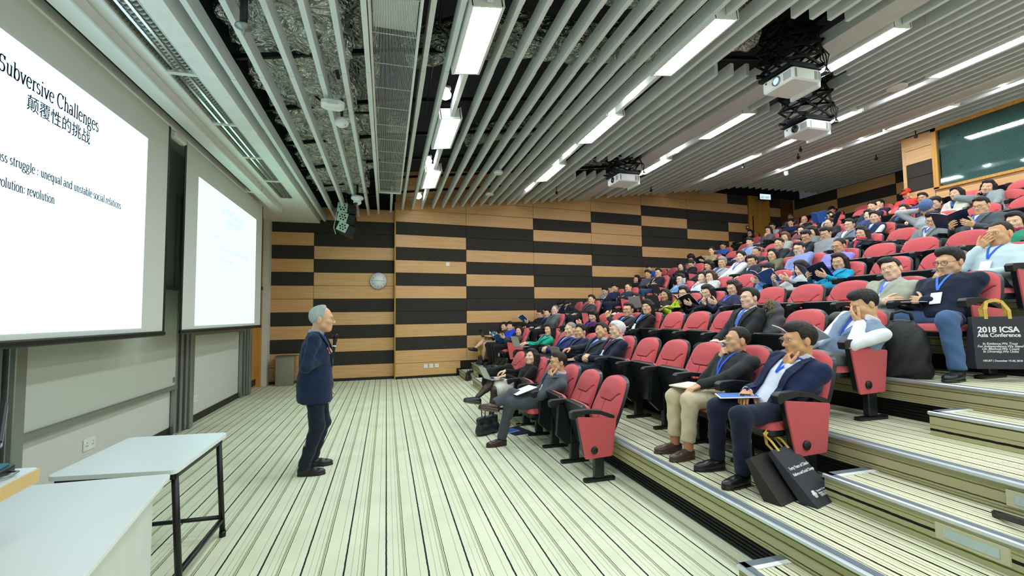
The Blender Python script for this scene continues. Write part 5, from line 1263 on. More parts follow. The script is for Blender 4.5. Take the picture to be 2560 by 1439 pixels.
# ------------------------------------------------------------------ who sits where
PEOPLE = [
 (1, 1, 12.03, (0.2, -0.19, 0.95), dict(bot='skirt', legs='crossr', lan=0, q=1, sex='f', hair='tail', hc='17120f', top='jacket', tc='4a3a2c', sc='c9b8a0', bc='c8ad84', la='type', ra='type'), 'woman in brown jacket nearest the wall, laptop on crossed legs'),
 (2, 1, 11.42, (0.2, -0.19, 0.964), dict(hood='2446c8', lan=0, q=1, sex='m', hair='full', hc='12100f', top='knit', tc='2446c8', sc='2446c8', bc='23262c', la='hold', ra='hold'), 'man in bright blue hooded sweatshirt beside the wall'),
 (3, 1, 10.75, (0.045, -0.19, 0.873), dict(q=1, yaw=0.5, sex='f', hair='long', hc='1d1512', top='knit', tc='54432f', sc='54432f', bc='1a1a1c', la='hold', ra='hold'), 'woman in brown cardigan in low aisle seat by the wall'),
 (4, 2, 12.0, (0.099, -0.19, 0.935), dict(gl=1, q=0, sex='m', hair='full', hc='2a1c14', top='coat', tc='17171b', sc='2c3556', bc='1c1e24', la='hold', ra='lap'), 'man in black coat reading an open blue booklet'),
 (5, 2, 11.45, (0.023, -0.19, 0.964), dict(q=0, sex='f', hair='tail', hc='171311', top='jacket', tc='1d1d22', sc='2b50b0', bc='1b1c20', la='lap', ra='lap'), 'woman squeezed between booklet reader and grey-haired man'),
 (6, 2, 10.9, (0.029, -0.19, 1.041), dict(gl=3, q=1, skin='e6bfa4', sex='m', hair='receding', hc='8a8078', top='jacket', tc='5d6668', sc='b8c4d6', bc='1a1b1f', la='lap', ra='lap'), 'grey-haired man in grey jacket on the left aisle seat'),
 (7, 3, 12.0, (0.2, 0.12, 0.899), dict(pitch=-0.9, q=0, sex='m', hair='full', hc='121012', top='jacket', tc='1c2340', sc='dfe5ee', bc='262a33', la='lap', ra='lap'), 'man in navy suit bowed forward nearest the wall'),
 (8, 3, 11.45, (0.2, 0.16, 0.886), dict(pitch=-0.95, q=1, sex='m', hair='full', hc='101012', top='jacket', tc='22262a', sc='e6eaf0', bc='c9bd98', la='lap', ra='lap'), 'man in black suit and khaki trousers bowed low'),
 (9, 3, 10.9, (-0.05, -0.19, 0.964), dict(gl=2, q=1, sex='m', hair='short', hc='15120f', top='jacket', tc='3b4245', sc='dfe4ea', bc='23262c', la='lap', ra='lap'), 'man in dark grey suit sitting upright on the aisle'),
 (10, 1, 8.75, (-0.129, -0.19, 0.962), dict(q=1, tl=0, yaw=-0.3, sex='f', hair='bob', hc='15120f', top='jacket', tc='12a183', sc='e8f0ee', bc='23242a', la='type', ra='type'), 'woman in teal green jacket typing on a laptop'),
 (11, 1, 7.6, (-0.051, -0.19, 0.991), dict(lan='dfe8f5', q=1, belly=0.1, hs=1.1, yaw=-0.1, sex='m', hair='crew', hc='8d8984', top='jacket', tc='28366e', sc='dce6f2', bc='1f2230', la='clasp', ra='clasp'), 'balding man in navy suit with a white lanyard'),
 (12, 1, 7.02, (0.08, -0.19, 0.969), dict(gl=2, q=1, sex='m', hair='short', hc='14110f', top='jacket', tc='222b4c', sc='9fbce6', bc='20232e', la='lap', ra='lap'), 'man in navy jacket and light blue shirt wearing glasses'),
 (13, 1, 6.45, (-0.134, -0.19, 1.006), dict(q=1, roll=0.38, skin='d3a37c', sex='m', hair='short', hc='171310', top='jacket', tc='33383a', sc='cfd9ee', bc='24262a', la='lap', ra='rest'), 'man in charcoal suit tilting his head sideways'),
 (14, 1, 5.88, (-0.038, -0.19, 1.031), dict(gl=3, tie='6b1f2c', lan='e8eef8', q=2, yaw=-0.1, skin='ecc6ac', sex='m', hair='full', hc='f0f1f1', top='jacket', tc='1b2438', sc='e9eef5', bc='1d2230', la='clasp', ra='clasp'), 'white-haired man in navy suit with dark red tie'),
 (15, 0, 6.72, (-0.012, -0.19, 0.954), dict(bot='skirt', hose='3b2c25', legs='crossr', lan=0, q=2, pitch=0.25, yaw=0.1, sex='f', hair='long', hc='1a1411', top='knit', tc='17161a', sc='17161a', bc='d5d3c8', la='type', ra='rest'), 'woman in black top and pale skirt looking up from laptop'),
 (16, 0, 5.56, (-0.187, -0.1, 1.005), dict(gl=1, kn={1: (-0.02, 0.46, 0.61), -1: (-0.1, 0.5, 0.52)}, an={1: (-0.1, 0.7, 0.53), -1: (-0.03, 0.6, 0.1)}, tie='2b4a8a', q=2, yaw=0.1, skin='dba983', shoe='3a2219', sex='m', hair='short', hc='221a14', top='jacket', tc='4d545a', sc='c3d2e8', bc='4a5056', la='chin', ra='lap'), 'man in grey suit smiling with fist against his mouth'),
 (17, 2, 8.5, (-0.081, -0.05, 0.902), dict(pitch=-0.35, q=1, yaw=0.45, sex='f', hair='longbang', hc='1a1413', top='coat', tc='4b1158', sc='4b1158', bc='26222a', la='hold', ra='lap'), 'woman in purple coat with long dark hair reading'),
 (18, 2, 7.3, (-0.045, -0.19, 0.996), dict(gl=1, q=1, yaw=0.4, sex='m', hair='short', hc='15120f', top='jacket', tc='31373a', sc='d3ddea', bc='24272b', la='fist', ra='lap'), 'man in dark grey suit and glasses raising his fist'),
 (19, 3, 8.72, (-0.071, -0.19, 0.901), dict(scarf='7a6ab0', q=1, gl=2, sex='f', hair='bob', hc='1c1613', top='coat', tc='2a2a3c', sc='6f5fae', bc='22242c', la='lap', ra='lap'), 'woman in purple patterned scarf behind the suited man'),
 (20, 2, 6.72, (-0.085, -0.19, 1.033), dict(gl=2, q=2, knitunder=1, yaw=0.45, lan='8fb7ff', bulk=1.05, sex='f', hair='bobbang', hc='14110f', top='jacket', tc='1b1b1e', sc='1f49a8', bc='1c1d21', la='lap', ra='lap'), 'woman in black blazer over a bright blue top'),
 (21, 3, 7.57, (0.021, -0.19, 0.93), dict(lan=0, q=1, yaw=0.3, skin='c99a74', sex='f', hair='long', hc='171311', top='coat', tc='26231f', sc='3c342c', bc='222226', la='type', ra='type'), 'woman in black with a laptop, beside the lime jacket'),
 (22, 3, 7.0, (0.042, -0.19, 0.955), dict(lan=0, q=1, gl=1, yaw=0.35, pitch=-0.15, sex='f', hair='long', hc='221914', top='coat', tc='a3bf1c', sc='23242a', bc='24262c', la='type', ra='type'), 'woman in lime green jacket with a laptop'),
 (23, 3, 6.42, (-0.012, -0.19, 0.936), dict(q=1, gl=2, pitch=-0.3, lan='7f93ef', knitunder=1, sex='f', hair='long', hc='171314', top='coat', tc='1e2233', sc='7c2036', bc='24262c', la='hold', ra='hold'), 'woman in navy coat over burgundy knit reading a folder'),
 (24, 3, 5.84, (-0.023, -0.19, 0.966), dict(q=1, gl=2, pitch=-0.2, lan='5d6fe0', sex='f', hair='long', hc='2a1c15', top='shirt', tc='2b2d4a', sc='2b2d4a', bc='262830', la='hold', ra='hold'), 'woman in dark floral blouse with brown wavy hair'),
 (25, 2, 4.43, (0.012, -0.19, 1.091), dict(gl=2, tie='4f74c8', lan=0, q=2, yaw=0.1, skin='ecc4a8', sex='m', hair='short', hc='15120f', top='jacket', tc='25292b', sc='e6ecf6', bc='212327', la='lap', ra='lap'), 'man in black suit with blue tie, fur-hooded coat behind him'),
 (26, 1, 3.56, (-0.01, -0.19, 1.002), dict(gl=2, q=2, kn={1: (0.1, 0.43, 0.5), -1: (-0.12, 0.43, 0.5)}, an={1: (0.1, 0.44, 0.1), -1: (-0.1, 0.45, 0.1)}, yaw=-0.1, pitch=0.12, skin='dcae88', shoe='4a3a30', tl=-0.05, sock='c98e6a', collar=1, lan=('2c62d6', 0.72), cc='4a2230', sex='m', hair='crew', hc='15120f', top='knit', tc='2e3234', sc='4a2230', bc='d2c4a4', la='knee', ra='chin'), 'man in dark zip jacket and khaki trousers touching his lips'),
 (27, 1, 2.97, (-0.085, -0.19, 1.035), dict(gl=3, q=2, kn={1: (0.17, 0.4, 0.5), -1: (-0.17, 0.48, 0.5)}, an={1: (0.19, 0.4, 0.1), -1: (-0.15, 0.46, 0.1)}, yaw=-0.05, pitch=-0.06, hs=1.13, bulk=1.14, belly=0.14, vd=-0.15, vwb=0.085, vw=0.085, skin='d9a277', lan=('2458d4', 0.5), sock='15181f', badge=0, sex='m', hair='full', hc='1b1613', top='jacket', tc='1c2648', sc='dfe6fb', bc='1a2138', la='chin', ra='phone'), 'man in navy blazer resting chin on fist, end seat'),
 (28, 2, 3.25, (-0.2, -0.12, 0.982), dict(q=2, legs='fwd', pitch=-0.3, yaw=-0.1, skin='ddae88', lan=('2a62d8', 0.62), sex='m', hair='full', hc='14110f', top='vest', tc='7f93ad', sc='e8ecf2', bc='6b7278', la='face', ra='lap'), 'man in grey-blue vest covering his eyes with his hand'),
 (29, 4, 12.024, (0.0, -0.19, 0.923), dict(q=0, pitch=-0.3, sex='f', hair='tail', hc='15120f', top='vest', tc='8a9296', sc='eceff2', bc='22252c', la='lap', ra='chin'), 'woman in grey vest over white shirt in the wall row'),
 (30, 4, 11.442, (0.0, -0.19, 0.981), dict(q=0, pitch=-0.25, sex='m', hair='full', hc='131012', top='knit', tc='232d49', sc='1c2338', bc='1d2233', la='lap', ra='face'), 'man in navy with his hand over his face'),
 (31, 4, 10.703, (0.0, -0.19, 0.935), dict(gl=1, q=0, lan=0, sex='m', hair='crew', hc='161310', top='coat', tc='25324a', sc='25324a', bc='1f2638', la='cross', ra='cross'), 'man in dark blue hooded coat with folded arms'),
 (32, 5, 11.904, (0.037, -0.19, 0.928), dict(q=0, roll=-0.3, lan=0, sex='f', hair='long', hc='131012', top='coat', tc='17171a', sc='dfe2e4', bc='1b1c20', la='chin', ra='lap'), 'woman in black leaning toward the wall, hair over shoulder'),
 (33, 5, 11.354, (-0.017, -0.19, 1.016), dict(q=0, gl=2, sex='m', hair='full', hc='14110f', top='jacket', tc='4a5357', sc='6f93c4', bc='25303f', la='lap', ra='lap'), 'man in grey jacket with camera on his chest'),
 (34, 5, 10.804, (0.021, -0.19, 1.014), dict(q=1, gl=1, lan=0, sex='m', hair='short', hc='14110f', top='jacket', tc='27282c', sc='e4e9ef', bc='33486c', la='cross', ra='cross'), 'man in black suit and jeans with arms crossed'),
 (35, 6, 12.35, (0.11, 0.05, 0.977), dict(q=0, pitch=-0.4, sex='m', hair='full', hc='131012', top='knit', tc='2a58b4', sc='2a58b4', bc='23262c', la='lap', ra='lap'), 'man in blue leaning down behind the front suits'),
 (36, 6, 11.2, (-0.005, -0.19, 0.897), dict(q=0, roll=0.2, sex='f', hair='long', hc='151112', top='coat', tc='26241f', sc='23243a', bc='1f2024', la='lap', ra='lap'), 'woman with long black hair reclining in a dark coat'),
 (37, 6, 10.65, (0.099, -0.19, 0.927), dict(q=1, gl=1, pitch=-0.35, sex='f', hair='bun', hc='2a1c15', top='jacket', tc='1b1c20', sc='bcd0ea', bc='1c1d21', la='lap', ra='lap'), 'woman in black blazer with hair bun, aisle seat'),
 (38, 7, 11.88, (0.008, -0.05, 0.931), dict(q=0, pitch=-0.8, sex='f', hair='bob', hc='151112', top='knit', tc='9aa3ab', sc='9aa3ab', bc='23262c', la='lap', ra='lap'), 'woman with head bowed so only dark hair shows'),
 (39, 4, 8.484, (0.0, -0.19, 0.981), dict(q=1, gl=1, lan=0, sex='f', hair='tail', hc='16120f', top='coat', tc='6f93c4', sc='dfe6ee', bc='2a3a5a', la='type', ra='type'), 'woman in denim jacket and glasses using a tablet'),
 (40, 4, 7.932, (-0.159, -0.19, 0.964), dict(q=0, lan='5d8fe0', sex='f', hair='tail', hc='17130f', top='knit', tc='dfe8f2', sc='dfe8f2', bc='2a3040', la='lap', ra='chin'), 'girl in pale blue top holding a white cup'),
 (41, 4, 7.382, (0.156, -0.19, 0.96), dict(q=1, gl=2, lan=0, sex='f', hair='long', hc='4a2c1a', top='coat', tc='c3cbc8', sc='e6e9ea', bc='2a2d33', la='lap', ra='lap'), 'woman with brown ombre hair in pale grey coat'),
 (42, 5, 8.463, (-0.093, -0.19, 1.015), dict(q=1, gl=3, lan='3d62a8', yaw=0.2, sex='m', hair='full', hc='9aa09e', top='jacket', tc='a7aeb0', sc='3d62a8', bc='5a6064', la='lap', ra='lap'), 'grey-haired man in light grey suit and blue shirt'),
 (43, 5, 9.013, (-0.2, -0.19, 1.004), dict(q=0, pitch=-0.15, sex='f', hair='longbang', hc='191514', top='coat', tc='22242a', sc='e3e5e8', bc='22242a', la='lap', ra='lap'), 'woman with black bangs low beside the grey-haired man'),
 (44, 7, 11.126, (0.0, -0.19, 1.038), dict(q=1, lan=0, sex='f', hair='tail', hc='17130f', top='coat', tc='a8946a', sc='e3ddcd', bc='2c2e33', la='hold', ra='neck'), 'woman in khaki jacket with hand at her neck'),
 (45, 8, 11.826, (0.0, -0.19, 0.976), dict(q=0, gl=1, pitch=-0.3, sex='m', hair='full', hc='1a1513', top='knit', tc='2f63b8', sc='2f63b8', bc='23262c', la='lap', ra='lap'), 'man in blue top seated highest near the wall'),
 (46, 7, 9.683, (0.0, -0.19, 1.056), dict(q=0, skin='dcb193', sex='m', hair='full', hc='1b1410', top='knit', tc='8a9fc0', sc='23305a', bc='252a36', la='lap', ra='lap'), 'bearded man in grey-blue sweater with dark scarf'),
 (47, 10, 12.815, (0.0, -0.19, 0.955), dict(q=0, gl=1, lan=0, sex='f', hair='bob', hc='151112', top='coat', tc='1c1c20', sc='e2e2e4', bc='1c1d21', la='lap', ra='lap'), 'woman in black standing out before the exit door'),
 (48, 5, 7.913, (-0.099, -0.19, 1.077), dict(q=0, lan='3b66c8', sex='f', hair='tail', hc='17130f', top='shirt', tc='e3e7ea', sc='e3e7ea', bc='23262c', la='lap', ra='lap'), 'woman in white blouse with hair tied back'),
 (49, 6, 8.44, (0.0, -0.19, 0.935), dict(q=0, sex='m', hair='receding', hc='17130f', top='jacket', tc='2a2d33', sc='d9dee4', bc='23262c', la='lap', ra='lap'), 'man in dark suit with receding hair'),
 (50, 5, 7.363, (0.157, -0.19, 0.941), dict(q=1, gl=1, lan='dfe6ee', sex='m', hair='full', hc='131012', top='coat', tc='2b303a', sc='5d6a80', bc='23262c', la='lap', ra='lap'), 'young man in dark puffer jacket and black glasses'),
 (51, 4, 6.05, (-0.015, -0.08, 0.936), dict(q=1, gl=2, pitch=-0.3, lan=0, sex='f', hair='bun', hc='1a1512', top='knit', tc='6f9ad8', sc='6f9ad8', bc='2a3450', la='hold', ra='chin'), 'woman in light blue sweatshirt with bun, hand to mouth'),
 (52, 5, 6.813, (0.2, -0.19, 1.007), dict(q=1, gl=2, lan=0, sex='f', hair='long', hc='151112', top='shirt', tc='6b6b4c', sc='6b6b4c', bc='2c2e33', la='lap', ra='lap'), 'woman in olive shirt with long black hair'),
 (53, 6, 7.808, (0.0, -0.19, 1.039), dict(q=1, gl=2, sex='m', hair='short', hc='14110f', top='jacket', tc='33383d', sc='c3ccd8', bc='23262c', la='lap', ra='lap'), 'man in dark suit with glasses, in front of wavy hair'),
 (54, 5, 6.263, (0.166, -0.19, 1.037), dict(q=1, gl=1, lan=0, hood='8794c8', sex='m', hair='short', hc='14110f', top='knit', tc='8794c8', sc='8794c8', bc='2c3148', la='lap', ra='lap'), 'man in lavender blue hooded sweater'),
 (55, 4, 5.5, (0.015, -0.19, 0.916), dict(q=1, pitch=-0.3, lan='3b66c8', yaw=0.5, knitunder=1, sex='f', hair='long', hc='151112', top='coat', tc='b7bcbc', sc='23243a', bc='23262c', la='hold', ra='hold'), 'woman in pale grey coat looking down at her phone'),
 (56, 4, 4.903, (0.0, -0.19, 0.944), dict(q=1, gl=2, pitch=-0.1, yaw=0.3, knitunder=1, lan='4a6fe0', sex='f', hair='bob', hc='17120f', top='jacket', tc='1a9cc4', sc='191a1e', bc='23262c', la='hold', ra='hold'), 'woman in turquoise blazer with bobbed hair'),
 (57, 5, 5.713, (-0.031, -0.19, 0.981), dict(q=1, gl=1, pitch=-0.15, lan=0, sex='m', hair='receding', hc='17130f', top='shirt', tc='8c8cd8', sc='8c8cd8', bc='2f3450', la='lap', ra='lap'), 'man in violet shirt and glasses looking down'),
 (58, 6, 7.21, (-0.064, -0.19, 1.09), dict(q=1, gl=1, pitch=-0.25, lan='c9b83a', sex='m', hair='full', hc='121012', top='jacket', tc='2a3038', sc='d0d8e4', bc='23262c', la='lap', ra='lap'), 'young man in dark suit with thick black hair'),
 (59, 6, 6.66, (0.064, -0.19, 1.071), dict(q=1, gl=1, pitch=-0.25, lan=0, sex='m', hair='full', hc='141110', top='knit', tc='8e949c', sc='8e949c', bc='2c2f36', la='lap', ra='cheek'), 'young man in grey sweater leaning on his wrist'),
 (60, 7, 7.046, (-0.024, -0.19, 0.997), dict(q=1, gl=1, lan=0, sex='m', hair='short', hc='14110f', top='jacket', tc='6f7a8a', sc='e6ebf2', bc='3a414c', la='lap', ra='lap'), 'man in grey blue suit and open white shirt'),
 (61, 6, 6.043, (0.0, -0.19, 0.95), dict(q=1, gl=2, scarf='c94558', lan=0, sex='f', hair='bob', hc='16120f', top='jacket', tc='20263c', sc='d84a5e', bc='23262c', la='lap', ra='lap'), 'woman in navy blazer with red and white scarf'),
 (62, 7, 6.496, (0.024, -0.19, 1.048), dict(q=1, lan='5d86e0', yaw=0.3, sex='f', hair='tail', hc='151112', top='vest', tc='232b48', sc='eceff4', bc='262a36', la='lap', ra='lap'), 'woman in navy vest over white shirt, ponytail'),
 (63, 8, 7.453, (-0.1, -0.19, 0.978), dict(q=0, sex='f', hair='tail', hc='151112', top='knit', tc='3a3f52', sc='3a3f52', bc='262a36', la='lap', ra='lap'), 'woman half hidden behind the navy vest'),
 (64, 9, 8.012, (-0.021, -0.19, 1.029), dict(q=0, lan='e2e8f0', sex='m', hair='short', hc='131012', top='jacket', tc='232b40', sc='c9d3e2', bc='23262c', la='lap', ra='lap'), 'man in navy jacket with white lanyard near the back'),
 (65, 10, 8.517, (0.0, -0.19, 0.93), dict(q=0, lan=0, yaw=-0.7, sex='m', hair='short', hc='131012', top='jacket', tc='1f2740', sc='c9d3e2', bc='23262c', la='lap', ra='lap'), 'man turned away behind a folding tablet at the back'),
 (66, 8, 8.124, (0.161, -0.19, 0.979), dict(q=0, gl=1, sex='m', hair='receding', hc='171310', top='knit', tc='22252e', sc='22252e', bc='23262c', la='lap', ra='lap'), 'smiling man in black with glasses in the upper middle'),
 (67, 9, 9.11, (0.0, -0.19, 1.049), dict(q=1, roll=-0.3, pitch=-0.2, gl=1, lan=0, sex='m', hair='full', hc='121012', top='jacket', tc='1c1f24', sc='d6dce4', bc='22252b', la='up', ra='lap'), 'man in black suit holding a blue booklet to his head'),
 (68, 11, 10.602, (0.0, -0.19, 0.963), dict(q=0, pitch=-0.5, lan=0, sex='m', hair='full', hc='101012', top='jacket', tc='2a2d33', sc='b8c0ca', bc='23262c', la='lap', ra='lap'), 'man with only dark hair visible by the back wall'),
 (69, 10, 10.662, (0.036, -0.19, 0.979), dict(q=0, gl=1, lan=0, skin='e3ac8c', sex='m', hair='none', hc='171310', top='coat', tc='1f2024', sc='2b2c30', bc='22252b', la='lap', ra='chin'), 'bald man in black with hand at his mouth'),
 (70, 10, 11.212, (-0.036, -0.19, 0.99), dict(q=0, lan=0, pitch=-0.2, sex='m', hair='full', hc='141110', top='knit', tc='232f5c', sc='232f5c', bc='22252b', la='face', ra='lap'), 'man in navy sweater holding his face'),
 (71, 12, 13.002, (0.0, -0.19, 0.973), dict(q=0, lan=0, sex='m', hair='full', hc='6f6c68', top='jacket', tc='7c858c', sc='c8ccd0', bc='3b4046', la='lap', ra='lap'), 'grey-haired man in grey jacket in the very last row'),
 (72, 10, 11.862, (0.0, -0.19, 1.009), dict(q=0, gl=1, lan=0, pitch=-0.2, sex='m', hair='full', hc='121012', top='knit', tc='b8c4d6', sc='b8c4d6', bc='23262c', la='lap', ra='lap'), 'man in pale shirt and glasses before the brown pier'),
 (73, 9, 11.041, (0.0, -0.19, 1.025), dict(q=0, gl=1, scarf='d89a6a', lan=0, sex='f', hair='bob', hc='16120f', top='coat', tc='5a5e62', sc='8a6a52', bc='23262c', la='lap', ra='lap'), 'woman in grey cardigan with orange scarf'),
 (74, 7, 8.564, (0.02, -0.19, 1.016), dict(q=0, lan=0, pitch=-0.2, sex='f', hair='long', hc='6b452c', top='coat', tc='9aa39c', sc='b8c0ba', bc='2c2f33', la='lap', ra='lap'), 'woman with wavy light brown hair'),
 (75, 8, 9.224, (-0.2, -0.19, 0.951), dict(q=0, gl=2, lan=0, sex='f', hair='bob', hc='1a1512', top='knit', tc='6a4a44', sc='6a4a44', bc='23262c', la='lap', ra='lap'), 'woman in maroon top partly hidden in the middle rows'),
 (76, 7, 7.876, (0.0, -0.19, 1.021), dict(q=0, lan=0, pitch=-0.4, sex='f', hair='long', hc='131012', top='coat', tc='6f7a74', sc='c9b83a', bc='23262c', la='lap', ra='lap'), 'dark-haired woman with lowered head behind thick-haired man'),
 (78, 3, 3.54, (0.003, -0.19, 1.021), dict(q=2, gl=2, roll=0.22, pitch=0.12, yaw=0.55, collar=1, skin='ecc3a3', lan='5d7fe8', sex='m', hair='full', hc='15110f', top='coat', tc='aab0a0', sc='c3d3ee', bc='5a5d55', la='cross', ra='cross'), 'man in pale grey jacket dozing with tilted head'),
 (79, 3, 2.97, (0.052, -0.19, 1.041), dict(q=2, gl=1, kn={1: (0.27, 0.36, 0.5), -1: (-0.27, 0.44, 0.5)}, an={1: (0.22, 0.34, 0.1), -1: (-0.33, 0.46, 0.1)}, pitch=-0.12, yaw=0.3, bulk=1.12, collar=1, cc='14161c', skin='e0b28e', lan=('4a7df0', 0.55), hs=1.1, sex='m', hair='full', hc='15120f', top='knit', tc='1b2338', sc='16181f', bc='47648c', la='cross', ra='chin'), 'man in navy sweater and jeans, fist on cheek, end seat'),
 (80, 4, 3.156, (0.0, -0.19, 1.028), dict(q=2, gl=2, yaw=0.2, bulk=1.12, skin='d9a67c', hs=1.1, lan=('2a5fd0', 0.55), sex='m', hair='crew', hc='17130f', top='shirt', tc='c2d6de', sc='c2d6de', bc='3a4252', la='lap', ra='face'), 'man in pale blue shirt covering his mouth with hand'),
 (81, 5, 3.513, (0.002, -0.19, 0.932), dict(q=1, scarf='b02a58', yaw=0.4, sex='f', hair='bob', hc='17120f', top='coat', tc='2f8a6a', sc='c9d8f0', bc='23262c', la='lap', ra='lap'), 'woman in green jacket with magenta scarf at right edge'),
 (82, 6, 4.355, (0.0, -0.19, 1.044), dict(q=1, gl=1, pitch=-0.1, yaw=0.3, sex='m', hair='short', hc='15120f', top='jacket', tc='4d555c', sc='f0dfe4', bc='33383f', la='hold', ra='hold'), 'man in grey suit and pink shirt holding open folder'),
 (83, 6, 4.941, (0.007, -0.19, 0.973), dict(q=1, gl=1, pitch=-0.35, yaw=0.3, lan='3b5fae', sex='m', hair='full', hc='121010', top='jacket', tc='7b8386', sc='e6ebf2', bc='33383f', la='lap', ra='lap'), 'man in grey suit and white shirt looking down'),
 (84, 7, 5.515, (0.0, -0.0, 0.985), dict(q=1, beanie='54719c', pitch=-0.9, lan=0, brow=0, sex='m', hair='none', hc='171310', top='knit', tc='b5bcc0', sc='b5bcc0', bc='3b4046', la='lap', ra='up'), 'person in striped blue beanie bending forward, arm raised'),
 (85, 8, 6.234, (-0.138, -0.19, 0.945), dict(q=0, gl=2, pitch=-0.25, lan='3b66c8', sex='f', hair='tail', hc='141110', top='coat', tc='1f2026', sc='dfe3ea', bc='23262c', la='lap', ra='lap'), 'woman in black coat behind the blue beanie'),
 (86, 9, 6.912, (0.018, -0.19, 0.962), dict(q=0, gl=1, yawn=1, pitch=0.15, lan=0, sex='m', hair='full', hc='17120f', top='knit', tc='4a4270', sc='4a4270', bc='23262c', la='lap', ra='lap'), 'yawning man in purple top'),
 (87, 10, 7.872, (0.0, -0.19, 1.02), dict(q=1, cap='e2402c', lan='8c5fd8', pitch=-0.2, sex='m', hair='short', hc='201812', top='knit', tc='e0443c', sc='e0443c', bc='23262c', la='cheek', ra='lap'), 'man in red cap and red shirt with hand at ear'),
 (88, 8, 6.784, (-0.121, -0.19, 0.927), dict(q=0, shut=1, roll=-0.2, pitch=0.15, sex='f', hair='long', hc='3a2a20', top='coat', tc='25272c', sc='3b62c0', bc='23262c', la='lap', ra='lap'), 'woman asleep with long brown hair'),
 (89, 8, 5.684, (0.082, -0.19, 1.037), dict(q=0, lan='3b5fae', sex='f', hair='long', hc='121010', top='coat', tc='cfd0c4', sc='202228', bc='23262c', la='lap', ra='lap'), 'woman with long black hair in cream coat near window'),
 (90, 8, 5.134, (0.174, -0.19, 1.036), dict(q=1, roll=-0.25, yaw=0.4, lan='3b66c8', sex='f', hair='bob', hc='151112', top='coat', tc='8d9799', sc='1c1d22', bc='23262c', la='lap', ra='cheek'), 'woman in grey coat leaning on her hand, top right'),
]
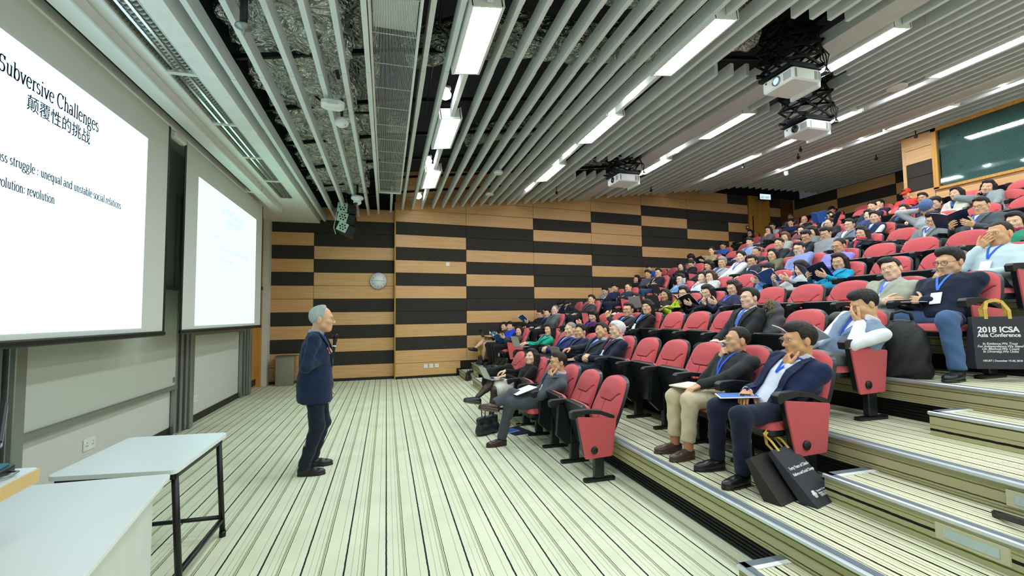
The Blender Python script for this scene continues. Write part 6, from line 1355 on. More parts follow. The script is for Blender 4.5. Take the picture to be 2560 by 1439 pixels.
CHAIRS = [   # row, y, occupied, aisle end near, aisle end far, label
 (0, 4.38, 0, 1, 0, 'empty red chair, second to the photo right of the man in grey suit smiling'),
 (0, 4.97, 0, 0, 0, 'empty red chair, first to the photo right of the man in grey suit smiling'),
 (0, 5.56, 1, 0, 0, 'red auditorium chair under the man in grey suit smiling with fist against his mouth'),
 (0, 6.15, 0, 0, 0, 'empty red chair, first to the photo right of the woman in black top and pale'),
 (0, 6.72, 1, 0, 0, 'red auditorium chair under the woman in black top and pale skirt looking up from laptop'),
 (0, 7.33, 0, 0, 0, 'empty red chair, first to the photo left of the woman in black top and pale'),
 (0, 7.9, 0, 0, 1, 'empty red chair, second to the photo left of the woman in black top and pale'),
 (1, 2.97, 1, 1, 0, 'red auditorium chair under the man in navy blazer resting chin on fist, end seat'),
 (1, 3.56, 1, 0, 0, 'red auditorium chair under the man in dark zip jacket and khaki trousers touching his lips'),
 (1, 4.15, 0, 0, 0, 'empty red chair, first to the photo left of the man in dark zip jacket'),
 (1, 4.725, 0, 0, 0, 'empty red chair, second to the photo right of the white-haired man in navy suit'),
 (1, 5.3, 0, 0, 0, 'empty red chair, first to the photo right of the white-haired man in navy suit'),
 (1, 5.88, 1, 0, 0, 'red auditorium chair under the white-haired man in navy suit with dark red tie'),
 (1, 6.45, 1, 0, 0, 'red auditorium chair under the man in charcoal suit tilting his head sideways'),
 (1, 7.02, 1, 0, 0, 'red auditorium chair under the man in navy jacket and light blue shirt wearing glasses'),
 (1, 7.6, 1, 0, 0, 'red auditorium chair under the balding man in navy suit with a white lanyard'),
 (1, 8.175, 0, 0, 0, 'empty red chair, first to the photo right of the woman in teal green jacket typing'),
 (1, 8.75, 1, 0, 1, 'red auditorium chair under the woman in teal green jacket typing on a laptop'),
 (1, 10.75, 1, 1, 0, 'red auditorium chair under the woman in brown cardigan in low aisle seat by the wall'),
 (1, 11.42, 1, 0, 0, 'red auditorium chair under the man in bright blue hooded sweatshirt beside the wall'),
 (1, 12.03, 1, 0, 1, 'red auditorium chair under the woman in brown jacket nearest the wall, laptop on crossed legs'),
 (2, 3.25, 1, 1, 0, 'red auditorium chair under the man in grey-blue vest covering his eyes with his hand'),
 (2, 3.85, 0, 0, 0, 'empty red chair, first to the photo right of the man in black suit with blue'),
 (2, 4.43, 1, 0, 0, 'red auditorium chair under the man in black suit with blue tie, fur-hooded coat behind him'),
 (2, 5.0, 0, 0, 0, 'empty red chair, first to the photo left of the man in black suit with blue'),
 (2, 5.575, 0, 0, 0, 'empty red chair, second to the photo right of the woman in black blazer'),
 (2, 6.15, 0, 0, 0, 'empty red chair, first to the photo right of the woman in black blazer'),
 (2, 6.72, 1, 0, 0, 'red auditorium chair under the woman in black blazer over a bright blue top'),
 (2, 7.3, 1, 0, 0, 'red auditorium chair under the man in dark grey suit and glasses raising his fist'),
 (2, 7.9, 0, 0, 0, 'empty red chair, first to the photo right of the woman in purple coat with long'),
 (2, 8.5, 1, 0, 0, 'red auditorium chair under the woman in purple coat with long dark hair reading'),
 (2, 9.1, 0, 0, 1, 'empty red chair, first to the photo left of the woman in purple coat with long'),
 (2, 10.9, 1, 1, 0, 'red auditorium chair under the grey-haired man in grey jacket on the left aisle seat'),
 (2, 11.45, 1, 0, 0, 'red auditorium chair under the woman squeezed between booklet reader and grey-haired man'),
 (2, 12.0, 1, 0, 1, 'red auditorium chair under the man in black coat reading an open blue booklet'),
 (3, 2.97, 1, 1, 0, 'red auditorium chair under the man in navy sweater and jeans, fist on cheek, end seat'),
 (3, 3.54, 1, 0, 0, 'red auditorium chair under the man in pale grey jacket dozing with tilted head'),
 (3, 4.12, 0, 0, 0, 'empty red chair, first to the photo left of the man in pale grey jacket dozing'),
 (3, 4.69, 0, 0, 0, 'empty red chair, second to the photo right of the woman in dark floral blouse'),
 (3, 5.27, 0, 0, 0, 'empty red chair, first to the photo right of the woman in dark floral blouse'),
 (3, 5.84, 1, 0, 0, 'red auditorium chair under the woman in dark floral blouse with brown wavy hair'),
 (3, 6.42, 1, 0, 0, 'red auditorium chair under the woman in navy coat over burgundy knit reading a folder'),
 (3, 7.0, 1, 0, 0, 'red auditorium chair under the woman in lime green jacket with a laptop'),
 (3, 7.57, 1, 0, 0, 'red auditorium chair under the woman in black with a laptop, beside the lime jacket'),
 (3, 8.14, 0, 0, 0, 'empty red chair, first to the photo left of the woman in black with a laptop'),
 (3, 8.72, 1, 0, 1, 'red auditorium chair under the woman in purple patterned scarf behind the suited man'),
 (3, 10.9, 1, 1, 0, 'red auditorium chair under the man in dark grey suit sitting upright on the aisle'),
 (3, 11.45, 1, 0, 0, 'red auditorium chair under the man in black suit and khaki trousers bowed low'),
 (3, 12.0, 1, 0, 1, 'red auditorium chair under the man in navy suit bowed forward nearest the wall'),
 (4, 3.156, 1, 1, 0, 'red auditorium chair under the man in pale blue shirt covering his mouth with hand'),
 (4, 3.755, 0, 0, 0, 'empty red chair, first to the photo left of the man in pale blue shirt covering'),
 (4, 4.33, 0, 0, 0, 'empty red chair, first to the photo right of the woman in turquoise blazer with bobbed'),
 (4, 4.903, 1, 0, 0, 'red auditorium chair under the woman in turquoise blazer with bobbed hair'),
 (4, 5.5, 1, 0, 0, 'red auditorium chair under the woman in pale grey coat looking down at her phone'),
 (4, 6.05, 1, 0, 0, 'red auditorium chair under the woman in light blue sweatshirt with bun, hand to mouth'),
 (4, 6.832, 0, 0, 0, 'empty red chair, first to the photo right of the woman with brown ombre hair'),
 (4, 7.382, 1, 0, 0, 'red auditorium chair under the woman with brown ombre hair in pale grey coat'),
 (4, 7.932, 1, 0, 0, 'red auditorium chair under the girl in pale blue top holding a white cup'),
 (4, 8.484, 1, 0, 1, 'red auditorium chair under the woman in denim jacket and glasses using a tablet'),
 (4, 10.703, 1, 1, 0, 'red auditorium chair under the man in dark blue hooded coat with folded arms'),
 (4, 11.442, 1, 0, 0, 'red auditorium chair under the man in navy with his hand over his face'),
 (4, 12.024, 1, 0, 1, 'red auditorium chair under the woman in grey vest over white shirt in the wall row'),
 (5, 3.513, 1, 1, 0, 'red auditorium chair under the woman in green jacket with magenta scarf at right edge'),
 (5, 4.063, 0, 0, 0, 'empty red chair, first to the photo left of the woman in green jacket with magenta'),
 (5, 4.613, 0, 0, 0, 'empty red chair, second to the photo left of the woman in green jacket with magenta'),
 (5, 5.163, 0, 0, 0, 'empty red chair, first to the photo right of the man in violet shirt and glasses'),
 (5, 5.713, 1, 0, 0, 'red auditorium chair under the man in violet shirt and glasses looking down'),
 (5, 6.263, 1, 0, 0, 'red auditorium chair under the man in lavender blue hooded sweater'),
 (5, 6.813, 1, 0, 0, 'red auditorium chair under the woman in olive shirt with long black hair'),
 (5, 7.363, 1, 0, 0, 'red auditorium chair under the young man in dark puffer jacket and black glasses'),
 (5, 7.913, 1, 0, 0, 'red auditorium chair under the woman in white blouse with hair tied back'),
 (5, 8.463, 1, 0, 0, 'red auditorium chair under the grey-haired man in light grey suit and blue shirt'),
 (5, 9.013, 1, 0, 1, 'red auditorium chair under the woman with black bangs low beside the grey-haired man'),
 (5, 10.804, 1, 1, 0, 'red auditorium chair under the man in black suit and jeans with arms crossed'),
 (5, 11.354, 1, 0, 0, 'red auditorium chair under the man in grey jacket with camera on his chest'),
 (5, 11.904, 1, 0, 1, 'red auditorium chair under the woman in black leaning toward the wall, hair over shoulder'),
 (6, 4.355, 1, 1, 0, 'red auditorium chair under the man in grey suit and pink shirt holding open folder'),
 (6, 4.941, 1, 0, 0, 'red auditorium chair under the man in grey suit and white shirt looking down'),
 (6, 5.491, 0, 0, 0, 'empty red chair, first to the photo left of the man in grey suit and white'),
 (6, 6.043, 1, 0, 0, 'red auditorium chair under the woman in navy blazer with red and white scarf'),
 (6, 6.66, 1, 0, 0, 'red auditorium chair under the young man in grey sweater leaning on his wrist'),
 (6, 7.21, 1, 0, 0, 'red auditorium chair under the young man in dark suit with thick black hair'),
 (6, 7.808, 1, 0, 0, 'red auditorium chair under the man in dark suit with glasses, in front of wavy hair'),
 (6, 8.44, 1, 0, 0, 'red auditorium chair under the man in dark suit with receding hair'),
 (6, 9.0, 0, 0, 1, 'empty red chair, first to the photo left of the man in dark suit with receding'),
 (6, 10.65, 1, 1, 0, 'red auditorium chair under the woman in black blazer with hair bun, aisle seat'),
 (6, 11.2, 1, 0, 0, 'red auditorium chair under the woman with long black hair reclining in a dark coat'),
 (6, 11.8, 0, 0, 0, 'empty red chair, first to the photo right of the man in blue leaning down'),
 (6, 12.35, 1, 0, 1, 'red auditorium chair under the man in blue leaning down behind the front suits'),
 (7, 4.4, 0, 1, 0, 'empty red chair, second to the photo right of the person in striped blue beanie bending'),
 (7, 4.95, 0, 0, 0, 'empty red chair, first to the photo right of the person in striped blue beanie bending'),
 (7, 5.515, 1, 0, 1, 'red auditorium chair under the person in striped blue beanie bending forward, arm raised'),
 (7, 6.496, 1, 0, 0, 'red auditorium chair under the woman in navy vest over white shirt, ponytail'),
 (7, 7.046, 1, 0, 1, 'red auditorium chair under the man in grey blue suit and open white shirt'),
 (7, 7.876, 1, 0, 0, 'red auditorium chair under the dark-haired woman with lowered head behind thick-haired man'),
 (7, 8.564, 1, 0, 0, 'red auditorium chair under the woman with wavy light brown hair'),
 (7, 9.114, 0, 0, 0, 'empty red chair, first to the photo left of the woman with wavy light brown hair'),
 (7, 9.683, 1, 0, 1, 'red auditorium chair under the bearded man in grey-blue sweater with dark scarf'),
 (7, 10.5, 0, 0, 0, 'empty red chair, first to the photo right of the woman in khaki jacket with hand'),
 (7, 11.126, 1, 0, 0, 'red auditorium chair under the woman in khaki jacket with hand at her neck'),
 (7, 11.88, 1, 0, 1, 'red auditorium chair under the woman with head bowed so only dark hair shows'),
 (8, 4.584, 0, 1, 0, 'empty red chair, first to the photo right of the woman in grey coat leaning'),
 (8, 5.134, 1, 0, 0, 'red auditorium chair under the woman in grey coat leaning on her hand, top right'),
 (8, 5.684, 1, 0, 0, 'red auditorium chair under the woman with long black hair in cream coat near window'),
 (8, 6.234, 1, 0, 0, 'red auditorium chair under the woman in black coat behind the blue beanie'),
 (8, 6.784, 1, 0, 0, 'red auditorium chair under the woman asleep with long brown hair'),
 (8, 7.453, 1, 0, 0, 'red auditorium chair under the woman half hidden behind the navy vest'),
 (8, 8.124, 1, 0, 0, 'red auditorium chair under the smiling man in black with glasses in the upper middle'),
 (8, 8.674, 0, 0, 0, 'empty red chair, first to the photo left of the smiling man in black with glasses'),
 (8, 9.224, 1, 0, 1, 'red auditorium chair under the woman in maroon top partly hidden in the middle rows'),
 (8, 11.1, 0, 1, 0, 'empty red chair, first to the photo right of the man in blue top seated highest'),
 (8, 11.826, 1, 0, 1, 'red auditorium chair under the man in blue top seated highest near the wall'),
 (9, 5.4, 0, 1, 0, 'empty red chair, second to the photo right of the yawning man in purple top'),
 (9, 6.2, 0, 0, 0, 'empty red chair, first to the photo right of the yawning man in purple top'),
 (9, 6.912, 1, 0, 0, 'red auditorium chair under the yawning man in purple top'),
 (9, 7.462, 0, 0, 0, 'empty red chair, first to the photo left of the yawning man in purple top'),
 (9, 8.012, 1, 0, 1, 'red auditorium chair under the man in navy jacket with white lanyard near the back'),
 (9, 9.11, 1, 0, 0, 'red auditorium chair under the man in black suit holding a blue booklet to his head'),
 (9, 9.75, 0, 0, 1, 'empty red chair, first to the photo left of the man in black suit holding'),
 (9, 11.041, 1, 0, 0, 'red auditorium chair under the woman in grey cardigan with orange scarf'),
 (9, 11.7, 0, 0, 1, 'empty red chair, first to the photo left of the woman in grey cardigan with orange'),
 (10, 6.1, 0, 1, 0, 'empty red chair, third to the photo right of the man in red cap and red'),
 (10, 6.71, 0, 0, 0, 'empty red chair, second to the photo right of the man in red cap and red'),
 (10, 7.26, 0, 0, 0, 'empty red chair, first to the photo right of the man in red cap and red'),
 (10, 7.872, 1, 0, 0, 'red auditorium chair under the man in red cap and red shirt with hand at ear'),
 (10, 8.517, 1, 0, 0, 'red auditorium chair under the man turned away behind a folding tablet at the back'),
 (10, 9.1, 0, 0, 0, 'empty red chair, first to the photo left of the man turned away behind a folding'),
 (10, 9.78, 0, 0, 1, 'empty red chair, first to the photo right of the bald man in black with hand'),
 (10, 10.662, 1, 0, 0, 'red auditorium chair under the bald man in black with hand at his mouth'),
 (10, 11.212, 1, 0, 0, 'red auditorium chair under the man in navy sweater holding his face'),
 (10, 11.862, 1, 0, 1, 'red auditorium chair under the man in pale shirt and glasses before the brown pier'),
 (10, 12.815, 1, 0, 1, 'red auditorium chair under the woman in black standing out before the exit door'),
 (11, 9.8, 0, 1, 1, 'empty red chair, first to the photo right of the man with only dark hair visible'),
 (11, 10.602, 1, 0, 0, 'red auditorium chair under the man with only dark hair visible by the back wall'),
 (11, 11.3, 0, 0, 1, 'empty red chair, first to the photo left of the man with only dark hair visible'),
 (12, 13.002, 1, 1, 1, 'red auditorium chair under the grey-haired man in grey jacket in the very last row'),
]
for c in CHAIRS:
    if c[5]: chair(c[0], c[1], not c[2], bool(c[3]), bool(c[4]), c[5])
GAZE = Vector((-1.4, 5.3, 1.9)); PW = {}
def special(key, s, hd):
    if key == 'fist': return dict(w=(s*.10, .24, .86), d=(-s*.2, .3, .9), n=(-s*.5, -.8, .2), c=1.2, p=(s*.7, -.3, -1))
    if key == 'phone': return dict(w=(s*.09, .17, .63), d=(-s*.5, .8, -.25), n=(0, .1, -1), c=.5)
    return key
for pid, row, y, hd, ex, lab in PEOPLE:
    o = dict(ex); rr = random.Random(pid)
    loc = Vector((1.98+row, y, RISE*row))
    hw = Vector((loc.x-hd[1], loc.y+hd[0], loc.z+hd[2])); g = GAZE-hw
    yaw = max(-.75, min(.75, -math.atan2(g.y, -g.x)))*.75+rr.uniform(-.12, .12)+o.pop('yaw', 0)*.6
    o['rot'] = (yaw, o.pop('pitch', .03)+rr.uniform(-.05, .05)-.04*min(row, 6)*.5, o.pop('roll', 0)+rr.uniform(-.05, .05))
    sx = hd[0]*.75
    o.update(head=(hd[0], hd[1], hd[2]), hip=(sx*.3, .0, .49), label=lab, loc=loc, la=special(o['la'], -1, hd), ra=special(o['ra'], 1, hd))
    if 'skin' not in o: o['skin'] = rr.choice(['e6b995', 'e2b48f', 'dcab84', 'e9c09f', 'd8a67e'])
    if o['sex'] == 'f' and 'skin' not in ex: o['skin'] = rr.choice(['ebc4a6', 'e6bb9a', 'eecbb0'])
    PW[pid] = (loc, person(o))
# the speaker
sp, sp_arms, sp_W = person(dict(loc=Vector((-.70, 5.2, 0)), rz=-PI/2, stand=True, sex='m', head=(.02, .045, 1.585), hip=(0, -.02, .90), nb=(.01, -.01, 1.435), rot=(.0, -.03, 0), hair='old', hc='b4bcbd', top='jacket', tc='1b2a45', sc='a9bdd6', bc='1a2230', hem=-.33, q=2, hs=1.14, bulk=1.06, belly=.12,
  kn={1: np.array([.10, .02, .48]), -1: np.array([-.12, .05, .48])}, an={1: np.array([.085, -.10, .10]), -1: np.array([-.20, -.06, .10])}, tl=.03, toe=.05, skin='e0ae8a', gl=3, lan=('2a5fd0', .3), cuff=1, vd=.35,
  ra=dict(w=(.12, .085, 1.20), d=(-.35, .45, .75), n=(-.6, -.1, .3), c=1.25, p=(.8, -.5, -1), g=.5), la=dict(w=(-.27, .05, .84), d=(.1, .15, -1), n=(1, 0, 0), c=.5), shoe='131416', label='older standing man in dark navy blazer speaking into a microphone'))
W_ = sp_arms[1][2]; hnd = np.array(sp_arms[1][3]); hnd = hnd/np.linalg.norm(hnd)
def sp_world(p): return Vector((-.70+p[1], 5.2-p[0], p[2]))
mic0 = sp_world(W_+hnd*.085+np.array([-.03, .03, -.09])); mdir = Vector((.12, .02, 1)).normalized()
t = empty('microphone', mic0, 0, 'black handheld microphone held by the standing speaker', 'microphone'); t.rotation_euler = mdir.to_track_quat('Z', 'Y').to_euler()
b = MB(); b.lathe([(.012, 0), (.014, .01), (.017, .16), (.022, .185), (.022, .20)], 20); b.build('handle', M_black, t)
b = MB(); b.lathe([(.0205, .118), (.0195, .132)], 20); b.build('band', M_white, t)
b = MB(); b.lathe([(.022, .20), (.028, .208), (.029, .225), (.025, .245), (.012, .255)], 20); b.build('grille', M_dark, t)

# ------------------------------------------------------------------ what they hold or left around
M_lapg = mat('silver grey laptop lid', 'b7babb', .35, .5, var=.01); M_key = mat('dark keys', '202226', .6); M_lapd = mat('dark laptop shell', '3a3f42', .4, .3)
def laptop(row, y, p, rz, label, lid=M_lapg, scrc='cfe2f4', on=.5, tilt=1.9, wd=.31, dp=.21):
    t = empty('laptop', to_world(row, y, p), PI/2+rz, label, 'laptop')      # local +y away from the user
    b = MB(); b.rbox(-wd/2, wd/2, -dp/2, dp/2, 0, .014, .004); b.build('base', lid, t)
    b = MB()
    for i in range(5):
        for j in range(11): b.box(-wd/2+.02+j*(wd-.04)/11, -wd/2+.02+(j+.82)*(wd-.04)/11, dp/2-.03-i*.019-.015, dp/2-.03-i*.019, .014, .0155)
    b.build('keyboard', M_key, t)
    Ms = Matrix.Translation((0, dp/2, .012)) @ Matrix.Rotation(-(tilt-PI/2), 4, 'X')
    b = MB(); b.rbox(-wd/2, wd/2, -.004, .004, 0, dp, .003, 0, Ms); b.build('lid', lid, t)
    b = MB(); b.box(-wd/2+.01, wd/2-.01, -.0052, -.0042, .012, dp-.01, 0, Ms); b.build('screen', emis('laptop screen', scrc, on), t)
def booklet(row, y, p, rz, label, col='2f6fb8', inner='eef2f5', ang=.9, wd=.21, ht=.29, tilt=.7, name='booklet', cat='booklet'):
    """open booklet: two leaves around a spine"""
    t = empty(name, to_world(row, y, p), PI/2+rz, label, cat); t.rotation_euler = (tilt, 0, PI/2+rz)
    for s in (-1, 1):
        Mx = Matrix.Rotation(-s*ang*.5, 4, 'Y'); b = MB()
        n = 7; 
        for m_, z0, z1 in ((0, -.004, -.001), (1, -.001, .003)):
            v = []
            for i in range(n+1):
                x = s*wd*i/n; zz = .02*math.sin(PI*i/n)*.6
                for yy in (-ht/2, ht/2): v += [Mx @ Vector((x, yy, zz+z0)), Mx @ Vector((x, yy, zz+z1))]
            f = []
            for i in range(n):
                a = i*4; c = a+4; f += [(a, a+2, c+2, c), (a+1, c+1, c+3, a+3), (a, c, c+1, a+1), (a+2, a+3, c+3, c+2)]
            f += [(0, 1, 3, 2), (n*4, n*4+2, n*4+3, n*4+1)]
            b.add(v, f, m_)
        b.build('leaf', [mat('cover '+col, col, .4), mat('page '+inner, inner, .6, var=.08, vscale=25)], t)
def sheet(name, row, y, p, rz, wd, ht, th, label, col, cat, pitch=.0, col2=None):
    t = empty(name, to_world(row, y, p), PI/2+rz, label, cat); t.rotation_euler = (pitch, 0, PI/2+rz)
    b = MB(); b.rbox(-wd/2, wd/2, -ht/2, ht/2, 0, th, .002); b.build('pages', mat('pages '+col, col, .5), t)
    if col2: b = MB(); b.box(-wd/2+.01, wd/2-.01, -ht/2+.01, ht/2-.01, th, th+.002); b.build('cover_print', mat('print '+col2, col2, .4, var=.2, vscale=12), t)
def seat(pid):
    for p in PEOPLE:
        if p[0] == pid: return p[1], p[2]
for pid, p, rz, lab, lid, kw in ((1, (0, .36, .68), .1, 'thin dark laptop on the lap of the woman nearest the wall', M_lapd, {}), (10, (.0, .36, .63), .2, 'grey laptop in front of the woman in teal green', M_lapg, {}), (15, (.05, .40, .64), .15, 'silver laptop with lit screen on the lap in the front row', M_lapg, dict(on=.8, tilt=2.05)), (13, (-.05, .40, .58), .1, 'pale laptop lid in front of the man tilting his head', M_lapg, dict(on=.3)), (21, (.05, .34, .70), .2, 'grey laptop lid left of the lime jacket', M_lapg, {}), (22, (0.05, .34, .69), .25, 'dark laptop lid in front of the lime jacket', M_lapd, {}), (39, (0, .33, .68), .1, 'small grey tablet computer in front of the denim jacket', M_lapd, dict(wd=.24, dp=.17))):
    r_, y_ = seat(pid); laptop(r_, y_, p, rz, lab, lid, **kw)
for pid, p, rz, lab, kw in ((4, (.05, .36, .78), .1, 'open blue booklet read by the man in black coat', {}), (2, (0, .32, .70), .1, 'open light blue booklet in front of the bright blue sweatshirt', dict(col='6fb0dc')), (3, (.2, .34, .66), .2, 'blue printed booklet by the brown cardigan', dict(col='2c5f9e')), (23, (0, .28, .74), .15, 'black folder with white pages beside the burgundy top', dict(col='16171b')), (51, (-.25, .26, .76), .1, 'white and blue booklet beside the light blue sweatshirt', dict(col='3b66b0')), (56, (.05, .26, .76), .15, 'dark blue folder in front of the turquoise blazer', dict(col='1b2c4e', inner='1b2c4e')), (82, (.1, .30, .80), .3, 'open navy folder with cream pages held by man in grey suit', dict(col='1b2748', inner='f1ead8')), (67, (.12, .02, 1.02), .2, 'blue booklet held up against the head at the back', dict(col='2f58a8', tilt=1.2)), (28, (.1, .30, .66), .2, 'open white booklet on the lap of the man covering his eyes', dict(col='f0f2f3', tilt=.4)), (44, (0, .3, .7), .1, 'dark folder held by the woman in khaki jacket', dict(col='1b2340', inner='20263a'))):
    r_, y_ = seat(pid); booklet(r_, y_, p, rz, lab, **kw)
r_, y_ = seat(27); sheet('booklet', r_, y_, (.1, .26, .592), -.5, .21, .30, .008, 'blue and white booklet lying on the knees of the navy blazer man', 'f3f5f6', 'booklet', -.05, '4f7fd0'); sheet('phone', r_, y_, (.08, .20, .615), .8, .072, .15, .009, 'dark phone under the hand of the man in navy blazer', '20232a', 'phone', -.1)
r_, y_ = seat(26); sheet('notebook', r_, y_, (.05, .32, .60), .3, .2, .28, .012, 'cream notebook on the khaki knees', 'e9e2d2', 'notebook', -.02)
r_, y_ = seat(16); sheet('papers', r_, y_, (-.05, .32, .66), .2, .22, .30, .006, 'white papers on the lap of the smiling man', 'f6f8fa', 'papers', -.25)
r_, y_ = seat(20); sheet('papers', r_, y_, (.05, .30, .70), .3, .22, .30, .006, 'white papers before the woman in black blazer', 'eef2f8', 'papers', -.05)
r_, y_ = seat(8); sheet('papers', r_, y_, (-.08, .30, .60), .1, .2, .28, .006, 'white papers on the khaki trousers of the bowed man', 'eceff0', 'papers')
r_, y_ = seat(79); sheet('papers', r_, y_, (.12, .20, .66), .4, .16, .22, .005, 'white sheet under the folded arm of the navy sweater', 'e8edf4', 'papers')
for row, y, lab in ((6, 5.55, 'black tablet board beside the empty chair right of the middle'), (9, 7.6, 'black tablet board standing up near the back rows')):
    t = empty('writing_tablet', to_world(row, y, (.1, .12, .74)), PI/2, lab, 'tablet'); b = MB(); b.prism(round_poly([(-.15, -.12), (.15, -.12), (.17, .16), (-.12, .16)], .04), -.01, .01, 'z', 0, Matrix.Rotation(-.25, 4, 'Y')); b.build('board', M_tray, t)
# cup of the girl, coats over chairs
r_, y_ = seat(40); t = empty('paper_cup', to_world(r_, y_, (.06, .10, .86)), 0, 'white paper cup held by the girl in pale blue', 'cup'); b = MB(); b.lathe([(.03, 0), (.04, .10), (.042, .103), (.038, .104)], 18); b.build('cup', M_paper, t)
def heap(name, loc, fs, col, label, cat, h=.012, k=.05, amp=.010, extra=None, kind='coat'):
    def f(P):
        d = f_union(fs, k)(P); return d+amp*np.sin(P[:, 0]*30+4*np.sin(P[:, 2]*14))+amp*.7*np.sin(P[:, 1]*42+P[:, 2]*25)
    pts = np.array([[-.45, -.45, -.1], [.45, .45, 1.2]]); m = mesh_np(name, [(*surf(f, pts[0], pts[1], h), 0)], [cloth(col, kind)]); m.location = loc; m.rotation_euler = (0, 0, PI/2); tag(m, label, cat)
    if extra: extra(m)
    return m
heap('coat', to_world(2, 4.43, (0, 0, 0)), [f_ell(A(-.27, -.27, .78), A(.10, .12, .22)), f_ell(A(-.30, -.20, .62), A(.09, .14, .14)), f_ell(A(-.18, -.31, .98), A(.12, .08, .07))], '4a4d50', 'dark grey padded coat hung behind the man with blue tie', 'coat', amp=.012)
def fur_strands():
    b = MB(); r = random.Random(3)
    for i in range(420):
        a = r.uniform(0, 1); c = Vector((-.22-.12*a+r.uniform(-.03, .03), -.24+.03*math.sin(a*6)+r.uniform(-.03, .03), 1.05-.33*a+r.uniform(-.03, .03))); d = Vector((r.uniform(-1, .2), r.uniform(-1, 1), r.uniform(-.6, 1))).normalized()*r.uniform(.03, .06)
        b.tube([c, c+d*.6, c+d+Vector((0, 0, -.01))], [.004, .003, .0008], 4, 0, False)
    o = b.build('fur_trim', [mat('grey brown fur', '8b7f63', .9, var=.3, vscale=60)]); o.location = to_world(2, 4.43, (0, 0, 0)); o.rotation_euler = (0, 0, PI/2); return tag(o, 'fur hood trim of the coat behind the man with blue tie', 'fur', None, 'stuff')
fur_strands()
heap('coat', to_world(0, 7.28, (0, .1, 0)), [f_cone(A(-.05, -.05, .72), A(.0, .25, .66), .10, .09), f_cone(A(0, .25, .66), A(.05, .32, .45), .09, .06), f_ell(A(.0, -.1, .62), A(.2, .12, .1))], '131315', 'black coat draped over the front row chair left of the pale skirt', 'coat')
heap('jacket', to_world(6, 5.0, (0, -.12, .05)), [f_ell(A(-.0, .0, .62), A(.16, .1, .09)), f_ell(A(.15, .02, .58), A(.1, .08, .06))], 'c2333a', 'red and grey jacket bundled on an empty chair', 'jacket')
# bags
M_navy = mat('navy non-woven fabric', '34363f', .8, bump=.3, bscale=500, var=.03); M_tan = mat('yellow ribbon handle', 'cfae4c', .6)
def tote(M_, wd, ht, dp, label, lines, handle_back=.05, body=M_navy):
    t = empty('tote_bag', M_.translation, 0, label, 'bag'); t.matrix_world = M_                 # x along the width, y up the face, z out of the face
    b = MB(); n = 8
    for iy in range(1):
        P = []
        prof = [(0, 0), (0, ht*.12), (0, ht*.5), (0, ht)]
        v = []; f = []
        ring = lambda yy, d, ins: [(ins, yy, 0), (wd-ins, yy, 0), (wd-ins*.8, yy, -d*.5), (wd-ins, yy, -d), (ins, yy, -d), (ins*.8, yy, -d*.5)]
        rs = [(0, dp, .004), (ht*.1, dp*1.0, 0), (ht*.55, dp*.75, .002), (ht*.9, dp*.45, .004), (ht, dp*.4, .004)]
        for yy, d, ins in rs: v += ring(yy, d, ins)
        for k in range(len(rs)-1):
            for j in range(6): f.append((k*6+j, k*6+(j+1) % 6, k*6+6+(j+1) % 6, k*6+6+j))
        f.append(tuple(range(5, -1, -1)))
        # inner faces so that the open mouth has thickness
        b.add(v, f); o = len(v); v2 = [(x*.985+wd*.0075, y, z*.9-.003) for x, y, z in v[6:]]; b.add(v2, [tuple(reversed(q)) for q in [(k*6+j, k*6+(j+1) % 6, k*6+6+(j+1) % 6, k*6+6+j) for k in range(len(rs)-2) for j in range(6)]])
    b.build('body', body, t)
    for z, s in (((.0, 1), (-dp*.4, -1)) if lines else ()):
        pts = [(wd*.28, ht-.02, z), (wd*.27, ht+.06, z+.005*s), (wd*.36, ht+.12, z-.02*s), (wd*.5, ht+.135, z-.035*s), (wd*.64, ht+.12, z-.02*s), (wd*.72, ht+.05, z), (wd*.72, ht-.02, z)]
        ribbon('handle', pts, .026, M_tan, t, .003, nrm=(0, .15, 1))
    for txt, x, y, size, xs, bold, sh in lines:
        text_mesh('printed_text', txt, size, Matrix.Translation((x*wd, y*ht, .0015)), M_paper, t, 'CENTER', .0006, xs, bold*size, sh)
    return t
u = Vector((-.083, .267, .291)); tb = tote(frame3((2.661, 2.347, .342), (.286, .089, 0), u), .30, .41, .08, 'navy tote bag with white print leaning at the end seat in front', [("Forty Years of China's", .55, .62, .030, .95, .015, .0), ('Reform and Social Change', .55, .52, .027, .95, .015, .0), ('Economics Forum', .62, .205, .0165, 1, .02, 0), ('Evidence, Society', .62, .165, .0165, 1, .02, 0), ('香港社会科学', .62, .125, .0165, 1, .02, 0)])
b = MB()
for k in range(6): b.lathe([(.012, 0), (.012, .0012)], 14, 0, Matrix.Translation((.085+.014*math.cos(k*PI/3), .078+.014*math.sin(k*PI/3), .0012)))
b.lathe([(.014, 0), (.014, .0016)], 16, 0, Matrix.Translation((.085, .078, .0012))); lg = b.build('printed_emblem', M_paper, tb)
tote(frame3((2.47, 2.44, .342), (.286, .089, 0), Vector((-.05, .20, .26))), .27, .33, .10, 'dark brown tote bag slumped behind the navy tote bag', [], body=mat('dark brown bag cloth', '2b2422', .8, bump=.3, bscale=60))
tote(frame3((4.60, 2.56, 1.12), (.36, -.18, 0), (.0, .05, 1)), .37, .42, .10, 'navy tote bag printed 2018 ICSA hanging from the end armrest', [('2018 ICSA', .48, .70, .062, 1.05, .03, 0), ('Asia Conference', .48, .61, .044, 1.0, .02, 0), ('In Evidence,We Trust', .48, .46, .027, 1.0, .008, .25), ('For Independence,We Stand', .48, .41, .027, 1.0, .008, .25), ('On Method,We Count', .48, .36, .027, 1, .008, .25), ('In Diversity,We Unite', .48, .31, .027, 1, .008, .25), ('HKUST | December 19-20, 2018', .5, .14, .020, 1, .02, 0)])
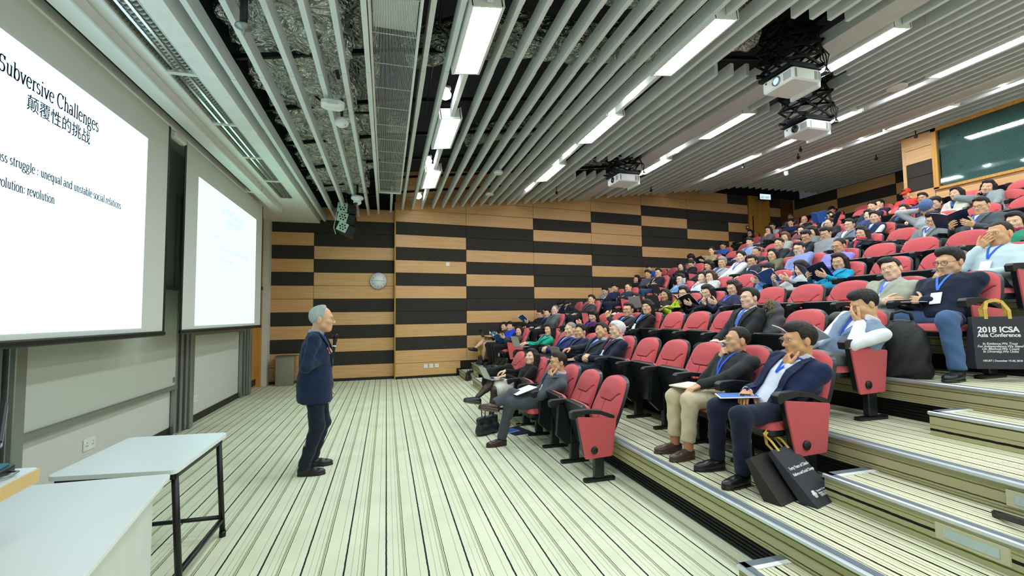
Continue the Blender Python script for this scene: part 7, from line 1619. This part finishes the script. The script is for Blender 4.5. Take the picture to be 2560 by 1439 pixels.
t = empty('backpack', (4.36, 2.93, 1.014), 2.2, 'black backpack standing on the tier beside the jeans', 'bag')
def bpf(P):
    d = f_ell(A(0, 0, .24), A(.185, .125, .27))(P); d = smin(d, f_cone(A(-.10, 0, .06), A(.10, 0, .06), .09, .09)(P), .06); d = smin(d, f_ell(A(0, -.11, .17), A(.13, .07, .16))(P), .015); d = smin(d, f_ell(A(0, -.10, .38), A(.12, .05, .08))(P), .015)
    return smax(d+.003*np.sin(P[:, 0]*50+P[:, 2]*30), -P[:, 2], .01)
M_nyl = mat('black nylon', '17181b', .55, bump=.3, bscale=40)
mesh_np('body', [(*surf(bpf, A(-.25, -.25, -.02), A(.25, .2, .56), .010), 0)], [M_nyl], t)
b = MB(); b.tube([(-.07, .02, .50), (-.06, .03, .56), (0, .03, .58), (.06, .03, .56), (.07, .02, .50)], .013, 8); b.build('handle', M_nyl, t)
b = MB(); b.tube([(-.12, -.14, .28), (-.05, -.185, .31), (.05, -.185, .31), (.12, -.14, .28)], .005, 6); b.tube([(-.12, -.10, .42), (0, -.15, .46), (.12, -.10, .42)], .005, 6); b.build('zip', M_alu, t)
b = MB(); b.rbox(-.03, .05, -.19, -.183, .10, .24, .004, 0, Matrix.Rotation(.3, 4, 'Y')); b.build('grey_patch', mat('slate patch', '4d5c66', .7), t)
def handbag(loc, rz, sc_, col, label, hcol='1a1b1e'):
    t = empty('handbag', loc, rz, label, 'bag')
    f = lambda P: smax(f_union([f_cone(A(-.15*sc_, 0, .07*sc_), A(.15*sc_, 0, .07*sc_), .075*sc_, .075*sc_), f_cone(A(-.17*sc_, 0, .24*sc_), A(.17*sc_, 0, .24*sc_), .035*sc_, .035*sc_)], .14*sc_)(P)+.004*np.sin(P[:, 0]*40+P[:, 2]*33), -P[:, 2], .01)
    mesh_np('body', [(*surf(f, A(-.32, -.16, -.02)*sc_, A(.32, .16, .36)*sc_, .011), 0)], [mat('bag leather '+col, col, .4, bump=.25, bscale=60)], t)
    b = MB()
    for s in (-1, 1): b.tube([(-.08*sc_, .03*s, .25*sc_), (-.08*sc_, .04*s, .36*sc_), (-.04*sc_, .045*s, .41*sc_), (.04*sc_, .045*s, .41*sc_), (.08*sc_, .04*s, .36*sc_), (.08*sc_, .03*s, .25*sc_)], .007, 8)
    b.build('handle', mat('handle '+hcol, hcol, .4), t); return t
handbag((1.33, 6.12, 0), .5, .9, '23262c', 'dark leather handbag on the floor before the crossed legs')
handbag((2.62, 10.45, RISE), PI/2+.6, 1.0, '131416', 'black handbag on the tier beside the low aisle seat')
handbag((2.35, 11.62, RISE), PI/2, .85, '1d1f22', 'black shopping bag with yellow handles below the blue sweatshirt', 'c9b23c')
handbag((2.02, 11.3, 0), .9, .85, '2a211d', 'brown slouching bag on the floor before the aisle steps')
for loc, rz, wd, ht, lab, c1, c2 in (((1.75, 6.15, 0), .25, .30, .42, 'navy and white folder lying on the floor under the front row', '23262c', '2a3550'), ((1.62, 6.2, .008), .45, .22, .30, 'blue and white brochure on the floor under the front row', 'dfe8f2', '3f6fc4')):
    t = empty('brochure', loc, rz, lab, 'brochure'); b = MB(); b.rbox(-wd/2, wd/2, -ht/2, ht/2, 0, .006, .002); b.build('pages', mat('brochure '+c1, c1, .4), t); b = MB(); b.box(-wd/2+.01, wd/2-.01, -ht/2+.01, ht/2-.01, .006, .0075); b.build('cover_print', mat('brochure print '+c2, c2, .35, var=.3, vscale=9), t)
t = empty('handle_loop', (1.72, 6.42, 0), 0, 'yellow ribbon handles of a bag on the floor under the front row', 'ribbon'); ribbon('loop', [(.0, 0, .01), (.05, .1, .03), (.14, .12, .05), (.2, .05, .03), (.16, -.03, .02), (.05, -.02, .01)], .025, M_tan, t, .003, nrm=(0, 0, 1))
